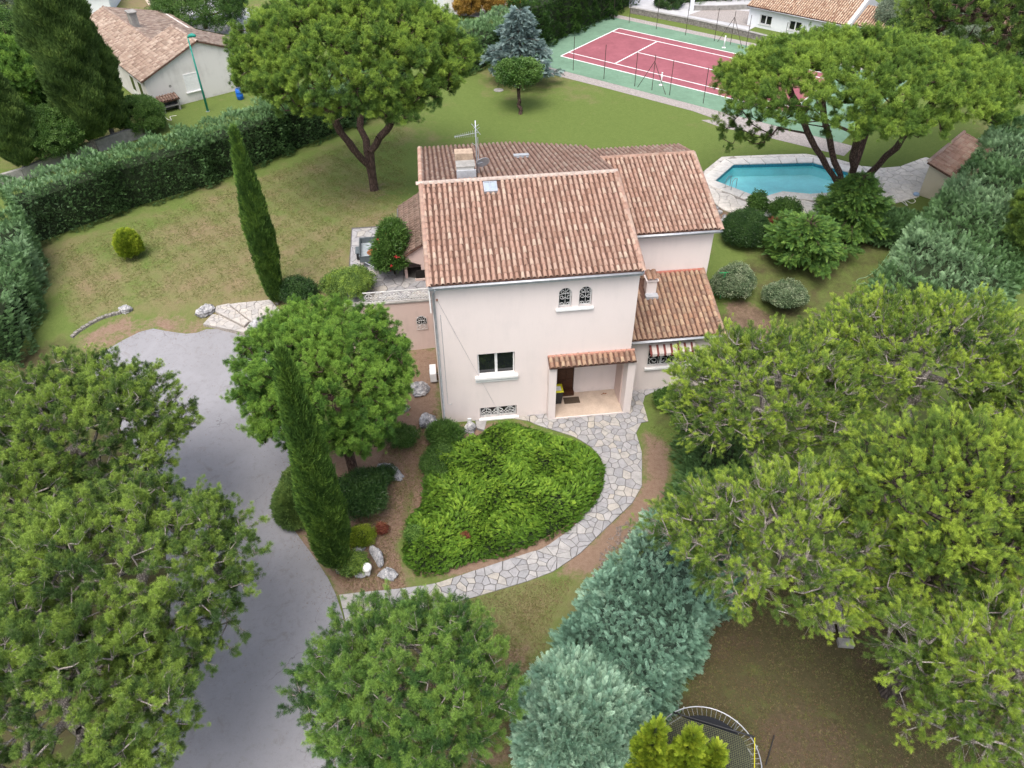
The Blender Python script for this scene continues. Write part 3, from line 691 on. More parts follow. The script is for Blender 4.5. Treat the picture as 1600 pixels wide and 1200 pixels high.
def shrub(name, label, base, R, shape='leaf', matk='f_leaf', n=1500, seed=1, ts=1.2, cz=None, up=.5, tvar=.2, tshift=0., lump=.24, cat='shrub', group=None, stem=True, droop=0., core=.62, depth=.3, under=-.5, lobes=8):
    rg = np.random.default_rng(seed); base = np.array(base, float); root = empty(name, label, cat, base, 0, group); cz = R[2]*.85 if cz is None else cz
    U, P = blob_surface(R, rg, n, under, lump, lobes); m = len(U); P = P*(1-depth*rg.random(m)**2)[:, None]; P[:, 2] = np.maximum(P[:, 2]+cz, .05)
    D = U*1.0+np.array([0, 0, up-droop])+rg.normal(size=(m, 3))*.3; pat = .5+tshift+.2*np.sin(P[:, 0]*5+seed)*np.sin(P[:, 1]*4.3)
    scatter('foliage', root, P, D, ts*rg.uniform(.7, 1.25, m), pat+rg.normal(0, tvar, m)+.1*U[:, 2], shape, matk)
    U, Q = blob_surface(R, rg, 2, under, lump); mb = MB(); prof = [(max(.03, math.sin(PI*(i/8)*.92+.12)*R[0]*core), cz-R[2]*core*math.cos(PI*(i/8))) for i in range(9)]
    mb.lathe([(r, max(z, .02+.001*i)) for i, (r, z) in enumerate(prof)], 12); mb.v = [(x, y*R[1]/R[0], z) for x, y, z in mb.v]; mb.build('inner_branches', M['fcore'], root)
    if stem: MB().tube([(0, 0, -.15), (.02, 0, cz*.7)], [.05, .04], 6).build('stem', M['barkdark'], root)
    return root
def hedge(name, label, path, w, h, shape='spray', matk='f_hedge', dens=26, seed=1, ts=1.5, tintf=None, lump=.22, dirv=None, cat='hedge', hvar=None, topw=.9, corem='fcore'):
    """hedge along a ground polyline (centre line); sprays cover sides, ends and top"""
    rg = np.random.default_rng(seed); pts = [np.array(p[:2], float) for p in path]; base = np.array([pts[0][0], pts[0][1], float(hh(*pts[0]))])
    root = empty(name, label, cat, base)
    P = []; D = []; core = MB(); ring = []
    for i in range(len(pts)-1):
        a, b = pts[i], pts[i+1]; L = np.hypot(*(b-a)); e = (b-a)/L; nn = np.array([-e[1], e[0]])
        m = int(L*(2*h+w)*dens); s = rg.random(m)*(L+w*.5)-w*.25; k = rg.random(m)*(2*h+w)
        side = np.where(k < h, -1, np.where(k > h+w, 1, 0)); zz = np.where(side == -1, k, np.where(side == 1, k-h-w, h)); off = np.where(side == 0, k-h-w/2, side*w/2*(1-(1-topw)*zz/h))
        lum = lump*(np.sin(s*1.3+seed)+.7*np.sin(s*3.1+zz*2.3)+.5*np.sin(zz*4+s*.7)+.6*np.sin(off*3+s*2.2))
        off2 = off+np.where(side == 0, 0, side*lum); z2 = zz+np.where(side == 0, lum*1.1, 0)
        x = a[0]+e[0]*s+nn[0]*off2; y = a[1]+e[1]*s+nn[1]*off2; g = hh(x, y)
        P.append(np.stack([x, y, g+np.maximum(z2, .05)], 1)-rg.random((m, 1))**2*.25*np.stack([nn[0]*side, nn[1]*side, side == 0], 1))
        D.append(np.stack([nn[0]*side*1.2, nn[1]*side*1.2, np.where(side == 0, 1.2, .7)], 1)+rg.normal(size=(m, 3))*.35)
        wi, hi = w/2-.25-lump, h-.28-lump*2.2; c = []
        for q, ex in ((a, -w*.28 if i else -w*.05), (b, w*.28 if i < len(pts)-2 else w*.05)):
            q2 = q+e*ex; g0 = float(hh(*q2)); c.append([(q2[0]+nn[0]*o, q2[1]+nn[1]*o, g0+z+.017*i) for o, z in ((-wi, -.2), (wi, -.2), (wi*topw, hi), (-wi*topw, hi))])
        core.add([tuple(np.array(v)-base) for v in c[0]+c[1]], [(3, 2, 1, 0), (4, 5, 6, 7), (0, 1, 5, 4), (1, 2, 6, 5), (2, 3, 7, 6), (3, 0, 4, 7)])
    for q, e in ((pts[0], pts[0]-pts[1]), (pts[-1], pts[-1]-pts[-2])):
        e = e/np.hypot(*e); nn = np.array([-e[1], e[0]]); m = int(w*h*dens); o = rg.uniform(-w/2, w/2, m); z = rg.uniform(.05, h, m); x = q[0]+e[0]*w*.15+nn[0]*o; y = q[1]+e[1]*w*.15+nn[1]*o
        P.append(np.stack([x, y, hh(x, y)+z], 1)); D.append(np.stack([np.full(m, e[0]), np.full(m, e[1]), np.full(m, .6)], 1)+rg.normal(size=(m, 3))*.35)
    P = np.concatenate(P); D = np.concatenate(D); tp = D[:, 2] > .95; D[tp] += rg.normal(size=(int(tp.sum()), 3))*[.9, .9, .2]
    if dirv is not None: D = D+np.array(dirv)
    T = .45+.22*np.sin(P[:, 0]*.55+seed)*np.sin(P[:, 1]*.5+1)+rg.normal(0, .16, len(P))
    if tintf is not None: T = T+tintf(P)
    scatter('foliage', root, P-base, D, ts*rg.uniform(.7, 1.25, len(P)), T, shape, matk)
    core.build('inner_branches', M[corem], root)
    return root
def rock(label, L, R, seed, name='rock', rz=0., group=None):
    rg = np.random.default_rng(seed); bm = bmesh.new(); bmesh.ops.create_icosphere(bm, subdivisions=4, radius=1)
    U = np.array([v.co[:] for v in bm.verts]); b = bumps(U, 22, .22, rg)
    cuts = [(unit(rg.normal(size=3)), rg.uniform(.55, .85)) for _ in range(9)]
    for v, u, k in zip(bm.verts, U, b):
        p = u*k
        for c, d in cuts:
            ex = p@c-d
            if ex > 0: p = p-c*ex*.85
        p = p+.05*np.sin(u[[1, 2, 0]]*13+seed)*b.mean()+.022*np.sin(u[[2, 0, 1]]*31+seed)
        v.co = Vector((p[0]*R[0], p[1]*R[1], p[2]*R[2]+R[2]*.45))
    me = bpy.data.meshes.new(name); bm.to_mesh(me); bm.free(); me.materials.append(M['rock'])
    o = link(name, me); o.location = tuple(L); o.rotation_euler = (0, 0, rz); return tag(o, label, 'rock', group)
# ================================================================ SETTING
POOLPX = [(1116, 284), (1187, 311), (1223, 301), (1265, 305), (1325, 301), (1351, 289), (1351, 277), (1270, 255), (1146, 258)]
POOL = gpoly(POOLPX)
def grow(poly, d):
    c = np.mean(np.array(poly), 0); out = []; n = len(poly); A = sum(poly[i][0]*poly[(i+1) % n][1]-poly[(i+1) % n][0]*poly[i][1] for i in range(n)); sg = 1 if A > 0 else -1
    for i in range(n):
        p0, p1, p2 = (np.array(poly[(i+k) % n]) for k in (-1, 0, 1)); e1 = unit(p1-p0); e2 = unit(p2-p1); n1 = np.array([e1[1], -e1[0]])*sg; n2 = np.array([e2[1], -e2[0]])*sg
        m = unit(n1+n2); out.append(tuple(p1+m*d/max(.5, m@n1)))
    return out
SOIL = [(gpoly([(1170, 1110), (1260, 1090), (1360, 1150), (1330, 1230), (1180, 1230)]), .62), (gpoly([(1330, 950), (1420, 960), (1390, 1060), (1320, 1040)]), .6), (gpoly([(1110, 960), (1180, 950), (1200, 1010), (1090, 1060)]), .5), (gpoly([(500, 840), (540, 900), (556, 985), (560, 1040), (600, 1040), (600, 900), (540, 820)]), .8), (gpoly([(455, 735), (438, 800), (450, 830), (500, 885), (528, 930), (560, 925), (640, 935), (622, 850), (640, 780), (660, 720), (690, 660), (650, 600), (560, 690)]), 1.0),
        (gpoly([(1000, 660), (1050, 700), (1052, 760), (1000, 830), (930, 900), (860, 905), (880, 870), (960, 810), (1002, 750)]), .85),
        (gpoly([(110, 530), (190, 493), (300, 490), (340, 512), (320, 530), (240, 520), (170, 550), (130, 580)]), .62),
        (gpoly([(640, 540), (690, 540), (690, 665), (640, 650)]), .9),
        (gpoly([(820, 660), (760, 660), (690, 665), (640, 780), (640, 900), (760, 900), (900, 850), (950, 740)]), .9),
        (gpoly([(1130, 470), (1180, 470), (1230, 520), (1150, 560)]), .8),
        (gpoly([(1110, 900), (1060, 1040), (1000, 1200), (1600, 1300), (1700, 900), (1300, 860)]), .25),
        (gpoly([(560, 1000), (700, 960), (840, 1010), (850, 1200), (500, 1250), (520, 1060)]), .6),
        (gpoly([(180, 490), (200, 478), (230, 500), (150, 560), (110, 535)]), .55),
        (gpoly([(575, 285), (600, 285), (612, 305), (580, 312), (565, 300)]), .55),
        (gpoly([(1150, 335), (1120, 350), (1100, 330), (1110, 315)]), .8)]
DRY = [(gpoly([(60, 380), (560, 220), (620, 400), (420, 520), (100, 530)]), .25), (gpoly([(160, 340), (340, 280), (420, 400), (200, 440)]), .12), (gpoly([(720, 930), (900, 900), (860, 1010), (820, 1080), (740, 1000)]), .30),
       (gpoly([(700, 100), (1000, 120), (1080, 200), (800, 230), (640, 190)]), -.06), (gpoly([(750, 110), (900, 120), (960, 160), (760, 150)]), .18), (gpoly([(0, 230), (220, 170), (300, 200), (0, 300)]), .2), (gpoly([(960, 18), (1240, 60), (1220, 80), (960, 35)]), -.25), (gpoly([(80, 510), (180, 450), (230, 470), (130, 530)]), -.25), (gpoly([(120, -60), (260, -60), (290, 40), (180, 20)]), .35)]
LITTER_SHADE = [(gpoly([(1110, 425), (1240, 350), (1440, 330), (1450, 345), (1330, 480), (1160, 620), (1010, 690), (1010, 600), (1140, 470)]), .62), (gpoly([(1110, 880), (1040, 1080), (980, 1220), (1700, 1300), (1700, 860)]), .85),  # first patch, right yard: needle litter plus tree shade painted into the ground colour
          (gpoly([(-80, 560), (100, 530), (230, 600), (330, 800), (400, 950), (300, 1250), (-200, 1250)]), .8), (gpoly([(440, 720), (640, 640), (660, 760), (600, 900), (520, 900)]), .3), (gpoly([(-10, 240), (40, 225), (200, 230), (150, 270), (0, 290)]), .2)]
def axis(lo, hi, step, far):
    a = list(np.arange(lo, hi+1e-6, step)); s = step; x = hi
    while x < far: s *= 1.35; x += s; a.append(x)
    s = step; x = lo
    while x > -far: s *= 1.35; x -= s; a.insert(0, x)
    return np.array(a)
ax, ay = axis(-44, 48, .4, 900), axis(4, 96, .4, 900)
GX, GY = np.meshgrid(ax, ay); GZ = hh(GX, GY)
V = np.stack([GX.ravel(), GY.ravel(), GZ.ravel()], 1); nx, ny = len(ax), len(ay)
I = np.arange(nx*ny).reshape(ny, nx); Q = np.stack([I[:-1, :-1], I[:-1, 1:], I[1:, 1:], I[1:, :-1]], 2).reshape(-1, 4)
qc = V[Q].mean(1); PG = grow(POOL, .28); Q = Q[~inpoly(qc[:, 0], qc[:, 1], PG)]
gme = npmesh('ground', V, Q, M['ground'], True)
def mask(polys, soft):
    out = np.zeros(len(V))
    for p, w in polys:
        d = edist(V[:, 0], V[:, 1], p); ins = inpoly(V[:, 0], V[:, 1], p); sd = np.where(ins, d, -d); k = np.clip(.5+sd/soft, 0, 1)
        out = np.where(np.abs(out) > np.abs(w*k), out, w*k)
    return out
for nm_, ps, so in (('soil', SOIL, 1.0), ('dry', DRY, 3.5), ('litter', LITTER_SHADE, 1.8)):
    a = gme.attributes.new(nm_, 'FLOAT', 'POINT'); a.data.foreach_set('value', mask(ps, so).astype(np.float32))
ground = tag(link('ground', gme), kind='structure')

# drive
DRIVE = smoothpoly(gpoly([(143, 566), (176, 540), (232, 512), (262, 518), (300, 523), (330, 512), (395, 521), (430, 560), (470, 640), (455, 720), (441, 800), (462, 832), (492, 872), (520, 915), (540, 975), (548, 1040), (545, 1120), (560, 1200), (580, 1300), (170, 1300), (200, 1180), (240, 1050), (270, 950), (250, 800), (205, 700), (160, 620)]), 1)
tag(sheet('driveway', DRIVE, M['asphalt'], .014), kind='structure')
# stone path
PATHPX = [(530, 930), (560, 926), (585, 924), (627, 920), (674, 914), (721, 899), (792, 875), (850, 857), (893, 826), (930, 787), (945, 750), (944, 726), (930, 703), (896, 682), (862, 672), (838, 664), (815, 654), (780, 655), (750, 658), (752, 668), (760, 676), (745, 672), (742, 655),
          (760, 646), (860, 640), (985, 610), (1050, 596), (1052, 606), (1012, 614), (1003, 625), (1013, 659), (989, 664), (996, 684), (1003, 708), (1003, 760), (988, 787), (951, 822), (907, 865), (864, 894), (821, 910), (764, 927), (726, 938), (670, 955), (600, 985), (556, 1020), (543, 984)]
PATH = gpoly(PATHPX)
path = tag(sheet('path', PATH, M['joint'], .02, .4), kind='structure')
stones(voronoi(PATH, .36, hh, .44, 5), .018, .045, hh, M['flag'], path, 290, seed=4)
# tennis court
CA = gp(876, 88); CU = unit((gp(1119, 148.5)-CA)*[1, 1, 0]); CV = np.array([-CU[1], CU[0], 0])
def CP(u, v, z=0): return CA+CU*u+CV*v+np.array([0, 0, z])
def crect(name, u0, u1, v0, v1, off, mat, parent=None):
    mb = MB(); mb.quad(*[tuple(CP(u, v, off)) for u, v in ((u0, v0), (u1, v0), (u1, v1), (u0, v1))]); return mb.build(name, mat, parent)
UL, UR, VL, VR = -5.2, 29.5, -3.2, 13.9
court = tag(crect('tennis_court', UL, UR, VL, VR, .02, M['courtgreen']), kind='structure')
crect('playing_area', 0, 23.77, 0, 10.97, .024, M['courtred'], court)
lw = .07
for u0, u1, v0, v1 in ((0, 23.77, -lw, lw), (0, 23.77, 10.97-lw, 10.97+lw), (-lw, lw, lw, 10.97-lw), (23.77-lw, 23.77+lw, lw, 10.97-lw), (lw, 23.77-lw, 1.37-lw, 1.37+lw), (lw, 23.77-lw, 9.6-lw, 9.6+lw),
                       (5.485-lw, 5.485+lw, 1.37+lw, 9.6-lw), (18.285-lw, 18.285+lw, 1.37+lw, 9.6-lw), (5.485+lw, 18.285-lw, 5.485-lw, 5.485+lw)):
    crect('court_line', u0, u1, v0, v1, .029, M['courtwhite'], court)
GR = [tuple(CP(*p)[:2]) for p in ((UL-1.5, VL), (UR+1, VL), (UR+1, VL-2.2), (22.5, VL-2.6), (20.8, VL-3.0), (18.5, VL-2.6), (19.5, VL-1.7), (17, VL-1.3), (8, VL-1.3), (0, VL-1.5), (UL-1.5, VL-1.2))]
tag(sheet('gravel_strip', GR, M['gravel'], .012, .6), kind='structure')
gr_pts = []
for _ in range(9000):
    u, v = rng.uniform(UL-1.5, UR), rng.uniform(VL-3, VL); gr_pts.append(CP(u, v)[:2])
gr_pts = np.array(gr_pts); gr_pts = gr_pts[inpoly(gr_pts[:, 0], gr_pts[:, 1], GR)]
def net_post(v, label):
    P = CP(11.885, v, .02); r = empty('net_post', label, 'net post', P, 0, 'tennis net posts')
    MB().box(-.17, .17, -.13, .13, 0, .05).build('base_plate', M['whitepaint'], r); MB().cyl(0, 0, .05, 1.1, .055, 10).cyl(0, 0, 1.1, 1.16, .075, 10).build('pole', M['whitepaint'], r, True)
    MB().tube([(.05, 0, .75), (.16, 0, .78), (.17, 0, .86)], .02).build('winding_handle', M['galv'], r)
net_post(-.914, 'short white tennis net post on the near side of the red court'); net_post(11.884, 'short white tennis net post on the far side of the red court')
def post(root, P, h=3.0, base=None, lean=0):
    o = MB().tube([(0, 0, -.1), (lean, 0, h)], .03, 5).build('post', M['rustpost'], root); o.location = tuple(P-base)
def court_fence(label, basepx, hs, braces, rails):
    base = gp(*basepx[0]); r = empty('court_fence', label, 'fence', base)
    Ps = [gp(*b) for b in basepx]
    for P, h in zip(Ps, hs): post(r, P, h, base)
    for (b, topi, th) in braces:
        T = Ps[topi]+np.array([0, 0, th]); B = gp(*b)
        MB().tube([tuple(B-base), tuple(B-base+(T-B)*.93), tuple(T-base)], .026, 5).build('brace', M['rustpost'], r)
    for h in rails:
        MB().tube([tuple(P-base+np.array([0, 0, h])) for P in Ps], .008, 3).build('tension_wire', M['rustpost'], r)
court_fence('thin brown posts of the court fence along the gravel, nearest the villa', [(895.5, 110.4), (943.5, 123.6), (991.5, 135), (1018.5, 141), (1046, 149), (1098.6, 162)], [3.1, 3.1, 3.1, 3.1, 3.1, 3.1], [((996, 136.5), 3, 2.6), ((1040, 148), 3, 2.5)], [])
court_fence('thin dark posts of the court fence along the grass on the far side', [(983, 36), (1025.5, 45.3), (1071, 55), (1116, 64.4), (1141, 70), (1165, 76), (1220, 88)], [3.2]*7, [((1121, 65.5), 4, 2.7), ((1159.5, 75.5), 4, 2.6)], [])
court_fence('thin dark posts of the court fence in front of the tall hedge', [(877.5, 51), (910, 41), (958.5, 30.5)], [3.2]*3, [((928, 35), 2, 2.5)], [])
tag(sheet('weed_strip', [tuple(CP(*p)[:2]) for p in ((UL, VR), (UR, VR), (UR, VR+1.1), (UL, VR+1.1))], M['gravel'], .013, .6), kind='structure')

# pool and its paved surround
PATIO = gpoly([(1098, 269), (1127, 246), (1192, 243), (1257, 241), (1310, 250), (1356, 263), (1400, 263), (1445, 246), (1458, 250), (1436, 308), (1400, 318), (1350, 330), (1290, 338), (1225, 338), (1180, 340), (1150, 336), (1128, 328), (1110, 312), (1100, 292)])
pz = 1.5
def zpl(x, y): return np.asarray(hh(x, y))
patio = sheet('pool_terrace', PATIO, M['jointpale'], .02, .5)
bm = bmesh.new(); bm.from_mesh(patio.data); PG2 = grow(POOL, .12)
# cut the pool out of the terrace
kill = [f for f in bm.faces if inpoly(np.array([f.calc_center_median().x]), np.array([f.calc_center_median().y]), grow(POOL, .25))[0]]
bmesh.ops.delete(bm, geom=kill, context='FACES'); bm.to_mesh(patio.data); bm.free(); tag(patio, kind='structure')
cells = [c for c in voronoi(PATIO, .62, hh, .45, 9) if not inpoly(np.array([c[0][0]]), np.array([c[0][1]]), grow(POOL, .75))[0]]
stones(cells, .022, .05, hh, M['flagpale'], patio, 290, seed=6)
pc = np.mean(np.array(POOL), 0); pool = empty('swimming_pool', 'turquoise swimming pool with angled ends and pale coping beside the umbrella pine', 'pool', (pc[0], pc[1], pz))
Pl = [(p[0]-pc[0], p[1]-pc[1]) for p in POOL]; n = len(Pl)
mb = MB()
for i in range(n):
    a, b = Pl[i], Pl[(i+1) % n]; mb.quad((*a, .02), (*b, .02), (*b, -.95), (*a, -.95))
mb.add([(*p, -.95) for p in Pl], [tuple(range(n))]); mb.build('basin', M['liner'], pool)
gi_ = grow(Pl, -.012); mb = MB()
for i in range(n):
    a, b = gi_[i], gi_[(i+1) % n]; mb.quad((*a, .03), (*b, .03), (*b, -.22), (*a, -.22))
mb.build('tile_band', M['pooltile'], pool)
def poolwater():
    m, nt, bs = newmat('clear_pool_water'); p = poss(nt); nt.nodes.remove(bs)
    tr = nd(nt, 'ShaderNodeBsdfTransparent'); tr.inputs[0].default_value = (.88, .995, 1.0, 1); gl = nd(nt, 'ShaderNodeBsdfGlossy'); gl.inputs['Roughness'].default_value = .05
    fr = nd(nt, 'ShaderNodeFresnel'); fr.inputs[0].default_value = 1.33; b = nd(nt, 'ShaderNodeBump'); setin(b, Strength=.12, Distance=.05); nt.links.new(noise(nt, 2.2, 4, .6, p), b.inputs['Height'])
    nt.links.new(b.outputs[0], gl.inputs['Normal']); nt.links.new(b.outputs[0], fr.inputs['Normal'])
    mx = nd(nt, 'ShaderNodeMixShader'); nt.links.new(fr.outputs[0], mx.inputs[0]); nt.links.new(tr.outputs[0], mx.inputs[1]); nt.links.new(gl.outputs[0], mx.inputs[2]); nt.links.new(mx.outputs[0], nt.nodes['Material Output'].inputs['Surface']); return m
M['water'] = poolwater()
MB().add([(*p, -.16) for p in gi_], [tuple(range(n))]).build('water', M['water'], pool)
go_ = grow(Pl, .9); gi2 = grow(Pl, -.03)
for i in range(n):            # coping slabs, each side split into flags of about 1.1 m
    a, b, c, d = (np.array(q) for q in (gi2[i], gi2[(i+1) % n], go_[(i+1) % n], go_[i])); k = max(1, int(np.hypot(*(b-a))/1.1))
    for j in range(k):
        t0, t1 = j/k+.006, (j+1)/k-.006; q = [a+(b-a)*t0, a+(b-a)*t1, d+(c-d)*t1, d+(c-d)*t0]
        MB().prism([tuple(x) for x in q], .03, .10).build('coping_slab', M['coping'], pool)
lx, ly = np.array(Pl[0])*.62+np.array(Pl[1])*.38
for s in (-.25, .25):
    d = unit(np.array(Pl[1])-np.array(Pl[0])); o = np.array([lx, ly])+d*s; inn = np.array([-d[1], d[0]]); 
    MB().tube([(*(o-inn*.45), .1), (*(o-inn*.45), .75), (*(o-inn*.2), .92), (*(o+inn*.15), .8), (*(o+inn*.22), .1), (*(o+inn*.22), -.9)], .022, 8).build('ladder_rail', M['galv'], pool, True)
# low walls, roads and far ground
def wallthing(label, px, h, w, mat, name='stone_wall', cat='wall', cap=None, base0=0):
    P = [gp(*p) for p in px]; r = empty(name, label, cat, P[0]); b = P[0]
    for i in range(len(P)-1):
        e = unit((P[i+1]-P[i])*[1, 1, 0]); nn = np.array([-e[1], e[0], 0])*w/2
        q = [P[i]-nn-b, P[i+1]-nn-b, P[i+1]+nn-b, P[i]+nn-b]
        MB().prism([(x[0], x[1]) for x in q], [x[2]-.2 for x in q], [x[2]+h for x in q]).build('wall_section', mat, r)
        if cap:
            nn = nn*1.2; q = [P[i]-nn-b, P[i+1]-nn-b, P[i+1]+nn-b, P[i]+nn-b]
            MB().prism([(x[0], x[1]) for x in q], [x[2]+h for x in q], [x[2]+h+.06 for x in q]).build('coping', cap, r)
    return r
wallthing('low grey stone wall between the far grass strip and the pale road', [(985, 20), (1080, 38), (1160, 56), (1245, 77), (1330, 98)], .55, .35, M['stonewall'], cap=M['concrete'])
wallthing('pale grey garden wall running behind the long hedge on the left', [(-40, 306), (40, 282), (105, 255), (170, 232), (225, 213), (232, 207)], .95, .3, M['concrete'])
ROAD = gpoly([(985, 14), (1090, 36), (1165, 50), (1240, 10), (1320, -30), (1000, -60), (960, -20)])
tag(sheet('road', ROAD, M['roadm'], .012, 3.), kind='structure')
tag(sheet('verge', gpoly([(1075, 24), (1172, 42), (1180, 30), (1170, 18), (1110, 12)]), M['gravel'], .03, 2.), kind='structure')
wallthing('grey block wall at the bend of the pale road, left of the white bungalow', [(1080, 16), (1120, 16), (1172, 14)], .5, .3, M['concrete'])
tag(sheet('yard_paving', gpoly([(216, 20), (262, 12), (300, 8), (330, 0), (420, 20), (395, 60), (330, 50), (290, 40), (240, 34)]), M['roadm'], .014, 2.), kind='structure')
tag(sheet('road', gpoly([(640, -20), (700, 22), (760, 28), (820, 8), (900, -10), (900, -60), (640, -70)]), M['roadm'], .012, 3.), kind='structure')
tag(sheet('sandy_ground', gpoly([(200, -40), (262, -30), (300, 5), (262, 12), (232, 8)]), simple('pale_sand', (.48, .40, .31), 1., .2, 2, .3, 10, world=True), .02, 2.), kind='structure')
# ================================================================ THE VILLA (local frame: a along the front, b towards the back, z up)
villa = empty('villa', 'two-storey pale pink villa with terracotta tiled gable roofs in the middle of the garden', 'house', HO, HA)
W0, W1, WB = .08, 9.62, .3          # main block front wall
ZRD, BR, BE = 10.5, 6.1, 15.8       # ridge height / position, back eave
def wallholes(name, A, e, nrm, z0, z1, L, holes, t, mat, parent, arch=(), topz=None):
    """wall in the vertical plane through A (a,b) along e, outer face there, thickness t against nrm; rectangular holes (s0,s1,z0,z1) with reveals; arch: holes with half-round heads"""
    A = np.array(A, float); e = np.array(e, float); nr = np.array(nrm, float)
    ss = sorted({0, L, *[h[0] for h in holes], *[h[1] for h in holes]}); zs = sorted({z0, z1, *[h[2] for h in holes], *[h[3] for h in holes]})
    def pt(s, z, d): q = A+e*s-nr*d; return (q[0], q[1], z)
    mb = MB()
    for i in range(len(ss)-1):
        for j in range(len(zs)-1):
            sc, zc = (ss[i]+ss[i+1])/2, (zs[j]+zs[j+1])/2
            if any(h[0] < sc < h[1] and h[2] < zc < h[3] for h in holes): continue
            mb.quad(pt(ss[i], zs[j], 0), pt(ss[i+1], zs[j], 0), pt(ss[i+1], zs[j+1], 0), pt(ss[i], zs[j+1], 0)); mb.quad(pt(ss[i], zs[j], t), pt(ss[i], zs[j+1], t), pt(ss[i+1], zs[j+1], t), pt(ss[i+1], zs[j], t))
    for h in holes:
        s0, s1, a, b = h[:4]
        for p, q in (((s0, a), (s1, a)), ((s1, a), (s1, b)), ((s1, b), (s0, b)), ((s0, b), (s0, a))):
            mb.quad(pt(*p, 0), pt(*p, t), pt(*q, t), pt(*q, 0))
    for q in ((0, 'l'), (L, 'r')): mb.quad(pt(q[0], z0, 0), pt(q[0], z0, t), pt(q[0], z1, t), pt(q[0], z1, 0))
    mb.quad(pt(0, z1, 0), pt(L, z1, 0), pt(L, z1, t), pt(0, z1, t))
    for h in arch:                       # spandrels that round the head of a hole
        s0, s1, a, b = h[:4]; r = (s1-s0)/2; c = (s0+s1)/2; k = 8
        for sg, x0 in ((-1, s0), (1, s1)):
            P = [(c+sg*r*math.cos(PI/2*i/k), b-r+r*math.sin(PI/2*i/k)) for i in range(k+1)]
            for i in range(k):
                (x1, y1), (x2, y2) = P[i], P[i+1]
                mb.add([pt(x1, y1, .002), pt(x2, y2, .002), pt(x0, b, .002)], [(0, 1, 2)])
                mb.quad(pt(x1, y1, .002), pt(x2, y2, .002), pt(x2, y2, t), pt(x1, y1, t))
    return mb.build(name, mat, parent)
E_A, E_B = (1, 0), (0, 1)
WIN = (2.02-W0, 3.84-W0, 3.0, 4.38); AR1 = (5.89-W0, 6.51-W0, 6.75, 7.86); AR2 = (6.84-W0, 7.46-W0, 6.75, 7.86); BAS = (2.02-W0, 3.92-W0, .12, .84); PORCH = (5.86-W0, 9.44-W0, -.2, 3.5)
wallholes('wall', (W0, WB), E_A, (0, -1), -.3, 8.45, W1-W0, [WIN, AR1, AR2, BAS, PORCH], .24, M['wall'], villa, arch=(AR1, AR2))
# side and back walls of the main block with gables
def gable(a, z0, zs_, b0, b1, t=.24):
    mb = MB()
    # wall plane at a, following the roof slope just under the tiles
    prof = [(b0, z0), (b1, z0), (b1, ZRD-.265*(b1-BR)-.12), (BR, ZRD-.12), (b0, ZE+.3*(b0)*.97-.12)]
    v = [(a, b, z) for b, z in prof]+[(a+t, b, z) for b, z in prof]; n = len(prof)
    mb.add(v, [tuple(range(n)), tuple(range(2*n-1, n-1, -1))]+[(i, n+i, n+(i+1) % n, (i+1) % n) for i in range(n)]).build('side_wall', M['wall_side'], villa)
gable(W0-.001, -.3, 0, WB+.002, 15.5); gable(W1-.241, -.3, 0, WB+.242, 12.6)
MB().prism([(W0+.25, 15.2), (5.9, 15.2), (9.3, 12.4), (9.3, 12.1), (5.8, 14.9), (W0+.25, 14.9)], .5, 7.9).build('back_wall', M['wall'], villa)
MB().box(W0+.25, W1-.25, WB+.25, 12, 5.35, 5.45).build('floor_slab', M['dark'], villa)
# dark rooms behind the openings, real boxes set back
for s in (WIN, BAS):
    MB().box(W0+s[0]-.2, W0+s[1]+.2, WB+1.6, WB+1.7, s[2]-.3, s[3]+.3).build('room_back', M['dark'], villa)
MB().box(5.6, 7.8, WB+1.2, WB+1.3, 6.4, 8.2).build('room_back', M['dark'], villa)
def window(name, a0, a1, z0, z1, b, parent, leaves=2, sill=None, glassm='glass', fr=.06):
    f = MB(); g = MB(); mid = [(a0+(a1-a0)*i/leaves) for i in range(leaves+1)]
    for i in range(leaves):
        x0, x1 = mid[i]+.004, mid[i+1]-.004
        f.box(x0, x0+fr, b-.03, b+.03, z0, z1).box(x1-fr, x1, b-.03, b+.03, z0, z1).box(x0+fr, x1-fr, b-.03, b+.03, z0, z0+fr).box(x0+fr, x1-fr, b-.03, b+.03, z1-fr, z1)
    fo = f.build(name, M['whitepaint'], parent)
    for i in range(leaves): MB().box(mid[i]+fr, mid[i+1]-fr, b-.006, b+.006, z0+fr-.01, z1-fr+.01).build('pane', M[glassm], fo)
    if sill: MB().box(*sill).build('sill', M['whitepaint'], fo, bevel=.01)
    return fo
window('window', 2.03, 3.83, 3.01, 4.37, WB+.16, villa, 2, (1.86, 3.99, WB-.17, WB+.13, 2.86, 2.995))
MB().box(1.88, 3.97, WB-.06, WB+.0, 2.62, 2.855).build('window_apron', M['whitepaint'], villa)
def scroll(cx, cz, r, b, turns=1.25, sg=1, a0=0., n=18): return [(cx+sg*r*(1-.72*i/n)*math.cos(a0+turns*2*PI*i/n), b, cz+r*(1-.72*i/n)*math.sin(a0+turns*2*PI*i/n)) for i in range(n+1)]
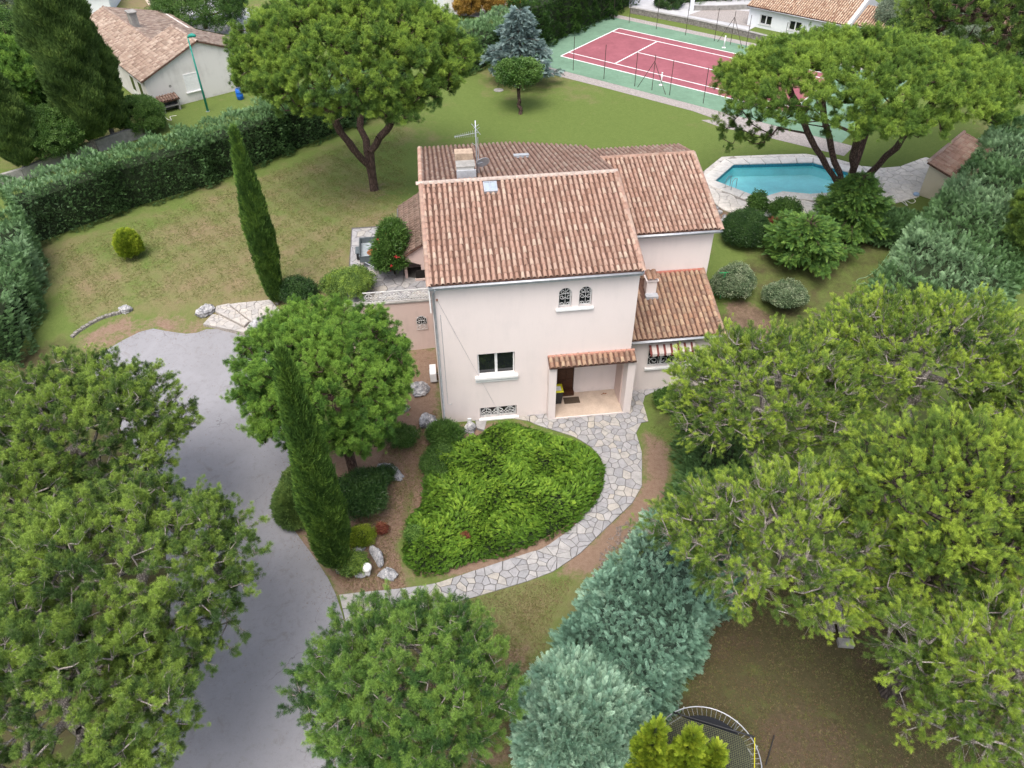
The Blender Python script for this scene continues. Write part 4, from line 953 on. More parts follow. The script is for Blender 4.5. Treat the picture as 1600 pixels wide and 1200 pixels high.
def grille(name, a0, a1, z0, z1, b, parent, kind='scroll', mat='whiteiron', round_=False, r=.012):
    mb = MB(); 
    if round_:
        R = (a1-a0)/2; c = (a0+a1)/2; fr = [(a0, b, z0)]+[(c-R*math.cos(PI*i/14), b, z1-R+R*math.sin(PI*i/14)) for i in range(15)]+[(a1, b, z0)]; mb.tube(fr+[(a0, b, z0)], r)
        mb.tube([(c, b, z0), (c, b, z1)], r*.8)
        for sg in (-1, 1):
            mb.tube(scroll(c+sg*R*.5, z1-R*.75, R*.45, b, 1.2, sg, 0), r*.9, 5); mb.tube(scroll(c+sg*R*.5, z1-R*1.75, R*.42, b, 1.2, sg, PI), r*.9, 5); mb.tube(scroll(c+sg*R*.5, z0+R*.55, R*.4, b, 1.2, sg, 0), r*.9, 5)
        mb.tube([(c-R*.98, b, z1-R*1.3), (c, b, z1-R*1.05), (c+R*.98, b, z1-R*1.3)], r*.8, 5)
    else:
        mb.tube([(a0, b, z0), (a1, b, z0), (a1, b, z1), (a0, b, z1), (a0, b, z0)], r*1.1); h = z1-z0; n = max(2, int((a1-a0)/h/.9+.5)); w = (a1-a0)/n
        for i in range(n):
            c = a0+w*(i+.5)
            for sg in (-1, 1):
                mb.tube(scroll(c+sg*w*.22, z0+h*.68, h*.24, b, 1.2, sg, PI*.5), r, 5); mb.tube(scroll(c+sg*w*.22, z0+h*.28, h*.22, b, 1.2, sg, -PI*.5), r, 5)
            mb.tube([(c-w*.5, b, z0+h*.5), (c, b, z1-.02), (c+w*.5, b, z0+h*.5), (c, b, z0+.02), (c-w*.5, b, z0+h*.5)], r*.8, 5)
            mb.tube([(c, b, z0), (c, b, z1)], r*.8, 5)
    return mb.build(name, M[mat], parent)
for s in (AR1, AR2):
    a0, a1 = W0+s[0], W0+s[1]; f = window('arched_window', a0+.01, a1-.01, 6.76, 7.84, WB+.19, villa, 1, fr=.045); grille('grille', a0+.02, a1-.02, 6.78, 7.85, WB+.03, f, round_=True, r=.013)
MB().box(5.77, 7.55, WB-.12, WB+.16, 6.63, 6.745).build('sill', M['whitepaint'], villa, bevel=.012)
f = window('basement_window', 2.03, 3.91, .13, .83, WB+.2, villa, 2, (1.96, 4.02, WB-.13, WB+.17, .02, .115), fr=.05); grille('grille', 2.06, 3.88, .14, .82, WB+.04, f, r=.014)
# porch
MB().box(5.88, 9.42, WB-.42, 2.0, -.2, .12).build('porch_floor', simple('travertine_tiles', (.50, .40, .32), .6, .12, 2.2, .05, 20), villa)
MB().box(5.80, 9.5, WB-.47, WB-.42, -.2, .10).build('porch_step_edge', M['wall'], villa)
wallholes('porch_wall', (5.62, 1.66), E_A, (0, -1), -.1, 3.6, 4.0, [(.62, 1.52, .32, 2.6)], .12, M['wall'], villa)
[MB().box(x0, x1, WB+.24, 1.66, -.1, 3.6).build('porch_side_wall', M['wall'], villa) for x0, x1 in ((5.62, 5.86), (9.44, 9.6))]; MB().box(5.62, 9.6, WB+.24, 1.7, 3.51, 3.6).build('porch_ceiling', M['wall'], villa)
dr = MB().box(6.26, 7.12, 1.74, 1.79, .34, 2.6).build('front_door', M['wood'], villa)
for i in range(2):
    for j in range(3): MB().box(6.33+i*.4, 6.66+i*.4, 1.715, 1.742, .45+j*.7, 1.05+j*.7).build('door_panel', M['wood'], dr, bevel=.008)
MB().box(6.24, 7.14, 1.42, 1.75, .12, .33).build('door_step', M['wood'], villa)
for a0, a1 in ((5.49, 5.86), (9.44, 9.82)):
    MB().box(a0, a1, WB-.46, WB-.003, -.2, 3.62).build('porch_pillar', M['wall'], villa)
MB().box(5.862, 9.438, WB-.44, WB-.003, 3.42, 3.6).build('porch_beam', M['wall'], villa)
# ---- tiles
def tile_mesh(w=.19, L=.43, r=.6, seg=6, seed=0):
    """one barrel tile: x across, y up the slope, z out of it; wider and lifted at the lower end"""
    vs = []
    for y, wd_, z in ((0, w, .028), (L, w*.80, .004)):
        for sc in (1, .84):
            for i in range(seg+1): t = PI*i/seg; vs.append((-wd_/2*sc*math.cos(t), y, z+wd_*r*sc*math.sin(t)*.82))
    n = seg+1; fs = []
    for i in range(seg): fs += [(i, i+1, 2*n+i+1, 2*n+i), (i, n+i, n+i+1, i+1)]
    return vs, fs
def tile_data(name, mat, w=.19, L=.43):
    vs, fs = tile_mesh(w, L); me = bpy.data.meshes.new(name); me.from_pydata(vs, [], fs); me.materials.append(mat); me.shade_smooth(); return me
def roof_field(root, name, O, eu, ev, U, Vl, mat, individual=0, ok=None, pitch=.2545, course=.375, deckmat='pan', underlay=.08, vfun=None, order='low', tilew=.180, rank=None, small='roof_tiles_small'):
    """roof plane from O along eu (eave) and ev (up the slope): boarding with gutters, then rows of barrel tiles"""
    O = np.array(O, float); eu = unit(eu); ev = unit(ev); nn = np.cross(eu, ev)
    if nn[2] < 0: nn = -nn
    nU = int(round(U/pitch)); p = U/nU; spots = []
    for i in range(nU):
        u = (i+.5)*p; V0, V1 = (0, Vl) if vfun is None else vfun(u)
        k = int((V1-V0)/course)+1
        for j in range(k):
            v = V0+j*course
            if v > V1-.12: continue
            L = min(.43, V1-v+.02); spots.append((u, v, L))
    spots = [s for s in spots if ok is None or ok(s[0], s[1])]
    # deck
    if vfun is None: dk = [O, O+eu*U, O+eu*U+ev*Vl, O+ev*Vl]
    else:
        us = np.linspace(0, U, 25); dk = [O+eu*u+ev*vfun(u)[0] for u in us]+[O+eu*u+ev*vfun(u)[1] for u in us[::-1]]
    deck = MB().slab([tuple(q) for q in dk], underlay).build(name, M[deckmat], root)
    # pan gutters: shallow troughs between the covers
    pan = MB(); 
    for i in range(nU+1):
        u = i*p; V0, V1 = (0, Vl) if vfun is None else vfun(min(max(u, .01), U-.01)); 
        if u < .05 or u > U-.05: continue
        q = [O+eu*(u+d)+ev*v+nn*h for v in (V0, V1) for d, h in ((-.06, .03), (0, .006), (.06, .03))]; pan.add([tuple(x) for x in q], [(0, 1, 4, 3), (1, 2, 5, 4)])
    tag(pan.build('pan_gutters', M[deckmat], deck), kind='stuff')
    if order == 'high': spots.sort(key=lambda s: -s[1])
    else: spots.sort(key=lambda s: s[1])
    rg = np.random.default_rng(int(U*100)); R = Matrix(((eu[0], ev[0], nn[0]), (eu[1], ev[1], nn[1]), (eu[2], ev[2], nn[2]))); eul = R.to_euler()
    mds = [tile_data('roof_tile', mat, tilew*f) for f in (1, .97, 1.03)] if individual else []
    bv, bf = tile_mesh(tilew); bv = np.array(bv); rest = MB(); VV = []; FF = []; TT = []; nv = len(bv)
    for i, (u, v, L) in enumerate(spots):
        du, dz, ro = rg.normal(0, .008), rg.uniform(0, .010), rg.normal(0, .018); P = O+eu*(u+du)+ev*(v+rg.normal(0, .008))+nn*(.012+dz)
        if i < individual:
            o = bpy.data.objects.new('roof_tile', mds[int(rg.integers(3))]); COL.objects.link(o); o.parent = deck; o.location = tuple(P); o.rotation_euler = (R @ Matrix.Rotation(ro, 3, 'Z')).to_euler(); o.scale = (1, L/.43, 1)
        else:
            c, s = math.cos(ro), math.sin(ro); q = bv*[1, L/.43, 1]; q = np.stack([q[:, 0]*c-q[:, 1]*s, q[:, 0]*s+q[:, 1]*c, q[:, 2]], 1)
            VV.append(P+q[:, :1]*eu+q[:, 1:2]*ev+q[:, 2:]*nn); FF.append(np.array(bf)+nv*len(FF)); TT.append(np.full(nv, rg.random()*.99+.005))
    if VV:
        me = npmesh(small, np.concatenate(VV), np.concatenate(FF), mat, True); a = me.attributes.new('tint', 'FLOAT', 'POINT'); a.data.foreach_set('value', np.concatenate(TT).astype(np.float32)); tag(link(small, me, deck), kind='stuff')
    return deck, len(spots)
def ridge(root, pts, mat, r=.12, name='ridge_tile', step=.42, seed=0, drop=.0):
    """row of overlapping half-round tiles along a line, each its own mesh"""
    P = [np.array(p, float) for p in pts]; rg = np.random.default_rng(seed+3)
    for a, b in zip(P[:-1], P[1:]):
        L = np.linalg.norm(b-a); e = (b-a)/L; s = unit(np.cross(e, (0, 0, 1))); u = np.cross(s, e); k = max(1, int(round(L/step)))
        for j in range(k):
            vs = []
            for t, rr in ((j/k-.02, r*.92), ((j+1)/k, r*1.05)):
                for sc in (1, .85):
                    for i in range(7): an = PI*i/6; vs.append(tuple(a+e*L*t+(s*math.cos(an)+u*math.sin(an)*.9)*rr*sc-u*drop+u*rg.uniform(0, .006)))
            fs = [(i, i+1, 14+i+1, 14+i) for i in range(6)]+[(14+i, 14+i+1, 21+i+1, 21+i) for i in range(6)]
            MB().add(vs, fs, 0).build(name, mat, root, True)
ev = unit((0, BR, ZRD-ZE)); Lf = math.hypot(BR, ZRD-ZE)
def skyl(u, v): return not (2.95 < u < 3.72 and Lf-.95 < v < Lf-.18)
main_roof, nt_ = roof_field(villa, 'roof', (0, -.02, ZE), (1, 0, 0), ev, 9.68, Lf, M['tile'], 225, skyl)
sb = .265
def backv(u):                     # distance down the back slope from the ridge, shortened where the eave swings forward
    bb = BE if u < 5.6 else BE+(13.0-BE)*sstep(((u-5.6)/4.08)*.5+.0)*2*.5 if False else (BE if u < 5.2 else BE-(BE-13.0)*((u-5.2)/4.48)**1.25)
    return bb
evb = unit((0, -1, sb))
def vb(u):
    bb = backv(u); s = math.sqrt(1+sb*sb); return ((BE-bb)*s, (BE-BR-.0)*s)
chim = lambda u, v: not (1.78 < u < 2.75 and (BE-BR)*1.034-2.6 < v < (BE-BR)*1.034-.55)
roof_field(villa, 'back_roof', (0, BE, ZRD-sb*(BE-BR)), (1, 0, 0), evb, 9.68, 1, M['tile'], 0, chim, vfun=vb)
ridge(main_roof, [(-.02, BR, ZRD+.03), (9.7, BR, ZRD+.03)], M['mortar'], .13, seed=1)
ridge(main_roof, [(.02, BR-.1, ZRD-.0), (.02, 0, ZE+.03)][::-1], M['tile'], .12, 'verge_tile'); ridge(main_roof, [(9.66, 0, ZE+.03), (9.66, BR-.1, ZRD)], M['tile'], .12, 'verge_tile')
ridge(main_roof, [(.02, BE, ZRD-sb*(BE-BR)+.03), (.02, BR+.1, ZRD)], M['tile'], .12, 'verge_tile')
def gutter(root, p0, p1, r=.075, name='gutter'):
    a, b = np.array(p0, float), np.array(p1, float); e = unit(b-a); s = unit(np.cross(e, (0, 0, 1))); vs = []
    for q in (a, b):
        for rr in (r, r*.86):
            for i in range(9): an = PI+PI*i/8; vs.append(tuple(q+s*math.cos(an)*rr+np.array([0, 0, 1])*math.sin(an)*rr))
    fs = [(i, i+1, 18+i+1, 18+i) for i in range(8)]+[(9+i, 27+i, 27+i+1, 9+i+1) for i in range(8)]+[(0, 18, 27, 9), (8, 17, 35, 26)]+[(i, 9+i, 10+i, i+1) for i in range(8)]+[(18+i, 19+i, 28+i, 27+i) for i in range(8)]
    MB().add(vs, fs).build(name, M['zinc'], root, True)
gutter(villa, (.0, -.07, ZE-.05), (9.7, -.07, ZE-.05), .085); MB().box(.02, 9.68, .03, .05, ZE-.30, ZE-.02).build('fascia', M['zinc'], villa); MB().box(.05, 9.64, .052, .3, ZE-.29, ZE-.24).build('soffit', M['whitepaint'], villa)
MB().tube([(.28, -.07, ZE-.12), (.26, .05, ZE-.35), (.18, .2, ZE-.6), (.18, .2, .1), (.2, .1, .0)], .05, 8).build('downpipe', M['zinc'], villa, True)
MB().tube([(.42, WB-.02, 6.9), (.42, WB-.02, 1.35), (.55, WB-.03, 1.3), (.62, WB-.04, 1.36), (.62, WB-.04, 1.42)], .012, 5).build('wall_pipe', M['zinc'], villa)
MB().tube([(.33, WB-.02, 7.75), (1.4, WB-.05, 4.8), (2.85, WB-.03, .85)], .0055, 4).build('cable', M['galv'], villa); MB().box(.3, .36, WB-.05, WB, 7.7, 7.8).build('cable_fixing', M['rust'], villa)
MB().box(-.02, .04, .06, .34, 7.2, ZE-.15).build('corner_board', M['whitepaint'], villa)
MB().box(1.35, 1.55, WB-.05, WB, .0, .2).build('meter_box', M['wall_white'], villa)
# skylight on the front slope, vent on the back slope
def on_front(u, v, h=0.): nn = unit(np.cross((1, 0, 0), ev)); return np.array([0, -.02, ZE])+np.array([1, 0, 0])*u+ev*v+nn*h
sk = MB()
for (u0, u1, v0, v1) in ((3.0, 3.66, Lf-.92, Lf-.86), (3.0, 3.66, Lf-.30, Lf-.24), (3.0, 3.06, Lf-.86, Lf-.30), (3.60, 3.66, Lf-.86, Lf-.30), (3.31, 3.35, Lf-.86, Lf-.30)):
    q = [on_front(u, v, h) for h in (.0, .16) for v in (v0, v1) for u in (u0, u1)]; sk.add([tuple(x) for x in q], [(0, 2, 3, 1), (4, 5, 7, 6), (0, 1, 5, 4), (2, 6, 7, 3), (0, 4, 6, 2), (1, 3, 7, 5)])
sk = sk.build('skylight', M['galv'], main_roof); MB().quad(*[tuple(on_front(u, v, .13)) for u, v in ((3.05, Lf-.87), (3.61, Lf-.87), (3.61, Lf-.29), (3.05, Lf-.29))]).build('pane', simple('pale_roof_glass', (.34, .39, .44), .15, .1, 3, 0, spec=.7), sk)
nb = unit(np.cross((1, 0, 0), (0, -1, sb))*-1); nb = nb if nb[2] > 0 else -nb
vp = np.array([5.55, BR+5.0, ZRD-sb*5.0]); o = MB().box(-.38, .38, -.22, .22, .05, .17).box(-.42, .42, -.26, .26, .17, .2).build('roof_vent', M['zinc'], main_roof); o.location = tuple(vp); o.rotation_euler = (-math.atan(sb), 0, 0)
# chimney, dish and aerial
cb, cz = BR+1.5, ZRD-sb*1.5
ch = MB().box(1.86, 2.68, BR+.75, BR+2.0, cz-.6, ZRD+.36).build('chimney', M['wall_grey'], villa)
MB().box(1.8, 2.74, BR+.70, BR+1.42, ZRD+.365, ZRD+.43).build('chimney_cap', M['concrete'], ch); MB().box(1.80, 2.70, BR+1.5, BR+2.1, ZRD+.362, ZRD+.72).build('chimney_stack', M['stonepink'], ch)
MB().box(1.8, 2.76, BR+.62, BR+.74, cz-.3, ZRD+.25).build('chimney_flashing', M['zinc'], ch)
ae = empty('television_aerial', 'grey television aerial on a mast beside the white chimney on the roof ridge', 'aerial', HW(2.86, BR+1.3, ZRD-.3), HA)
MB().tube([(0, 0, 0), (0, 0, 2.75)], .028, 8).build('mast', M['galv'], ae, True); MB().tube([(.09, .02, .05), (.09, .02, 1.9)], .02, 6).build('brace', M['galv'], ae)
ya = MB().tube([(.1, 0, 2.15), (-1.05, -.05, 2.02)], .014, 5).build('boom', M['galv'], ae)
for i in range(11): x = -.05-i*.095; MB().tube([(x, -.05, 2.14+x*.11-.17+.03*i*.3), (x, -.05, 2.14+x*.11+.17-.03*i*.3)], .009, 4).tube([(x, -.12, 2.14+x*.11), (x, .06, 2.14+x*.11)], .008, 4).build('element', M['galv'], ya)
MB().tube([(-.18, 0, 2.6), (.22, 0, 2.05)], .015, 5).tube([(-.1, -.12, 2.42), (.16, .1, 2.5)], .01, 4).tube([(-.05, -.15, 2.3), (.2, .12, 2.36)], .01, 4).tube([(-.2, 0, 1.65), (.05, 0, 1.45)], .01, 4).build('reflector', M['galv'], ae)
ds = empty('satellite_dish', 'round pale grey satellite dish fixed to the aerial mast beside the chimney', 'satellite dish', HW(3.05, BR+1.35, ZRD+.25), HA)
mb = MB(); mb.lathe([(.02, .07), (.2, .045), (.34, .0), (.36, -.01), (.34, -.02), (.2, .02), (.02, .045)], 20); dd = mb.build('reflector', M['zinc'], ds, True); dd.rotation_euler = (math.radians(-62), 0, math.radians(12)); dd.location = (.1, 0, .05)
MB().tube([(-.19, -.05, .0), (0, .0, .02), (.1, .02, .05)], .02, 5).build('bracket', M['galv'], ds); MB().tube([(.1, 0, -.28), (.16, .4, -.1)], .012, 4).build('feed_arm', M['galv'], ds)
# ---- upper right wing
WZE, WBE, WZR, WBR, WA1 = 7.45, 5.12, 8.98, 10.85, 15.24
evw = unit((0, WBR-WBE, WZR-WZE)); Lw = math.hypot(WBR-WBE, WZR-WZE)
wing, k_ = roof_field(villa, 'wing_roof', (9.72, WBE, WZE), (1, 0, 0), evw, WA1-9.72, Lw, M['tile'], 0)
wb_, wbe = .26, 13.25
roof_field(villa, 'wing_back_roof', (9.72, wbe, WZR-wb_*(wbe-WBR)), (1, 0, 0), unit((0, -1, wb_)), WA1-9.72, (wbe-WBR)*1.033, M['tile'], 0)
ridge(wing, [(9.95, WBR, WZR+.02), (WA1, WBR, WZR+.02)], M['tile'], .12, seed=2); ridge(wing, [(WA1-.02, WBE, WZE+.02), (WA1-.02, WBR, WZR)], M['tile'], .12, 'verge_tile')
gutter(villa, (9.75, WBE-.07, WZE-.05), (WA1+.02, WBE-.07, WZE-.05), .08); MB().box(9.75, WA1, WBE+.04, WBE+.06, WZE-.26, WZE-.02).build('fascia', M['zinc'], villa)
mb = MB(); prof = [(WBE+.32, -.3), (13.0, -.3), (13.0, WZR-wb_*(13-WBR)-.12), (WBR, WZR-.12), (WBE+.32, WZE+.02)]
n = len(prof); mb.add([(9.4, b, z) for b, z in prof]+[(14.98, b, z) for b, z in prof], [tuple(range(n)), tuple(range(2*n-1, n-1, -1))]+[(i, n+i, n+(i+1) % n, (i+1) % n) for i in range(n)]); mb.build('wing_wall', M['wall'], villa)
# ---- low right wing with its own roof, awning window and small chimney
LZE, LBE, LZT, LBT = 3.68, 1.2, 4.86, 5.42
evl = unit((0, LBT-LBE, LZT-LZE)); Ll = math.hypot(LBT-LBE, LZT-LZE); LA0, LA1 = 9.66, 14.72
schim = lambda u, v: not (1.45 < u < 2.2 and 2.45 < v < 3.6)
low, k_ = roof_field(villa, 'low_roof', (LA0, LBE, LZE), (1, 0, 0), evl, LA1-LA0, Ll, M['tile_warm'], 70, schim, pitch=.262, course=.36, tilew=.20)
ridge(low, [(LA1-.03, LBE, LZE+.02), (LA1-.03, LBT, LZT+.02)], M['tile_warm'], .12, 'verge_tile'); MB().box(LA0, LA1, LBT-.14, LBT+.0, LZT-.02, LZT+.09).build('flashing', simple('terracotta_mortar', (.42, .16, .12), .9, .2, 8, .2, 30), low)
gutter(villa, (9.64, LBE-.07, LZE-.05), (LA1+.02, LBE-.07, LZE-.05), .08); MB().box(9.64, LA1, LBE+.04, LBE+.06, LZE-.22, LZE-.02).build('fascia', M['zinc'], villa)
LW = (10.95-9.63, 13.25-9.63, 1.62, 3.1)
wallholes('low_wall', (9.63, 1.5), E_A, (0, -1), -.3, 3.66, 14.45-9.63, [LW], .24, M['wall'], villa); MB().box(14.21, 14.45, 1.742, 5.4, -.3, 3.75).build('low_side_wall', M['wall'], villa); MB().box(10.6, 13.6, 2.9, 3.0, 1, 3.4).build('room_back', M['dark'], villa)
lw_ = window('kitchen_window', 10.96, 13.24, 1.63, 3.09, 1.66, villa, 3, (10.83, 13.35, 1.36, 1.62, 1.49, 1.615), fr=.05); grille('grille', 10.99, 13.21, 1.66, 2.85, 1.54, lw_, r=.016)
aw = empty('window_awning', 'rolled striped awning with scalloped valance over the barred window of the low wing', 'awning', HW(12.1, 1.46, 3.05), HA)
MB().tube([(-1.2, 0, .12), (1.2, 0, .12)], .07, 10).build('cassette', M['fabw'], aw, True)
ns = 20
for i in range(ns):
    x0, x1 = -1.2+2.4*i/ns, -1.2+2.4*(i+1)/ns; m = (x0+x1)/2; vs = []
    for k in range(5):
        t = k/4; y = -.05-.42*t; z = .14-.30*t; vs += [(x0, y, z), (x1, y, z)]
    vs += [(x0, -.47, -.27), (m, -.475, -.36 if i % 2 else -.33), (x1, -.47, -.27)]
    MB().add(vs, [(2*k, 2*k+1, 2*k+3, 2*k+2) for k in range(4)]+[(8, 9, 12, 11, 10)]).build('stripe', M['fabr'] if i % 3 == 0 else M['fabw'], aw)
sc_ = MB().box(11.24, 11.78, 4.0, 4.5, 4.2, 5.30).box(11.18, 11.84, 3.94, 4.56, 5.30, 5.37).build('small_chimney', M['wall'], low); MB().box(11.18, 11.84, 3.66, 3.995, 4.25, 4.56).build('flashing', M['zinc'], sc_)
for x in (11.37, 11.65): ridge(sc_, [(x, 3.9, 5.44), (x, 4.56, 5.58)], M['tile_warm'], .14, 'cap_tile', step=.9)
# ---- canopy over the porch
evc = unit((0, .72, .26)); cn, k_ = roof_field(villa, 'porch_roof', (5.46, -.36, 3.66), (1, 0, 0), evc, 4.32, .70, M['tile_warm'], 40, course=.30, pitch=.27, tilew=.2)
MB().box(5.46, 9.78, .17, .29, 3.88, 3.98).build('mortar_edge', simple('pink_mortar', (.46, .24, .18), .95, .2, 8, .3, 30), cn)
# ---- left annex with dark lichened roof and the terrace
AZ0, AZ1, AA, AB0, AB1 = 5.15, 6.1, -1.52, 8.1, 14.0
eva = unit((-AA-.02, 0, AZ1-AZ0)); La = math.hypot(-AA, AZ1-AZ0)
an_, k_ = roof_field(villa, 'annex_roof', (AA, AB1, AZ0), (0, -1, 0), eva, AB1-AB0, La, M['tile_dark'], 0)
gutter(villa, (AA-.05, AB0, AZ0-.05), (AA-.05, AB1, AZ0-.05), .07)
mb = MB(); pr_ = [(-1.35, 3.66), (-.001, 3.66), (-.001, AZ1-.12), (-1.35, AZ0+.0)]
# front gable of the annex: lintel band above an open bay, and its back wall
mb.add([(a, b, z) for b in (8.25, 8.45) for a, z in ((-1.35, 5.0), (-.42, 4.62), (-.42, 3.66), (-.001, 3.66), (-.001, AZ1-.14), (-1.35, AZ0))], [(0, 1, 4, 5), (1, 2, 3, 4), (6, 11, 10, 7), (7, 10, 9, 8), (0, 6, 7, 1), (1, 7, 8, 2), (5, 4, 10, 11), (0, 5, 11, 6)])
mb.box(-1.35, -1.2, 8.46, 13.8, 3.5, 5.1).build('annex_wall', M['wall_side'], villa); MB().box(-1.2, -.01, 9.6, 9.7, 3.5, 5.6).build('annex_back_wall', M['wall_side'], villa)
MB().box(-.75, -.05, 8.18, 8.248, 3.78, 4.28).build('hatch', M['dark'], villa); MB().box(-.80, 0.0, 8.12, 8.24, 3.66, 3.77).build('hatch_sill', M['wall_side'], villa)
TZ = 3.62
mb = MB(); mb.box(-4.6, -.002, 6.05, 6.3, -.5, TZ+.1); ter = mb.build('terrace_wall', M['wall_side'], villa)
MB().box(-4.65, .0, 5.98, 6.34, TZ+.101, TZ+.17).build('terrace_coping', M['concrete'], villa)
bl = grille('balustrade', -3.55, -.05, TZ+.19, TZ+.78, 6.15, villa, r=.014); mb = MB().tube([(-3.6, 6.15, TZ+.82), (0, 6.15, TZ+.82)], .022, 6); mb.build('handrail', M['whiteiron'], bl)
c_ = HB(659, 503, 6.05); g0, g1 = c_[0]-.3, c_[0]+.3
vw = MB().box(g0-.02, g1+.02, 6.03, 6.045, c_[2]-.55, c_[2]+.35).build('vent_window', M['wall_side'], villa)
mb = MB(); R_ = .29; mb.add([(c_[0]-R_*math.cos(PI*i/10), 6.02, c_[2]+.15+R_*math.sin(PI*i/10)) for i in range(11)]+[(c_[0]+R_, 6.02, c_[2]-.12), (c_[0]-R_, 6.02, c_[2]-.12)], [tuple(range(13))]); mb.build('opening', M['dark'], vw); grille('grille', c_[0]-.28, c_[0]+.28, c_[2]-.45, c_[2]+.44, 5.99, vw, round_=True)
MB().box(-4.58, -.003, 6.31, 14.6, -.5, TZ-.04).build('terrace_slab', M['wall_side'], villa)
tp = MB().box(-4.58, -.004, 6.311, 14.6, TZ-.038, TZ).build('terrace_paving', M['joint'], villa)
loop = [(-4.5, 6.4), (-1.45, 6.4), (-1.45, 8.2), (-.05, 8.2), (-.05, 6.4)]; TPOLY = [(-4.52, 6.36), (-.05, 6.36), (-.05, 8.1), (-1.45, 8.1), (-1.45, 14.4), (-4.52, 14.4)]
stones(voronoi(TPOLY, .5, None, .44, 12), .02, .03, lambda x, y: TZ, M['flag'], tp, 200, seed=8)
# air conditioner on the left wall
c_ = HAx(675, 583, -.3)
acu = empty('air_conditioner', 'white air conditioning unit on the shaded left side wall of the villa', 'air conditioner', HW(-.24, c_[1], c_[2]-.3), HA)
MB().box(-.17, .17, -.42, .42, 0, .58).build('casing', M['whitepaint'], acu, bevel=.02); MB().tube([(-.18, .22*math.cos(t*PI/8), .29+.22*math.sin(t*PI/8)) for t in range(16)], .012, 5, closed=True).tube([(-.18, 0, .08), (-.18, 0, .5)], .01, 4).build('fan_guard', M['galv'], acu); MB().box(-.1, .24, -.32, -.28, -.06, -.002).box(-.1, .24, .28, .32, -.06, -.002).build('bracket', M['galv'], acu)
# things in the porch
bn = empty('wheelie_bin', 'dark grey wheelie bin with a yellow lid standing in the porch beside the door', 'bin', HW(6.16, 1.02, .12), HA)
MB().add([(-.2, -.2, .06), (.2, -.2, .06), (.2, .22, .06), (-.2, .22, .06), (-.26, -.27, .92), (.26, -.27, .92), (.26, .30, .92), (-.26, .30, .92)], [(0, 3, 2, 1), (0, 1, 5, 4), (1, 2, 6, 5), (2, 3, 7, 6), (3, 0, 4, 7), (4, 5, 6, 7)]).box(-.28, .28, -.29, .31, .88, .925).build('body', M['black'], bn, bevel=.012)
MB().add([(-.29, -.31, .93), (.29, -.31, .93), (.29, .31, .93), (-.29, .31, .93), (-.25, -.26, 1.0), (.25, -.26, 1.0), (.26, .28, 1.03), (-.26, .28, 1.03)], [(0, 3, 2, 1), (0, 1, 5, 4), (1, 2, 6, 5), (2, 3, 7, 6), (3, 0, 4, 7), (4, 5, 6, 7)]).build('lid', M['yellow'], bn, bevel=.01)
MB().box(-.14, .16, -.16, .14, 1.018, 1.03).build('lid_sticker', M['wall_white'], bn).rotation_euler = (.05, 0, 0)
for x in (-.23, .23): MB().tube([(x-.02, .28, .09), (x+.02, .28, .09)], .09, 12).build('wheel', M['black'], bn)
MB().tube([(-.2, .33, .95), (.2, .33, .95)], .018, 6).build('handle', M['black'], bn)
dm = MB().box(-.42, .42, -.24, .24, 0, .022).build('doormat', M['matbrown'], None, bevel=.006); dm.location = tuple(HW(6.95, 1.05, .121)); dm.rotation_euler = (0, 0, HA); tag(dm, 'rectangular brown coir doormat on the porch floor before the door', 'doormat')
pl_ = MB().tube([(0, 0, 0), (.1, .05, .02), (.22, .02, .03)], .015, 5).tube([(.1, .05, .02), (.16, .12, .03)], .012, 5).add([(.2, 0, .02), (.3, .03, .04), (.26, .1, .03), (.2, .06, .02)], [(0, 1, 2, 3)]).build('fallen_twig', M['rust']); pl_.location = tuple(HW(8.6, 1.3, .125)); tag(pl_, 'small brown fallen twig on the porch floor near the back right corner', 'twig')
# ================================================================ GARDEN OBJECTS
# fan-shaped steps from the drive up to the lawn
def slabpoly(pix, z0, z1, name, mat, parent, base):
    P = [at(px, py, z1)-base for px, py in pix]; return MB().prism([(p[0], p[1]) for p in P], z0-base[2], z1-base[2]).build(name, mat, parent)
sb_ = gp(350, 508); steps = empty('garden_steps', 'fan of three crazy-paved stone steps leading from the drive up to the lawn', 'steps', sb_)
z_ = sb_[2]
treads = [([(317, 506), (381, 519), (396, 508), (336, 486)], z_+.14), ([(336, 486), (381, 509), (394, 498), (358, 474), (338, 478)], z_+.32), ([(358, 475), (393, 502), (412, 502), (440, 488), (422, 468), (395, 471), (372, 473)], z_+.50)]
for i, (pix, z) in enumerate(treads):
    P = [at(px, py, z)[:2] for px, py in pix]; tr = MB().prism([(p[0]-sb_[0], p[1]-sb_[1]) for p in P], -.5, z-z_-.03).build('tread', M['jointpale'], steps)
    PP = [tuple(p) for p in P]
    cs = [((c[0]-sb_[0], c[1]-sb_[1]), [np.array([q[0]-sb_[0], q[1]-sb_[1]]) for q in L]) for c, L in voronoi(PP, .34, None, .44, 20+i)]
    stones(cs, .014, .035, lambda x, y: z-z_-.03, M['flagmid'], tr, 60, seed=30+i)
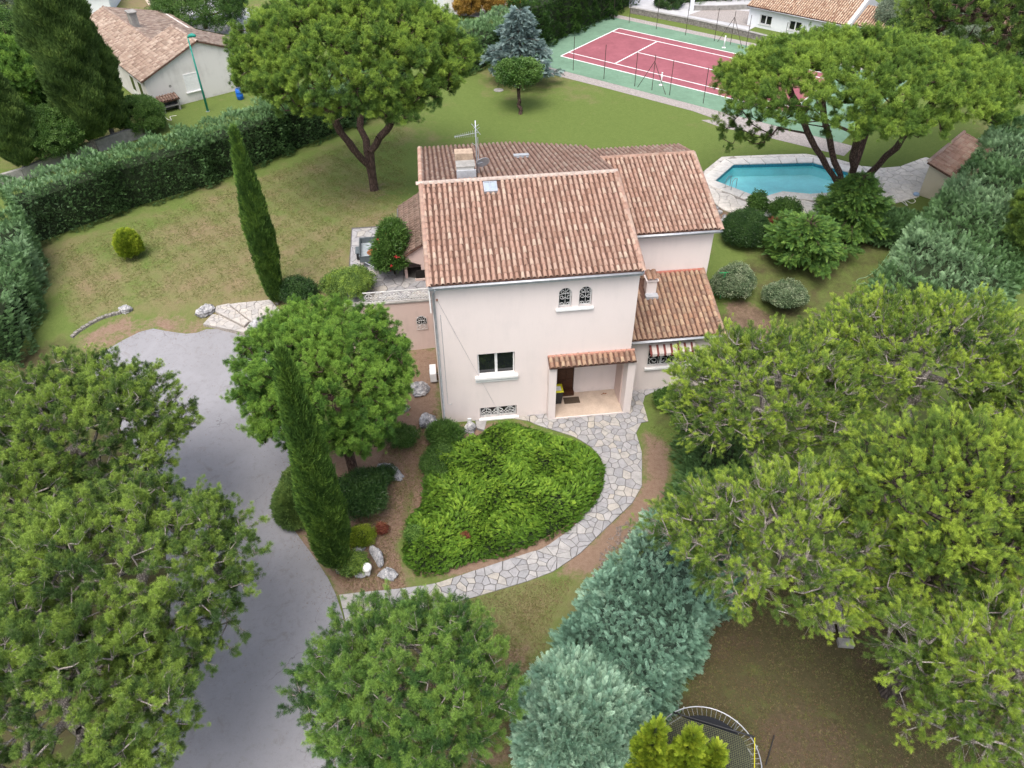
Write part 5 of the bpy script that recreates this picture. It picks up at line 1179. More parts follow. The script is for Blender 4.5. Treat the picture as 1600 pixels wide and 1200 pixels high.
# rocks
def rk(px, py, R, seed, label, rz=0., dz=0., group=None): P = gp(px, py); rock(label, P+np.array([0, 0, dz]), R, seed, rz=rz, group=group)
rk(322, 489, (.75, .42, .42), 3, 'dark grey boulder lying at the left end of the garden steps', .9)
rk(404, 511, (.75, .5, .42), 4, 'pale limestone boulder at the right end of the garden steps under the pine', .7)
rk(197, 486, (.42, .32, .30), 5, 'single white boulder at the end of the curved stone kerb on the lawn', .2)
rk(612, 742, (.85, .38, .42), 6, 'long arched limestone boulder beside the dark green bush', -.6)
rk(590, 873, (.62, .26, .30), 7, 'narrow upright limestone rock behind the white globe lamp', -1.0)
rk(606, 900, (.48, .30, .26), 8, 'pale limestone rock to the right of the white globe lamp', -.5); rk(567, 897, (.34, .26, .2), 9, 'small flat rock to the left of the white globe lamp', .3)
rk(668, 664, (.55, .45, .42), 10, 'grey limestone boulder near the left corner of the villa', .6); rk(640, 681, (.55, .25, .25), 11, 'flat pale limestone rock under the edge of the bright pine', .2)
rk(735, 673, (.42, .34, .36), 12, 'grey rock at the foot of the front wall left of the basement window', .1); rk(713, 690, (.26, .2, .2), 13, 'small rock among the bright juniper below the left of the facade', .8)
rk(655, 612, (.6, .5, .35), 14, 'grey limestone boulder in the shaded strip below the air conditioner', .4); rk(562, 859, (.3, .16, .14), 15, 'small dark rock behind the cypress near the yellow-green shrub', .1)
rk(630, 640, (.4, .3, .22), 16, 'low rock under the right side of the bright pine', .2); rk(1144, 356, (.4, .3, .22), 17, 'grey rock at the edge of the pool terrace beside the villa wing', .2); rk(565, 640, (.6, .4, .3), 18, 'pale rock glimpsed under the bright pine crown', 1.2)
for i, (px, py) in enumerate([(1118, 326), (1125, 333), (1133, 341), (1128, 346), (1139, 348), (1122, 341)]): rk(px, py, (.26, .2, .16), 40+i, ['loose rock nearest the pool coping in the pile beside the villa wing', 'loose rock second from the pool in the pile beside the villa wing', 'loose rock at the right of the small pile beside the villa wing', 'loose rock in the lower middle of the small pile beside the villa wing', 'lowest rock of the small pile beside the villa wing', 'loose rock touching the villa wing roof edge in the small pile'][i], i, group='loose rocks at the pool terrace corner')
# loose stones beside the path bend
lp = gpoly([(960, 825), (985, 812), (1000, 835), (975, 880), (950, 905), (925, 900), (940, 860)]); P_, k_ = [], 0
mb = MB(); rg = np.random.default_rng(5)
xs, ys = zip(*lp)
while k_ < 240:
    x, y = rg.uniform(min(xs), max(xs)), rg.uniform(min(ys), max(ys))
    if not inpoly(np.array([x]), np.array([y]), lp)[0]: continue
    k_ += 1; r = rg.uniform(.03, .085); c = np.array([x, y, float(hh(x, y))+r*.3]); vs = [c+unit(rg.normal(size=3))*r*0+np.array(u)*r*rg.uniform(.7, 1.2) for u in ((1, 0, 0), (-1, 0, 0), (0, 1, 0), (0, -1, 0), (0, 0, .8), (0, 0, -.8))]
    mb.add(vs, [(0, 2, 4), (2, 1, 4), (1, 3, 4), (3, 0, 4), (2, 0, 5), (1, 2, 5), (3, 1, 5), (0, 3, 5)])
tag(mb.build('loose_stones', simple('brown_rubble', (.26, .21, .18), .95, .3, 9, .5, 20, world=True)), kind='stuff')
# curved kerb of stones
kp = [gp(*p) for p in ((112, 528), (122, 519), (134, 511), (146, 504), (158, 498), (170, 494), (181, 491), (190, 489))]; kb = empty('stone_kerb', 'low curved kerb of flat stones at the edge of the lawn above the drive', 'kerb', kp[0])
for i in range(len(kp)-1):
    a, b = kp[i]-kp[0], kp[i+1]-kp[0]; e = unit((b-a)*[1, 1, 0]); nn = np.array([-e[1], e[0], 0])*.11; L = np.linalg.norm(b-a); k = 2
    for j in range(k):
        p0, p1 = a+(b-a)*(j/k)+e*.012, a+(b-a)*((j+1)/k)-e*.012
        MB().prism([tuple((p0-nn)[:2]), tuple((p1-nn)[:2]), tuple((p1+nn)[:2]), tuple((p0+nn)[:2])], [p0[2]-.1]*4, [p0[2]+.13+.02*(j % 2)]*4).build('kerb_stone', M['stonewall'], kb, bevel=.012)
# globe lamp
P = gp(576, 900); gl = empty('garden_lamp', 'white globe garden lamp on a short square base among the rocks', 'lamp', P)
MB().box(-.1, .1, -.1, .1, .18, .42).build('base', M['whitepaint'], gl, bevel=.01); MB().cyl(0, 0, .0, .18, .05, 8).build('stem', M['galv'], gl); mb = MB(); mb.lathe([(.02+.19*math.sin(PI*i/12), .61-.19*math.cos(PI*i/12)) for i in range(13)], 20); mb.build('globe', M['globe'], gl, True)
# trailer
P = HW(-4.25, 13.6, TZ); 
P = onv(HO+E2*12.9, E1, 588, 418); tz = TZ
P = at(585, 403, TZ); tr = empty('utility_trailer', 'small open grey metal utility trailer parked on the paving beside the oleander', 'trailer', P, HA+.02)
MB().box(-.72, .72, -1.0, 1.0, .42, .46).build('bed', M['trailerbed'], tr)
for x0, x1, y0, y1 in ((-.76, -.72, -1.04, 1.04), (.72, .76, -1.04, 1.04), (-.72, .72, -1.04, -1.0), (-.72, .72, 1.0, 1.04)): MB().box(x0, x1, y0, y1, .40, .78).build('side_panel', M['greypaint'], tr)
MB().tube([(-.77, -1.05, .79), (.77, -1.05, .79), (.77, 1.05, .79), (-.77, 1.05, .79)], .02, 5, closed=True).build('rim', M['greypaint'], tr)
MB().add([(.36*math.cos(t*PI/6)+.03*math.sin(t*5), -.1+.42*math.sin(t*PI/6), .464) for t in range(12)], [tuple(range(12))]).build('rust_patch', M['rust'], tr)
for s in (-1, 1):
    w_ = MB().tube([(s*.82, 0, .28), (s*.98, 0, .28)], .28, 18).build('wheel', M['black'], tr, False); MB().tube([(s*.975, 0, .28), (s*.985, 0, .28)], .15, 14).build('rim', M['galv'], w_)
    MB().box(s*.9-.12, s*.9+.12, -.38, .38, .60, .62).build('mudguard', M['greypaint'], tr)
MB().tube([(0, -1.0, .38), (0, -1.75, .36)], .04, 6).tube([(-.5, -1.0, .38), (0, -1.55, .36)], .03, 5).tube([(.5, -1.0, .38), (0, -1.55, .36)], .03, 5).build('drawbar', M['galv'], tr); MB().tube([(.0, -1.5, .0), (.0, -1.5, .5)], .025, 6).build('jockey_stand', M['galv'], tr)
# street lamp, barrel, brick barbecue by the neighbour's house
P = gp(325, 174); slp = empty('street_lamp', 'tall green street lamp standing in front of the neighbouring gable wall', 'street lamp', P)
MB().tube([(0, 0, 0), (0, 0, 3), (0, 0, 6.2)], [.11, .08, .055], 8).build('pole', M['greenpaint'], slp, True); MB().box(-.14, .14, -.14, .14, 0, .04).build('base_plate', M['galv'], slp)
mb = MB(); mb.tube([(0, 0, 6.15), (.18, -.02, 6.26), (.45, -.06, 6.32), (.72, -.1, 6.28)], [.06, .13, .17, .08], 8); mb.build('lamp_head', M['greenpaint'], slp, True)
P = gp(376, 155); br_ = empty('barrel', 'bright blue plastic barrel standing on the grass by the neighbouring house', 'barrel', P)
MB().lathe([(.24, 0), (.29, .06), (.3, .3), (.32, .34), (.3, .38), (.3, .62), (.32, .66), (.3, .7), (.27, .9), (.22, .95), (.2, .93), (.19, .8)], 18).build('body', M['bluepl'], br_, True); MB().lathe([(.2, .82), (.2, .9), (.02, .91)], 16).build('lid', M['black'], br_)
P = gp(268, 172); bb = empty('barbecue', 'small masonry barbecue shelter with a tiled roof against the neighbouring wall', 'barbecue', P, math.radians(39))
MB().box(-.75, -.6, -.4, .4, 0, .95).box(.6, .75, -.4, .4, 0, .95).box(-.6, .6, .3, .4, 0, .95).build('wall', M['concrete'], bb); MB().box(-.6, .6, -.38, .3, .42, .5).build('shelf', M['concrete'], bb)
roof_field(bb, 'roof', (-.85, -.5, .98), (1, 0, 0), (0, 1, .22), 1.7, 1.0, M['tile_dark'], 0, small='roof_tiles')
# pool house
A = gp(1435, 305); B = gp(1475, 318); e = unit((B-A)*[1, 1, 0]); nn = np.array([-e[1], e[0], 0]); ang = math.atan2(e[1], e[0]); Ls = np.linalg.norm(B-A)+1.0
hA = zrow(A[0], A[1], 256)-A[2]
ph = empty('pool_house', 'cream pool shed with a single-slope tiled roof between the pool terrace and the right hedge', 'shed', A, ang)
hs = max(2.0, min(3.2, hA)); Ws, Ds = 2.7, 6.4
MB().prism([(0, 0), (Ws, 0), (Ws, Ds), (0, Ds)], -.2, [hs, hs-.75, hs-.75, hs]).build('wall', M['wall_cream'], ph)
roof_field(ph, 'roof', (Ws+.15, -.18, hs-.72), (0, 1, 0), unit((-(Ws+.3), 0, .82)), Ds+.36, Ws+.42, M['tile'], 0, small='roof_tiles'); 
ridge(ph, [(-.15, -.18, hs+.16), (-.15, Ds+.18, hs+.16)], M['tile'], .12)
MB().box(-.02, -.003, 2.2, 3.2, 0, 2.0).build('door', M['wood'], ph)
# clothes post
P = gp(1125, 466); cl = empty('clothes_post', 'light green T-shaped clothes line post beside the pale variegated shrub', 'post', P, .1)
MB().tube([(0, 0, -.1), (0, 0, 1.85)], .03, 6).build('pole', M['limegreen'], cl); MB().tube([(-.35, 0, 1.85), (.38, 0, 1.85)], .025, 6).build('crossbar', M['limegreen'], cl); MB().tube([(-.3, .25, 0), (0, 0, 1.7)], .022, 5).build('brace', M['limegreen'], cl)
def hose(label, pix, mat, r=.022, name='garden_hose', dz=.03):
    P = [gp(*p)+np.array([0, 0, dz]) for p in pix]; q = []
    for i in range(len(P)-1):
        for t in np.linspace(0, 1, 6)[:-1]:
            p0, p1, p2, p3 = P[max(i-1, 0)], P[i], P[i+1], P[min(i+2, len(P)-1)]; q.append(.5*((2*p1)+(-p0+p2)*t+(2*p0-5*p1+4*p2-p3)*t*t+(-p0+3*p1-3*p2+p3)*t**3))
    o = MB().tube([tuple(x-P[0]) for x in q+[P[-1]]], r, 5).build(name, mat); o.location = tuple(P[0]); tag(o, label, 'hose')
hose('long pale green garden hose curving over the shaded right-hand lawn', [(1412, 365), (1402, 382), (1388, 398), (1376, 415), (1366, 425), (1352, 434), (1342, 436), (1338, 441), (1344, 444), (1352, 442)], M['hosegreen'])
hose('coiled white hose at the corner of the pool terrace near the cream shed', [(1402, 311), (1412, 318), (1418, 322), (1412, 312), (1424, 318), (1430, 314), (1420, 306), (1432, 310)], M['hosewhite'], .03); hose('pale hose lying on the grass between the pool terrace and the right hedge', [(1432, 334), (1440, 340), (1446, 345), (1450, 349)], M['hosewhite'], .02)
hose('pale hose on the ground in front of the brick barbecue', [(250, 170), (256, 180), (262, 187), (268, 188), (266, 183), (276, 181)], M['hosewhite'], .035)
P = gp(1431, 306); bg = MB().lathe([(.1, 0), (.22, .08), (.2, .2), (.08, .26)], 10).build('water_bag', simple('pale_blue_plastic', (.32, .45, .62), .5, .2, 6), None, True); bg.location = tuple(P); tag(bg, 'small pale blue plastic bag on the paving at the foot of the cream shed', 'bag')
# trampoline
P = gp(1104, 1196); tra = empty('trampoline', 'round trampoline with a grey steel rim and sagging black net at the bottom edge', 'trampoline', P)
RT = 1.83; cz_ = .85
def tring(r, z, n=48): return [(r*math.cos(2*PI*i/n), r*math.sin(2*PI*i/n), z) for i in range(n)]
P2 = at(1104, 1186, cz_+P[2]); tra.location = (P2[0], P2[1], P[2])
MB().tube(tring(RT, cz_), .022, 8, closed=True).build('rim', M['galv'], tra, True); mt = MB(); mt.add([(*p[:2], cz_-.03-.0) for p in tring(RT-.30, 0)], [tuple(range(48))]); mt.build('jumping_mat', M['trampmat'], tra)
spring = None
for i in range(64):
    a_ = 2*PI*i/64; o = MB().tube([(RT-.03, 0, 0), (RT-.31, 0, -.03)], .006, 4).mesh('spring', M['galv']) if spring is None else spring
    spring = o; q = link('spring', o, tra); q.location = (0, 0, cz_); q.rotation_euler = (0, 0, a_)
for i in range(4):
    a_ = 2*PI*i/4+.5; c, s = math.cos(a_), math.sin(a_); p = np.array([RT*c, RT*s]); d = np.array([-s, c])*.5
    MB().tube([(*(p-d), cz_-.06), (*(p-d), .03), (*(p+d), .03), (*(p+d), cz_-.06)], .024, 6).build('leg', M['galv'], tra)
# fallen net draped over the mat: a grid of cords inside a chord of the rim
c0 = math.radians(120); c1 = math.radians(20); A_ = np.array([RT*math.cos(c0), RT*math.sin(c0)]); B_ = np.array([RT*math.cos(c1)*1.02, RT*math.sin(c1)*1.02])
MB().tube([(*(A_+(B_-A_)*t), cz_+.10+.10*t) for t in np.linspace(0, 1, 8)], .035, 6).build('net_top_tube', M['black'], tra, True)
net = MB(); dd_ = unit(np.array([*(B_-A_), 0]))[:2]; nn_ = np.array([dd_[1], -dd_[0]]); 
def netz(x, y): return cz_+.055+.02*math.sin(x*3)+.02*math.cos(y*4)
for k in range(1, 60):
    o_ = k*.062; pts = [A_+dd_*t+nn_*o_ for t in np.arange(-1, 4.2, .12)]; pts = [p for p in pts if np.hypot(*p) < RT-.12]
    if len(pts) > 1: net.tube([(*p, netz(*p)) for p in pts], .006, 3, cap=False)
for k in range(-12, 62):
    t = k*.062; pts = [A_+dd_*t+nn_*o for o in np.arange(.04, 3.7, .12)]; pts = [p for p in pts if np.hypot(*p) < RT-.12]
    if len(pts) > 1: net.tube([(*p, netz(*p)) for p in pts], .006, 3, cap=False)
tag(net.build('safety_net', M['netting'], tra), kind='stuff')
MB().tube([(*B_, cz_+.2), (B_[0]-.35, B_[1]-1.5, cz_+.06)], .014, 5).build('yellow_cord', M['yellow'], tra)
for (x, y), b in (((A_[0]+.25, A_[1]+.0), (.2, .9, -.6)), ((A_[0]-.1, A_[1]-.0), (-.5, .4, -.5))): MB().tube([(x, y, cz_), (x+b[0], y+b[1], cz_+b[2])], .008, 4).build('guy_cord', M['galv'], tra)
pp = MB().tube([(0, 0, .05), (.55, 1.0, .12)], .02, 6).build('metal_rod', M['black']); pp.location = tuple(gp(1196, 1196)); tag(pp, 'thin dark metal rod lying on bare soil right of the trampoline', 'rod')
# stacked logs under the right-hand pines
P = gp(1312, 1000); lg = empty('log_pile', 'grey weathered timber and logs piled under the right-hand pines', 'log pile', P, -.1)
rg = np.random.default_rng(8)
for i in range(9): x, z = rg.uniform(-.5, .3), .12+.2*(i//4); MB().tube([(x, rg.uniform(0, .3), z), (x+rg.uniform(-.3, .3), 1.5+rg.uniform(0, .4), z+.05)], .10, 8).build('log', M['barkgrey'], lg)
MB().box(-.15, .45, -.35, -.02, 0, .22).build('timber_block', M['concrete'], lg, bevel=.02); MB().box(.05, .28, .0, 1.1, .22, .34).build('plank', M['barkgrey'], lg)
tp_ = MB().quad((-1.2, -.8, .15), (1.1, -.7, .25), (1.3, .9, .2), (-1.0, 1.0, .3)).add([(-1.2, -.8, .15), (1.1, -.7, .25), (1.0, -.9, 0), (-1.1, -1, 0)], [(0, 1, 2, 3)]).build('tarpaulin', M['tarp']); tp_.location = tuple(gp(1570, 385)); tag(tp_, 'dark blue tarpaulin lying behind the hedge at the right edge', 'tarpaulin')
# manhole
mh = MB().cyl(0, 0, 0, .03, .45, 16).build('manhole_cover', M['concrete']); mh.location = tuple(gp(779, 141)); tag(mh, 'round concrete cover in the grass left of the small tree', 'cover')
# ---------------------------------------------------------------- neighbouring houses
NP = gp(240, 175); NE = unit((gp(375, 140)-NP)*[1, 1, 0]); na_ = math.atan2(NE[1], NE[0])
nh = empty('neighbour_house', 'pale grey neighbouring bungalow with a mottled brown tiled roof behind the long hedge', 'house', NP, na_)
GW, RA, ZR_, EZ = 10.4, 5.2, 4.85, 2.75
sl_ = (ZR_-EZ)/RA
def gab_(t): return [(0, 0-.3), (GW, -.3), (GW, EZ), (RA, ZR_), (0, EZ)]
pr_ = gab_(0); n = 5
mb = MB(); mb.add([(a, b, z-.08*(z > 0)) for b in (0, 5.4) for a, z in pr_], [(0, 1, 2, 3, 4), (9, 8, 7, 6, 5)]+[(i, 5+i, 5+(i+1) % 5, (i+1) % 5) for i in range(5)]); mb.build('wall', M['wall_grey'], nh)
MB().box(0, 8.6, 5.4, 18.5, -.3, 2.7).build('rear_wall', M['wall_grey'], nh)
FS = dict(small='roof_tiles', pitch=.25, course=.36)
el = unit((RA+.3, 0, (RA+.3)*sl_)); er = unit((-(RA+.3), 0, (RA+.3)*sl_)); zl = EZ-.3*sl_+.03
roof_field(nh, 'roof', (-.3, 5.5, zl), (0, -1, 0), el, 5.7, (RA+.3)*math.hypot(1, sl_), M['tile_far'], 0, **FS)
roof_field(nh, 'roof', (GW+.3, -.2, zl), (0, 1, 0), er, 5.7, (RA+.3)*math.hypot(1, sl_), M['tile_far'], 0, **FS)
r2 = 3.1; e2l = (r2+.3)*math.hypot(1, sl_)
roof_field(nh, 'roof', (-.3, 18.9, zl), (0, -1, 0), el, 13.4, e2l, M['tile_far'], 0, **FS)
z2 = EZ+r2*sl_; s3 = .26; roof_field(nh, 'roof', (9.0, 5.5, z2-s3*(9-r2)), (0, 1, 0), unit((-1, 0, s3)), 13.4, (9-r2)*math.hypot(1, s3), M['tile_far'], 0, **FS)
rr_ = [ridge(nh, [(RA, -.2, ZR_+.04), (RA, 5.5, ZR_+.04)], M['tile_far'], .13), ridge(nh, [(r2, 5.4, z2+.04), (r2, 18.9, z2+.04)], M['tile_far'], .13)]
MB().tube([(GW, -.05, EZ-.1), (RA, -.05, ZR_-.06), (0, -.05, EZ-.1)], .035, 4).build('verge_trim', M['tile_far'], nh)
cc = MB().box(3.15, 3.75, 10.2, 11.2, 3, z2+1.25).build('chimney', M['concrete'], nh); MB().box(3.05, 3.85, 10.1, 11.3, z2+1.251, z2+1.33).build('chimney_cap', M['concrete'], cc)
fw = MB().box(3.28, 3.36, -.04, .02, .9, 2.42).box(4.44, 4.52, -.04, .02, .9, 2.42).box(3.36, 4.44, -.04, .02, 2.34, 2.42).build('window', M['whitepaint'], nh); MB().box(3.2, 4.6, -.14, .0, .82, .898).build('sill', M['whitepaint'], fw)
for i in range(9): MB().box(3.37, 4.43, -.025-.004*(i % 2), -.003, .91+i*.158, 1.062+i*.158).build('shutter_slat', M['whitepaint'], fw)
MB().cyl(0, 0, -.03, .0, .12, 12).build('wall_vent', M['concrete'], nh).matrix_local = Matrix.Translation((2.0, -.01, 1.75)) @ Matrix.Rotation(PI/2, 4, 'X')
for b0 in (1.0, 3.0):
    f = MB().box(-.05, .0, b0, b0+1.1, .1, 2.2).build('door' if b0 < 2 else 'window', M['whitepaint'], nh); MB().box(-.06, -.052, b0+.12, b0+.98, .9, 2.1).build('pane', M['glass'], f)
# white bungalow at the top right
TA = gp(1167, 39.3); TE = unit((gp(1240.5, 55)-TA)*[1, 1, 0]); ta_ = math.atan2(TE[1], TE[0])
th = empty('white_bungalow', 'long white bungalow with dark windows and an ochre tiled roof beyond the tennis court', 'house', TA, ta_)
wins = [(1.35, 2.7, .42, 1.34), (4.65, 6.0, .42, 1.34), (7.65, 9.0, .42, 1.34)]
wallholes('wall', (0, 0), E_A, (0, -1), -.4, 1.95, 10.7, wins, .2, M['wall_white'], th)
MB().prism([(0, .2), (10.7, .2), (10.7, 7.6), (0, 7.6)], -.4, 1.9).build('rear_wall', M['wall_white'], th)
MB().add([(a, b, z) for a in (0, .2) for b, z in ((.0, 1.95), (3.9, 3.35), (7.7, 1.95))], [(0, 1, 2), (5, 4, 3), (0, 3, 4, 1), (1, 4, 5, 2)]).add([(a, b, z) for a in (10.65, 10.95) for b, z in ((-.35, 1.75), (-.35, 2.15), (3.9, 3.85), (8.1, 2.15), (8.1, 1.75))], [(0, 1, 2, 3, 4), (9, 8, 7, 6, 5), (0, 5, 6, 1), (1, 6, 7, 2), (2, 7, 8, 3)]).build('parapet_gable', M['wall_white'], th)
sf = .36; roof_field(th, 'roof', (-.25, -.35, 2.0), (1, 0, 0), unit((0, 1, sf)), 10.9, 4.25*math.hypot(1, sf), M['tile_farw'], 0, **FS); roof_field(th, 'roof', (10.65, 8.1, 2.0), (-1, 0, 0), unit((0, -1, sf)), 10.9, 4.2*math.hypot(1, sf), M['tile_farw'], 0, **FS)
for i, (a0, a1, z0, z1) in enumerate(wins): w_ = window('window', a0+.01, a1-.01, z0+.01, z1-.01, .12, th, 2, (a0-.08, a1+.08, -.06, .1, z0-.07, z0+.0)); MB().box(a0, a1, .5, .52, z0-.1, z1+.1).build('room_back', M['dark'], w_)
gutter(th, (-.2, -.4, 1.96), (10.7, -.4, 1.96), .06); MB().cyl(6.9, -.05, 1.5, 1.62, .05, 8).build('wall_lamp', M['black'], th)
th2 = empty('bungalow_extension', 'lower white extension with ochre tiled roof stepping down right of the long white bungalow', 'house', TA+TE*11.0, ta_)
MB().prism([(0, .9), (8.5, .9), (8.5, 6), (0, 6)], -.4, 1.9).build('wall', M['wall_white'], th2); roof_field(th2, 'roof', (0, .45, 1.95), (1, 0, 0), unit((0, 1, sf)), 8.6, 3.4, M['tile_farw'], 0, **FS); gutter(th2, (0, .4, 1.9), (8.6, .4, 1.9), .06)
TB = gp(1517, 97); t3 = empty('tiled_house', 'cream tiled house half hidden behind the dark pine at the right edge', 'house', TB, math.radians(-22))
z3 = zrow(TB[0], TB[1], 70)-TB[2]; MB().box(0, 12, 0, 8, -.3, z3).build('wall', M['wall_cream'], t3); roof_field(t3, 'roof', (-.3, -.3, z3), (1, 0, 0), unit((0, 1, .34)), 12.6, 4.8, M['tile_farw'], 0, **FS)
t4p = gp(133, 22); t4 = empty('small_house', 'far corner of a white house with tiled roof behind the tall cypresses', 'house', t4p, math.radians(10)); MB().box(-4, 3.0, 0, 6, -.3, 2.0).build('wall', M['wall_white'], t4); roof_field(t4, 'roof', (-4.3, -.3, 2.0), (1, 0, 0), unit((0, 1, .34)), 7.6, 3.6, M['tile_farw'], 0, **FS)
t5p = gp(690, 22); t5 = empty('garden_pavilion', 'white building with tall panels behind the hedge right of the big umbrella pine', 'house', t5p, math.radians(20)); MB().box(-5, 7, 0, 6, -.3, 3.0).build('wall', M['wall_white'], t5)
for i in range(5): MB().box(.3+i*1.3, 1.3+i*1.3, -.04, -.002, .1, 2.4).build('door_panel', M['whitepaint'], t5)
MB().box(-5.1, 7.1, -.3, 6.1, 3.001, 3.15).build('roof', M['concrete'], t5)
gpst = MB().box(-.2, .2, -.2, .2, 0, 1.6).box(-.24, .24, -.24, .24, 1.6, 1.68).build('gate_pillar', M['wall_white']); gpst.location = tuple(gp(1080, 17)); tag(gpst, 'white gate pillar standing at the pale road beyond the court', 'pillar')
# ================================================================ PLANTS
def up(P, py): return zrow(P[0], P[1], py)
def cpt(px, py, z): return at(px, py, z)
# umbrella pines
B1 = gp(585, 298); c = cpt(555, 92, 10.9)
tree('umbrella_pine', 'big umbrella pine with a forked trunk on the lawn behind the villa', 'pine tree', B1, c, (7.7, 6.9, 4.2), 2700, .38, .40, 16, 'pine', 'f_umbrella', 'bark', .38, ts=1.3, boughs=(150, 1.25), under=-.40, inner=.80, lump=.04, stems=3, fork=.42, fsp=.03, plume=.32, seed=11, flat=1.1, wig=.1, tvar=.25)
B2 = gp(1322, 306); c = cpt(1358, 140, 9.8)
tree('umbrella_pine', 'wide umbrella pine with many spreading trunks standing beside the swimming pool', 'pine tree', B2, c, (9.3, 6.7, 3.0), 3800, .36, .40, 16, 'pine', 'f_umbrella', 'bark', .31, ts=1.3, boughs=(210, 1.2), under=-.08, inner=.80, lump=.03, stems=6, fork=.16, plume=.30, seed=21, flat=.8, up=.75, tvar=.2,
     extra=[at(x, y, z)+np.array([dx, dy, dz]) for x, y, z in ((1135, 200, 6.6), (1150, 215, 6.2), (1165, 205, 6.4), (1160, 175, 7.2), (1180, 225, 5.8), (1150, 185, 7.0), (1190, 190, 6.6), (1145, 225, 5.9), (1195, 222, 5.9), (1205, 210, 6.2), (1300, 205, 6.6), (1425, 200, 6.2), (1410, 185, 6.5), (1435, 215, 5.9)) for dx, dy, dz in ((0, 0, 0), (.5, .4, .3), (-.5, .5, .1))], wig=.08)
B3 = gp(553, 745); c = cpt(508, 596, 5.7)
tree('stone_pine', 'bright green round-crowned pine between the drive and the left corner of the villa', 'pine tree', B3, c, (3.9, 3.7, 3.5), 1450, .28, .24, 14, 'finepine', 'f_stone', 'bark', .24, ts=.95, boughs=(80, .9), plume=.34, under=-.85, inner=.75, lump=.06, seed=31, up=.95, twigs=3, tvar=.22)
def pine(label, px, py, z, R, bpx=None, n=560, seed=1, matk='f_dark', ts=.92, shape='pine', **k):
    c = cpt(px, py, z); b = gp(*bpx) if bpx else np.array([c[0], c[1]-.3, float(hh(c[0], c[1]))]); a = dict(n=int(n*1.5), dmin=.34, cr=.26, plume=.42, boughs=(max(14, int(n/13)), 1.05), tufts=12, shape=shape, matk=matk, bark='barkgrey', r0=.26, ts=ts, under=-.5, inner=.5, lump=.13, seed=seed, twigs=5, cat='pine tree', tvar=.26); a.update(k)
    cat = a.pop('cat'); return tree('pine_tree', label, cat, b, c, R, **a)
pine('olive green pine at the upper left edge whose crown overhangs the top of the drive', 120, 670, 6.3, (4.9, 3.4, 2.5), seed=41, n=620)
pine('largest olive green pine in the lower left corner, spreading over the drive', 205, 900, 6.6, (4.6, 4.0, 2.7), (200, 1090), n=680, seed=42)
pine('olive green pine at the bottom left corner of the photo', 95, 1110, 6.4, (4.2, 3.3, 2.5), seed=43, n=560)
pine('olive green pine cut by the left edge between the two larger ones', -30, 820, 6.2, (3.4, 3.2, 2.3), seed=44, n=360)
pine('dark green bushy pine at the bottom centre with bare grey twigs', 643, 1080, 4.7, (3.3, 3.1, 2.9), (650, 1150), matk='f_darkgreen', seed=45, n=640, dmin=.30, cr=.24, ts=.88, plume=.40, boughs=(46, .85), inner=.5, up=.8, cone=.12, r0=.18)
AL = dict(matk='f_aleppo', shape='brush', ts=.90, twigs=7, up=.5, plume=.62)
pine('yellow-green pine nearest the low wing of the villa on the right', 1200, 625, 5.6, (4.2, 3.5, 2.7), seed=51, n=600, **AL)
pine('yellow-green pine at the upper right, in front of the blue-green hedge', 1450, 560, 6.2, (5.6, 3.7, 2.6), seed=52, n=720, **AL)
pine('large yellow-green pine in the middle of the right-hand group, with bare grey branches', 1235, 845, 6.2, (4.7, 3.2, 2.2), (1310, 930), seed=53, n=600, **{**AL, 'inner': .35, 'twigs': 10})
pine('tallest yellow-green pine at the right edge above the leaning dark trunk', 1510, 790, 7.4, (4.3, 3.8, 2.6), (1390, 1080), seed=54, n=680, r0=.40, bark='barkdark', **AL)
pine('yellow-green pine in the lower right corner with drooping grey branches', 1585, 1080, 6.2, (3.7, 3.1, 2.3), (1640, 1260), seed=55, n=380, **{**AL, 'inner': .35, 'twigs': 10})
pine('yellow-green pine cut by the right edge below the dark evergreen', 1650, 650, 6.0, (3.8, 3.4, 2.4), seed=57, n=420, **AL)
pine('dark pine with bare double trunk at the top right corner of the photo', 1560, 20, 12.5, (6.0, 4.5, 3.6), (1572, 118), seed=56, n=420, dmin=.5, cr=.5, ts=1.4, plume=.5, boughs=(26, 1.8), matk='f_dark', bark='bark', twigs=1, stems=2, fork=.3, r0=.5)
# cypresses
def cyp(label, bpx, tpy, r, **k):
    P = gp(*bpx); return column('cypress_tree', label, P, up(P, tpy)-P[2], r, **k)
cyp('slender cypress with a sharp tip standing on the lawn edge above the garden steps', (434, 474), 203, .58, n=6500, seed=3, trunk_h=.25, prof=[(0, .45), (.06, .72), (.25, .95), (.45, 1), (.7, .72), (.88, .36), (1, .03)])
cyp('slender pointed cypress rising in front of the bright pine beside the drive', (530, 893), 545, .67, n=9500, seed=5, trunk_h=.85, prof=[(0, .62), (.08, .85), (.3, 1), (.5, .86), (.72, .56), (.88, .3), (1, .02)], matk='f_cypress')
cyp('broad dark cypress, the largest of the group at the top left', (150, 239), -60, 1.95, tiltx=.07, n=12000, seed=7, trunk_h=1.2, matk='f_cypbig', ts=2.3, rt=.25, lump=.16, prof=[(0, .35), (.1, .7), (.3, .9), (.55, 1), (.8, .85), (1, .5)])
cyp('dark cypress directly behind the largest one, nearest the neighbouring roof', (180, 222), 25, 1.45, tiltx=.05, n=7000, seed=8, trunk_h=1.2, matk='f_cypbig', ts=2.3, rt=.2, lump=.16, prof=[(0, .4), (.1, .8), (.3, 1), (.6, .85), (.85, .6), (1, .15)])
cyp('dark cypress leaning at the left edge behind the pale garden wall', (46, 274), 105, 1.3, n=6000, seed=9, trunk_h=.9, matk='f_cypbig', ts=2.2, rt=.2, lump=.16, prof=[(0, .4), (.12, .85), (.3, 1), (.6, .9), (.85, .7), (1, .3)])
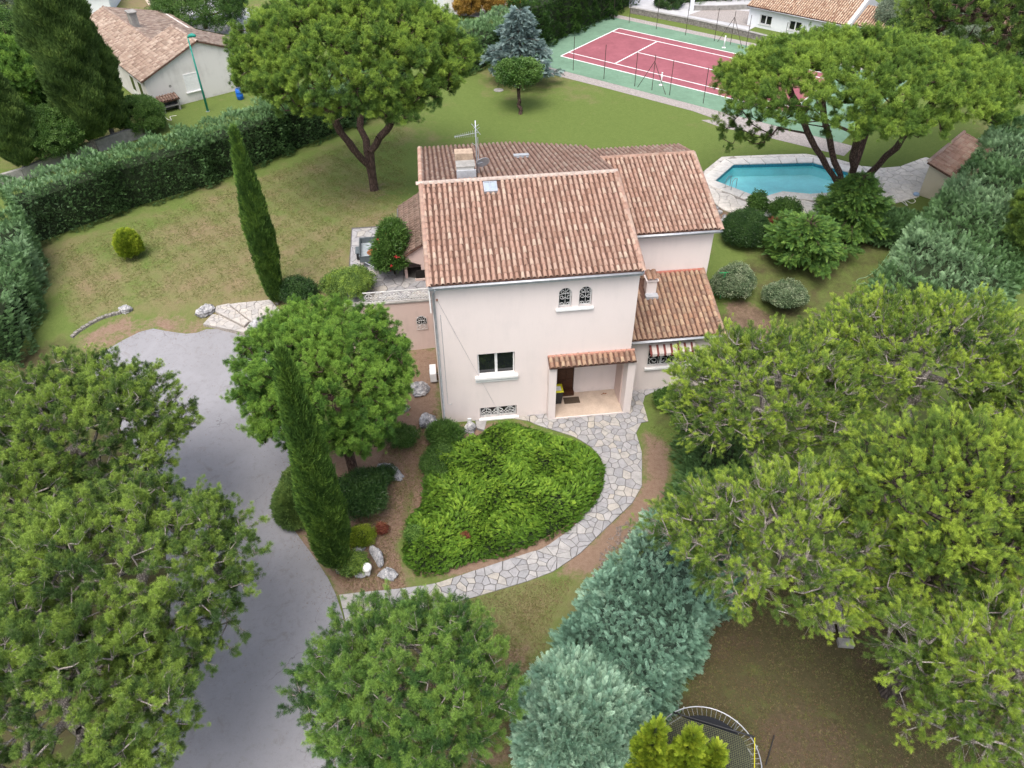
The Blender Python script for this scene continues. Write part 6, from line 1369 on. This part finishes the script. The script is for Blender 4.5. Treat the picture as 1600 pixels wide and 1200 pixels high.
# shrubs
def sh(label, px, py, R, **k): P = gp(px, py); return shrub(k.pop('name', 'shrub'), label, P, R, **k)
sh('small rounded yellow-green thuja alone on the left lawn', 208, 402, (.72, .72, 1.0), shape='scale', matk='f_yellow', n=2600, ts=1.0, seed=1, lobes=1, up=1.3, name='thuja')
shrub('shrub', 'olive green bush filling the corner of the raised terrace above the retaining wall', HW(-3.95, 7.4, TZ), (.95, 1.25, .75), shape='smallleaf', matk='f_dark', n=2400, ts=1.1, seed=33)
P = HW(-1.95, 9.0, TZ); shrub('oleander_bush', 'tall dark green oleander with red flowers beside the annex of the villa', P, (.9, 1.3, 1.75), shape='longleaf', matk='f_leaf', n=3600, ts=1.35, seed=2, up=.8)
fl = MB()
rg = np.random.default_rng(3)
for _ in range(16):
    u = unit(rg.normal(size=3)+(-.6, -.5, .4)); q = np.array(P)+u*[.95, 1.3, 1.6]+(0, 0, 1.5); [fl.add([q, q+rg.normal(size=3)*.07, q+rg.normal(size=3)*.07], [(0, 1, 2)]) for _ in range(7)]
fl.v = [tuple(np.array(v)-P) for v in fl.v]; o = fl.build('flowers', M['red'], bpy.data.objects['oleander_bush'])
sh('low olive green bush on the lawn edge behind the bright pine', 548, 462, (1.6, 1.0, .9), shape='smallleaf', matk='f_dark', n=2600, ts=1.3, seed=3); sh('dark low bush at the foot of the slender cypress above the steps', 470, 470, (1.3, .9, .8), shape='smallleaf', matk='f_leafdark', n=1800, ts=1.3, seed=4)
sh('dark green rounded bush right of the front cypress', 570, 798, (1.3, 1.25, 1.15), shape='longleaf', matk='f_leafdark', n=4200, ts=1.0, seed=5); sh('very dark clipped bush at the drive edge left of the front cypress', 468, 800, (.85, 1.25, .85), shape='scale', matk='f_cypbig', n=3000, ts=1.1, seed=6, lobes=1)
sh('low yellow and green shrub between the rocks and the dark bush', 565, 845, (.7, .5, .4), shape='smallleaf', matk='f_yellow', n=900, ts=.95, seed=7, tshift=-.1); sh('small dark red shrub beside the litter covered strip', 598, 832, (.22, .22, .28), shape='smallleaf', matk='f_redleaf', n=260, ts=.9, seed=8)
sh('wispy olive green broom at the foot of the front cypress, left of the globe lamp', 553, 893, (.65, .5, .5), shape='longleaf', matk='f_dark', n=1000, ts=1.0, seed=9)
sh('small bush covering one end of the arched boulder', 606, 748, (.5, .4, .35), shape='smallleaf', matk='f_leafdark', n=700, ts=1.0, seed=10); sh('green bush at the lower right rim of the bright pine', 630, 694, (.95, .7, .6), shape='smallleaf', matk='f_leaf', n=1200, ts=1.0, seed=11)
sh('loose green bush at the left corner of the facade', 697, 692, (.85, .75, .7), shape='longleaf', matk='f_leaf', n=1500, ts=1.0, seed=12); sh('dark green bush between the boulder strip and the bright juniper bed', 686, 728, (.8, 1.1, .5), shape='smallleaf', matk='f_leaf', n=1600, ts=1.0, seed=13)
sh('rounded green bush at the right end of the flagstones under the barred window', 1044, 636, (.75, .65, .65), shape='smallleaf', matk='f_leaf', n=1600, ts=1.1, seed=14); sh('dark green bush behind the flagstones at the edge of the yellow-green pine', 1078, 668, (.95, .8, .8), shape='smallleaf', matk='f_leafdark', n=1800, ts=1.1, seed=15)
sh('round very dark clipped bush right of the villa wing', 1160, 378, (1.35, 1.25, 1.1), shape='smallleaf', matk='f_leafdark', n=3800, ts=1.35, seed=16, lump=.05, lobes=1); sh('pale variegated shrub beside the green clothes post', 1143, 462, (1.25, 1.1, 1.2), shape='smallleaf', matk='f_varieg', n=3200, ts=1.35, seed=17); sh('second pale variegated shrub behind the yellow-green pine', 1222, 482, (1.4, 1.1, 1.0), shape='smallleaf', matk='f_varieg', n=2600, ts=1.35, seed=18, tshift=-.08)
sh('small sapling with light green leaves at the near corner of the pool', 1178, 345, (.65, .6, .9), shape='leaf', matk='f_leaf', n=420, ts=1.3, seed=19, cz=1.3, core=.2)
sh('low spreading blue-green juniper right of the pool conifers', 1388, 372, (2.6, 1.4, .8), shape='plume', matk='f_hedge', n=9750, ts=1.2, seed=22, up=.2, tshift=-.25, lump=.2, name='juniper'); sh('reddish dying conifer branch cluster in front of the pool', 1218, 370, (.6, .4, .6), shape='plume', matk='f_redleaf', n=450, ts=1.6, seed=23, core=.4); sh('green leafy shrub growing up against the pool wall', 1222, 350, (1.2, .7, 1.0), shape='smallleaf', matk='f_leaf', n=1500, ts=1.4, seed=24)
# bright juniper bed in front of the villa
JB = smoothpoly(gpoly([(640, 892), (628, 845), (640, 815), (665, 780), (662, 742), (680, 700), (735, 690), (765, 668), (800, 664), (845, 678), (900, 692), (930, 712), (944, 738), (936, 778), (898, 822), (850, 848), (792, 868), (720, 888), (675, 905)]), 1)
rg = np.random.default_rng(4); xs, ys = zip(*JB); m = 30000; X = rg.uniform(min(xs), max(xs), m); Y = rg.uniform(min(ys), max(ys), m); ok = inpoly(X, Y, JB); X, Y = X[ok], Y[ok]
E_ = edist(X, Y, JB); hol = np.exp(-(((X-at(870, 790, 0)[0])/.25)**2+((Y-at(870, 790, 0)[1])/.25)**2)); keep = rg.random(len(X)) > hol; X, Y, E_ = X[keep], Y[keep], E_[keep]
lum = .32+.16*np.sin(X*2.6+1)*np.sin(Y*2.9)+.10*np.sin(X*5.1+Y*3.7)+.06*np.sin(X*9-Y*8); Z = np.minimum(E_*1.1, 1)*.26+lum*np.clip(E_*2, .2, 1); lay = rg.random(len(X)); Z *= np.where(lay < .35, .55, 1)
jb = empty('juniper_bed', 'bright green spreading juniper bed filling the curve of the stone path', 'juniper', (X.mean(), Y.mean(), 0)); O_ = np.array([X.mean(), Y.mean(), 0])
ang = 2.2*np.sin(X*.9+Y*.5)+2.0*np.sin(Y*1.1-X*.4)+rg.normal(0, .5, len(X)); D = np.stack([np.cos(ang), np.sin(ang)*.8-.35, np.full(len(X), .62)], 1)+rg.normal(size=(len(X), 3))*.15
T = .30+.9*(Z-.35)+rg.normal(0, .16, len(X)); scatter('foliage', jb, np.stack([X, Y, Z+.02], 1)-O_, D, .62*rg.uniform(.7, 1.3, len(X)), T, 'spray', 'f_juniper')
mb = MB(); gi3 = grow(JB, -.22); mb.prism([(p[0]-O_[0], p[1]-O_[1]) for p in gi3], -.05, .22); mb.build('inner_branches', M['fcore'], jb)
sh('small autumn-orange sprig standing in the juniper bed', 727, 852, (.16, .16, .2), shape='smallleaf', matk='f_redleaf', n=90, ts=.9, seed=60, cz=.55, core=.2); sh('dark blue-green tuft at the left end of the juniper bed', 649, 842, (.4, .3, .35), shape='longleaf', matk='f_darkgreen', n=500, ts=.9, seed=61)
# hedges
def bluef(P): return .18*np.sin(P[:, 0]*.9)+.1
hp = [gp(*p) for p in ((72, 380), (190, 335), (330, 292), (450, 243), (560, 197), (640, 165))]
def shift(ps, w): 
    out = []
    for i, p in enumerate(ps):
        a, b = ps[max(i-1, 0)], ps[min(i+1, len(ps)-1)]; e = unit((b-a)*[1, 1, 0]); out.append(p+np.array([-e[1], e[0], 0])*w)
    return out
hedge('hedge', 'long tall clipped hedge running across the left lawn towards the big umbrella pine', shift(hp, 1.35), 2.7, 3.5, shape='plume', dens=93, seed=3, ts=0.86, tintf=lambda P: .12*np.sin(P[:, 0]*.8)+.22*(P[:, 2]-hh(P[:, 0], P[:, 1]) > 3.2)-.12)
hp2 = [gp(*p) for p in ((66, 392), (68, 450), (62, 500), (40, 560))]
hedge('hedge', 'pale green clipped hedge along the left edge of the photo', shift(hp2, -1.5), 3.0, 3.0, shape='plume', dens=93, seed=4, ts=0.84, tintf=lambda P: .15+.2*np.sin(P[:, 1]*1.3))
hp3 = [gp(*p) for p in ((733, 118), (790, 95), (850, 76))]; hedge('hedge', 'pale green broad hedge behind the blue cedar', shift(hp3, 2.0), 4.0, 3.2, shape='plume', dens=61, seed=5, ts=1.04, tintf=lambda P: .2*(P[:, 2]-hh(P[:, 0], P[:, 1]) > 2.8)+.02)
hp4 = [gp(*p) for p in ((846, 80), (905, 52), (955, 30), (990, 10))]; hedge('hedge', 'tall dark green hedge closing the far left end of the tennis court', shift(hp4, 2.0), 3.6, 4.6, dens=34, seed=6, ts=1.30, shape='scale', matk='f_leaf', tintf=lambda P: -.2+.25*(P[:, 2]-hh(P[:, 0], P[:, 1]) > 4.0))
R_ = [at(x, y, 3.2) for x, y in ((1625, 215), (1588, 290), (1545, 345), (1505, 395), (1465, 450))]; hedge('hedge', 'blue-green unclipped conifer hedge between the cream shed and the right-hand pines', R_, 6.4, 2.6, shape='plume', dens=59, seed=7, ts=1.18, matk='f_hedge', lump=.18, tintf=lambda P: .28+.2*np.sin(P[:, 0]*.7+P[:, 1]*.4), dirv=(-.3, -.3, 0))
R_ = [at(x, y, 2.0) for x, y in ((1125, 680), (1118, 760), (1085, 835))]; hedge('hedge', 'dark green conifer hedge right of the path under the yellow-green pine', R_, 2.7, 2.3, shape='plume', dens=90, seed=8, ts=.95, matk='f_hedge', lump=.25, tintf=lambda P: -.2+0*P[:, 0], dirv=(-.3, -.2, 0))
R_ = [at(x, y, 2.1) for x, y in ((1072, 860), (1020, 935), (975, 1005), (935, 1070))]; hedge('hedge', 'pale blue-green juniper hedge between the lower lawn and the trampoline', R_, 4.2, 2.3, shape='plume', dens=120, seed=9, ts=.95, matk='f_blue', lump=.2, tintf=lambda P: .02+.12*np.sin(P[:, 0]*1.3+P[:, 1]), dirv=(-.25, -.3, .2), corem='fcoreblue')
shrub('feathery_conifer', 'pale grey-green feathery conifer at the lower end of the blue-green juniper hedge', at(905, 1150, 0), (2.3, 2.3, 2.2), shape='plume', matk='f_blue', n=26000, ts=1.15, seed=70, lobes=16, cz=.7, up=.7, lump=.16, tshift=.22)
for i, (px, py, ty, rr_) in enumerate(((1003, 1225, 1135, .36), (1055, 1235, 1145, .34), (1096, 1235, 1170, .22))): column('thuja', ['bright yellow-green thuja at the bottom edge left of the trampoline', 'bright yellow-green thuja overlapping the left rim of the trampoline', 'slim yellow-green thuja shoot in front of the black trampoline mat'][i], at(px, py, 0), up(at(px, py, 0), ty), rr_, shape='plume', matk='f_yellow', n=2400, seed=80+i, trunk_h=.1, ts=1.0, up=1.1, cat='thuja', lump=.3, prof=[(0, .9), (.4, 1), (.7, .7), (1, .1)], rt=.04)
# trees in the back garden and beyond
P = gp(815, 170); 
c = at(811, 108, 4.0); tree('small_tree', 'small round-headed tree with a straight trunk on the back lawn beside the court', 'tree', gp(813, 178), at(812, 118, 4.4), (1.7, 1.5, .9), 60, .45, .5, 26, 'leaf', 'f_leaf', 'bark', .16, ts=1.5, under=-.3, inner=.4, seed=91, tshift=.15)
def cedar(label, base, h, R, seed, name='blue_cedar', cat='cedar', matk='f_cedar', nb=74, dens=22, ts=1.6, z0=.08, pw=.75):
    rg = np.random.default_rng(seed); base = np.array(base); root = empty(name, label, cat, base); P = []; D = []; segs = [((0, 0, -.2), (0, 0, h*.5), .2, .12), ((0, 0, h*.5), (0, 0, h), .12, .02)]
    for i in range(nb):
        t = (i+.5)/nb; z = h*(z0+(.98-z0)*t); L = R*(1-t)**pw*rg.uniform(.6, 1.15)+.25; a = i*2.4+rg.normal(0, .2); d = np.array([math.cos(a), math.sin(a), 0])
        tip = d*L+np.array([0, 0, z+L*.18]); mid = d*L*.5+np.array([0, 0, z+L*.20]); segs += [((0, 0, z), tuple(mid), .05*(1-t)+.012, .03), (tuple(mid), tuple(tip), .03, .008)]
        k = int(dens*L)+8; s = rg.random(k)**.6; base_ = np.where(s[:, None] < .5, mid*(s[:, None]*2)+np.array([0, 0, z])*(1-s[:, None]*2), mid+(tip-mid)*(s[:, None]*2-1)); side = rg.normal(size=(k, 1))*.28*L**.5*(1-s[:, None]*.6)
        base_ = base_+np.array([-d[1], d[0], 0])*side+np.array([0, 0, -1])*np.abs(side)*.35; P.append(base_); D.append(d*1.0+np.array([-d[1], d[0], 0])*np.sign(side)*.5+np.array([0, 0, -.1])+rg.normal(size=(k, 3))*.4)
    P = np.concatenate(P); D = np.concatenate(D); scatter('crown', root, P, D, ts*rg.uniform(.7, 1.3, len(P)), rg.normal(.5, .22, len(P)), 'plume' if name != 'blue_cedar' else 'spray', matk); tubes_mesh(segs, M['bark'], 'trunk', root)
Pc = gp(812, 128); cedar('blue-grey cedar with a pointed top and layered branches behind the small tree', Pc, up(Pc, 12)-Pc[2], 3.3, 5)
cedar('spreading dark conifer with layered branches in front of the pool', gp(1250, 408), 2.9, 2.9, 61, 'conifer', 'conifer', 'f_darkgreen', 60, 60, 1.15, .12, .5)
cedar('dark pointed conifer at the foot of the umbrella pine by the pool', gp(1322, 366), 4.2, 2.5, 62, 'conifer', 'conifer', 'f_darkgreen', 64, 60, 1.15, .08, .7)
def btree(label, px, bpy, cpy, R, matk='f_leaf', shape='smallleaf', n=130, seed=1, ts=2.4, name='tree', cat='tree', cpx=None, **k):
    b = gp(px, bpy); c = np.array([b[0], b[1], up(b, cpy)]); 
    if cpx is not None: c = at(cpx, cpy, c[2])
    a = dict(n=int(n*2), dmin=R[0]*.11, cr=R[0]*.14, tufts=24, shape=shape, matk=matk, bark='bark', r0=.2, ts=ts*.75, under=-.6, inner=.5, seed=seed, twigs=0); a.update(k); return tree(name, label, cat, b, c, R, **a)
btree('dense dark green broadleaf tree beyond the neighbouring roof at the top', 322, 45, 8, (4.6, 4, 2.4), seed=101, n=160); btree('grey-green olive tree in front of the long white bungalow', 1410, 66, 30, (3.6, 3, 2.0), 'f_grey', seed=102); btree('pale grey-green shrubby tree between the olive and the dark pine', 1488, 88, 62, (3.0, 2.6, 1.9), 'f_grey', seed=103, tshift=.2)
btree('tall dark grey-green tree behind the olive at the top right', 1480, 72, 12, (4.2, 3.5, 3.0), 'f_grey', seed=104, tshift=-.25); btree('dark green bush tree under the corner pine at the right edge', 1567, 118, 92, (1.9, 2.2, 2.0), 'f_leafdark', seed=105); btree('green tree just behind the wide umbrella pine crown', 1430, 80, 52, (3.2, 2.5, 1.6), 'f_leaf', seed=106)
btree('pale yellow-green poplar at the top left corner', 14, 110, 12, (4.0, 4, 5.0), 'f_grey', seed=107, tshift=.15, n=170); btree('soft green tree behind the left cypress', 30, 190, 75, (3.6, 3.4, 3.2), 'f_leaf', seed=108, tshift=.1); btree('bright green pine behind the wall at the left edge', 35, 215, 130, (4.2, 3.6, 3.0), 'f_stone', 'pine', seed=109, ts=2.4, tshift=-.15, n=170)
btree('round bright green bush tree between the two dark cypresses', 92, 255, 212, (2.2, 2.0, 1.9), 'f_leaf', seed=110, tshift=.1, ts=2.0); btree('light green leafy tree against the side of the neighbouring house', 228, 205, 180, (1.7, 1.7, 1.4), 'f_leaf', seed=111, tshift=.35, ts=2.0, n=100); btree('dark evergreen at the right edge behind the right hedge', 1610, 420, 350, (2.4, 2.4, 3.0), 'f_dark', 'pine', seed=112, ts=1.9, n=140)
btree('orange-leaved shrub behind the pale green hedge at the top', 790, 22, 4, (2.6, 2.2, 1.6), 'f_orange', seed=113, n=90); btree('second smaller orange-leaved shrub beside the white building', 732, 24, 6, (1.4, 1.4, 1.2), 'f_orange', seed=114, n=50, tshift=.15); btree('dark green shrub beyond the road at the top', 1045, 10, 0, (1.5, 1.5, 1.2), 'f_leafdark', seed=115, n=50)
hedge('hedge', 'low green hedge along the far side of the pale road at the top', [gp(1058, 3), gp(1130, -2), gp(1210, -6)], 2.2, 1.4, dens=32, seed=12, ts=1.24, shape='smallleaf', matk='f_leaf')
btree('dark green tree standing behind the big umbrella pine', 560, 165, 140, (2.2, 2.2, 2.4), 'f_leafdark', seed=116, n=80)
# dry grass and weeds
def grassarea(name, polys, n, matk='f_grass', ts=1., seed=1, avoid=()):
    rg = np.random.default_rng(seed); P = []
    for poly, w in polys:
        xs, ys = zip(*poly); nn_ = int(n*w); X = rg.uniform(min(xs), max(xs), nn_); Y = rg.uniform(min(ys), max(ys), nn_); ok = inpoly(X, Y, poly) & (edist(X, Y, poly) > rg.random(nn_)*.8)
        for a in avoid: ok &= ~inpoly(X, Y, a)
        X, Y = X[ok], Y[ok]; k = np.sin(X*2.1)*np.sin(Y*1.9)+.6*np.sin(X*5.3+Y*4.1) > rg.normal(-.1, .8, len(X)); P.append(np.stack([X[k], Y[k]], 1))
    P = np.concatenate(P); m = len(P); Z = hh(P[:, 0], P[:, 1]); P = np.column_stack([P, Z+.004]); o = scatter(name, None, P, np.tile([0, 0, 1.], (m, 1))+rg.normal(size=(m, 3))*.15, ts*rg.uniform(.6, 1.3, m), rg.normal(.5, .25, m), 'grass', matk); tag(o, kind='stuff')
FR = gpoly([(560, 1010), (700, 945), (850, 905), (900, 900), (860, 980), (800, 1200), (500, 1250)]); FL = gpoly([(545, 925), (520, 900), (600, 700), (680, 640), (700, 720), (620, 850), (640, 935)]); BR_ = gpoly([(1010, 660), (1060, 660), (1075, 740), (1010, 700)]); TR_ = gpoly([(1110, 900), (1050, 1080), (1180, 1260), (1650, 1300), (1650, 900)])
grassarea('grass', [(FR, 1), (FL, .5), (BR_, .03)], 50000, ts=.6, seed=1, avoid=(PATH, JB, DRIVE)); grassarea('weeds', [(TR_, 1)], 26000, ts=.65, seed=2, matk='f_grass')
LAWN = gpoly([(70, 395), (560, 215), (640, 190), (640, 330), (560, 370), (545, 440), (440, 470), (420, 465), (330, 478), (200, 480), (110, 520)]); BACK = gpoly([(640, 165), (740, 118), (850, 100), (1100, 190), (1105, 240), (1090, 250), (1060, 240), (900, 240), (660, 225)])
grassarea('grass', [(LAWN, 1)], 110000, ts=.8, seed=3, matk='f_grass')

# fallen needles: along the edges of the drive and under the pines
rg = np.random.default_rng(77); m = 60000; xs, ys = zip(*DRIVE); X = rg.uniform(min(xs), max(xs), m); Y = rg.uniform(min(ys), max(ys), m); ok = inpoly(X, Y, DRIVE); X, Y = X[ok], Y[ok]
d_ = edist(X, Y, DRIVE); pt_ = np.sin(X*1.7)*np.sin(Y*1.3+1)+.6*np.sin(X*4.1+Y*3); k = rg.random(len(X)) < np.exp(-d_/.35)*.8+.035*(pt_ > .3); X, Y = X[k], Y[k]
P = np.column_stack([X, Y, hh(X, Y)+.018]); tag(scatter('needle_litter', None, P, np.column_stack([rg.normal(size=len(X)), rg.normal(size=len(X)), np.full(len(X), .12)]), .55*rg.uniform(.5, 1.3, len(X)), rg.normal(.45, .25, len(X)), 'grass', 'f_litter'), kind='stuff')
LT = [FL, TR_, FR]; Q = []
for pl in LT:
    xs, ys = zip(*pl); X = rg.uniform(min(xs), max(xs), 22000); Y = rg.uniform(min(ys), max(ys), 22000); ok = inpoly(X, Y, pl) & ~inpoly(X, Y, PATH) & ~inpoly(X, Y, JB) & ~inpoly(X, Y, DRIVE); Q.append(np.column_stack([X[ok], Y[ok]]))
Q = np.concatenate(Q); P = np.column_stack([Q, hh(Q[:, 0], Q[:, 1])+.006]); m = len(P)
tag(scatter('needle_litter', None, P, np.column_stack([rg.normal(size=m), rg.normal(size=m), np.full(m, .2)]), .6*rg.uniform(.5, 1.3, m), rg.normal(.4, .25, m), 'grass', 'f_litter'), kind='stuff')
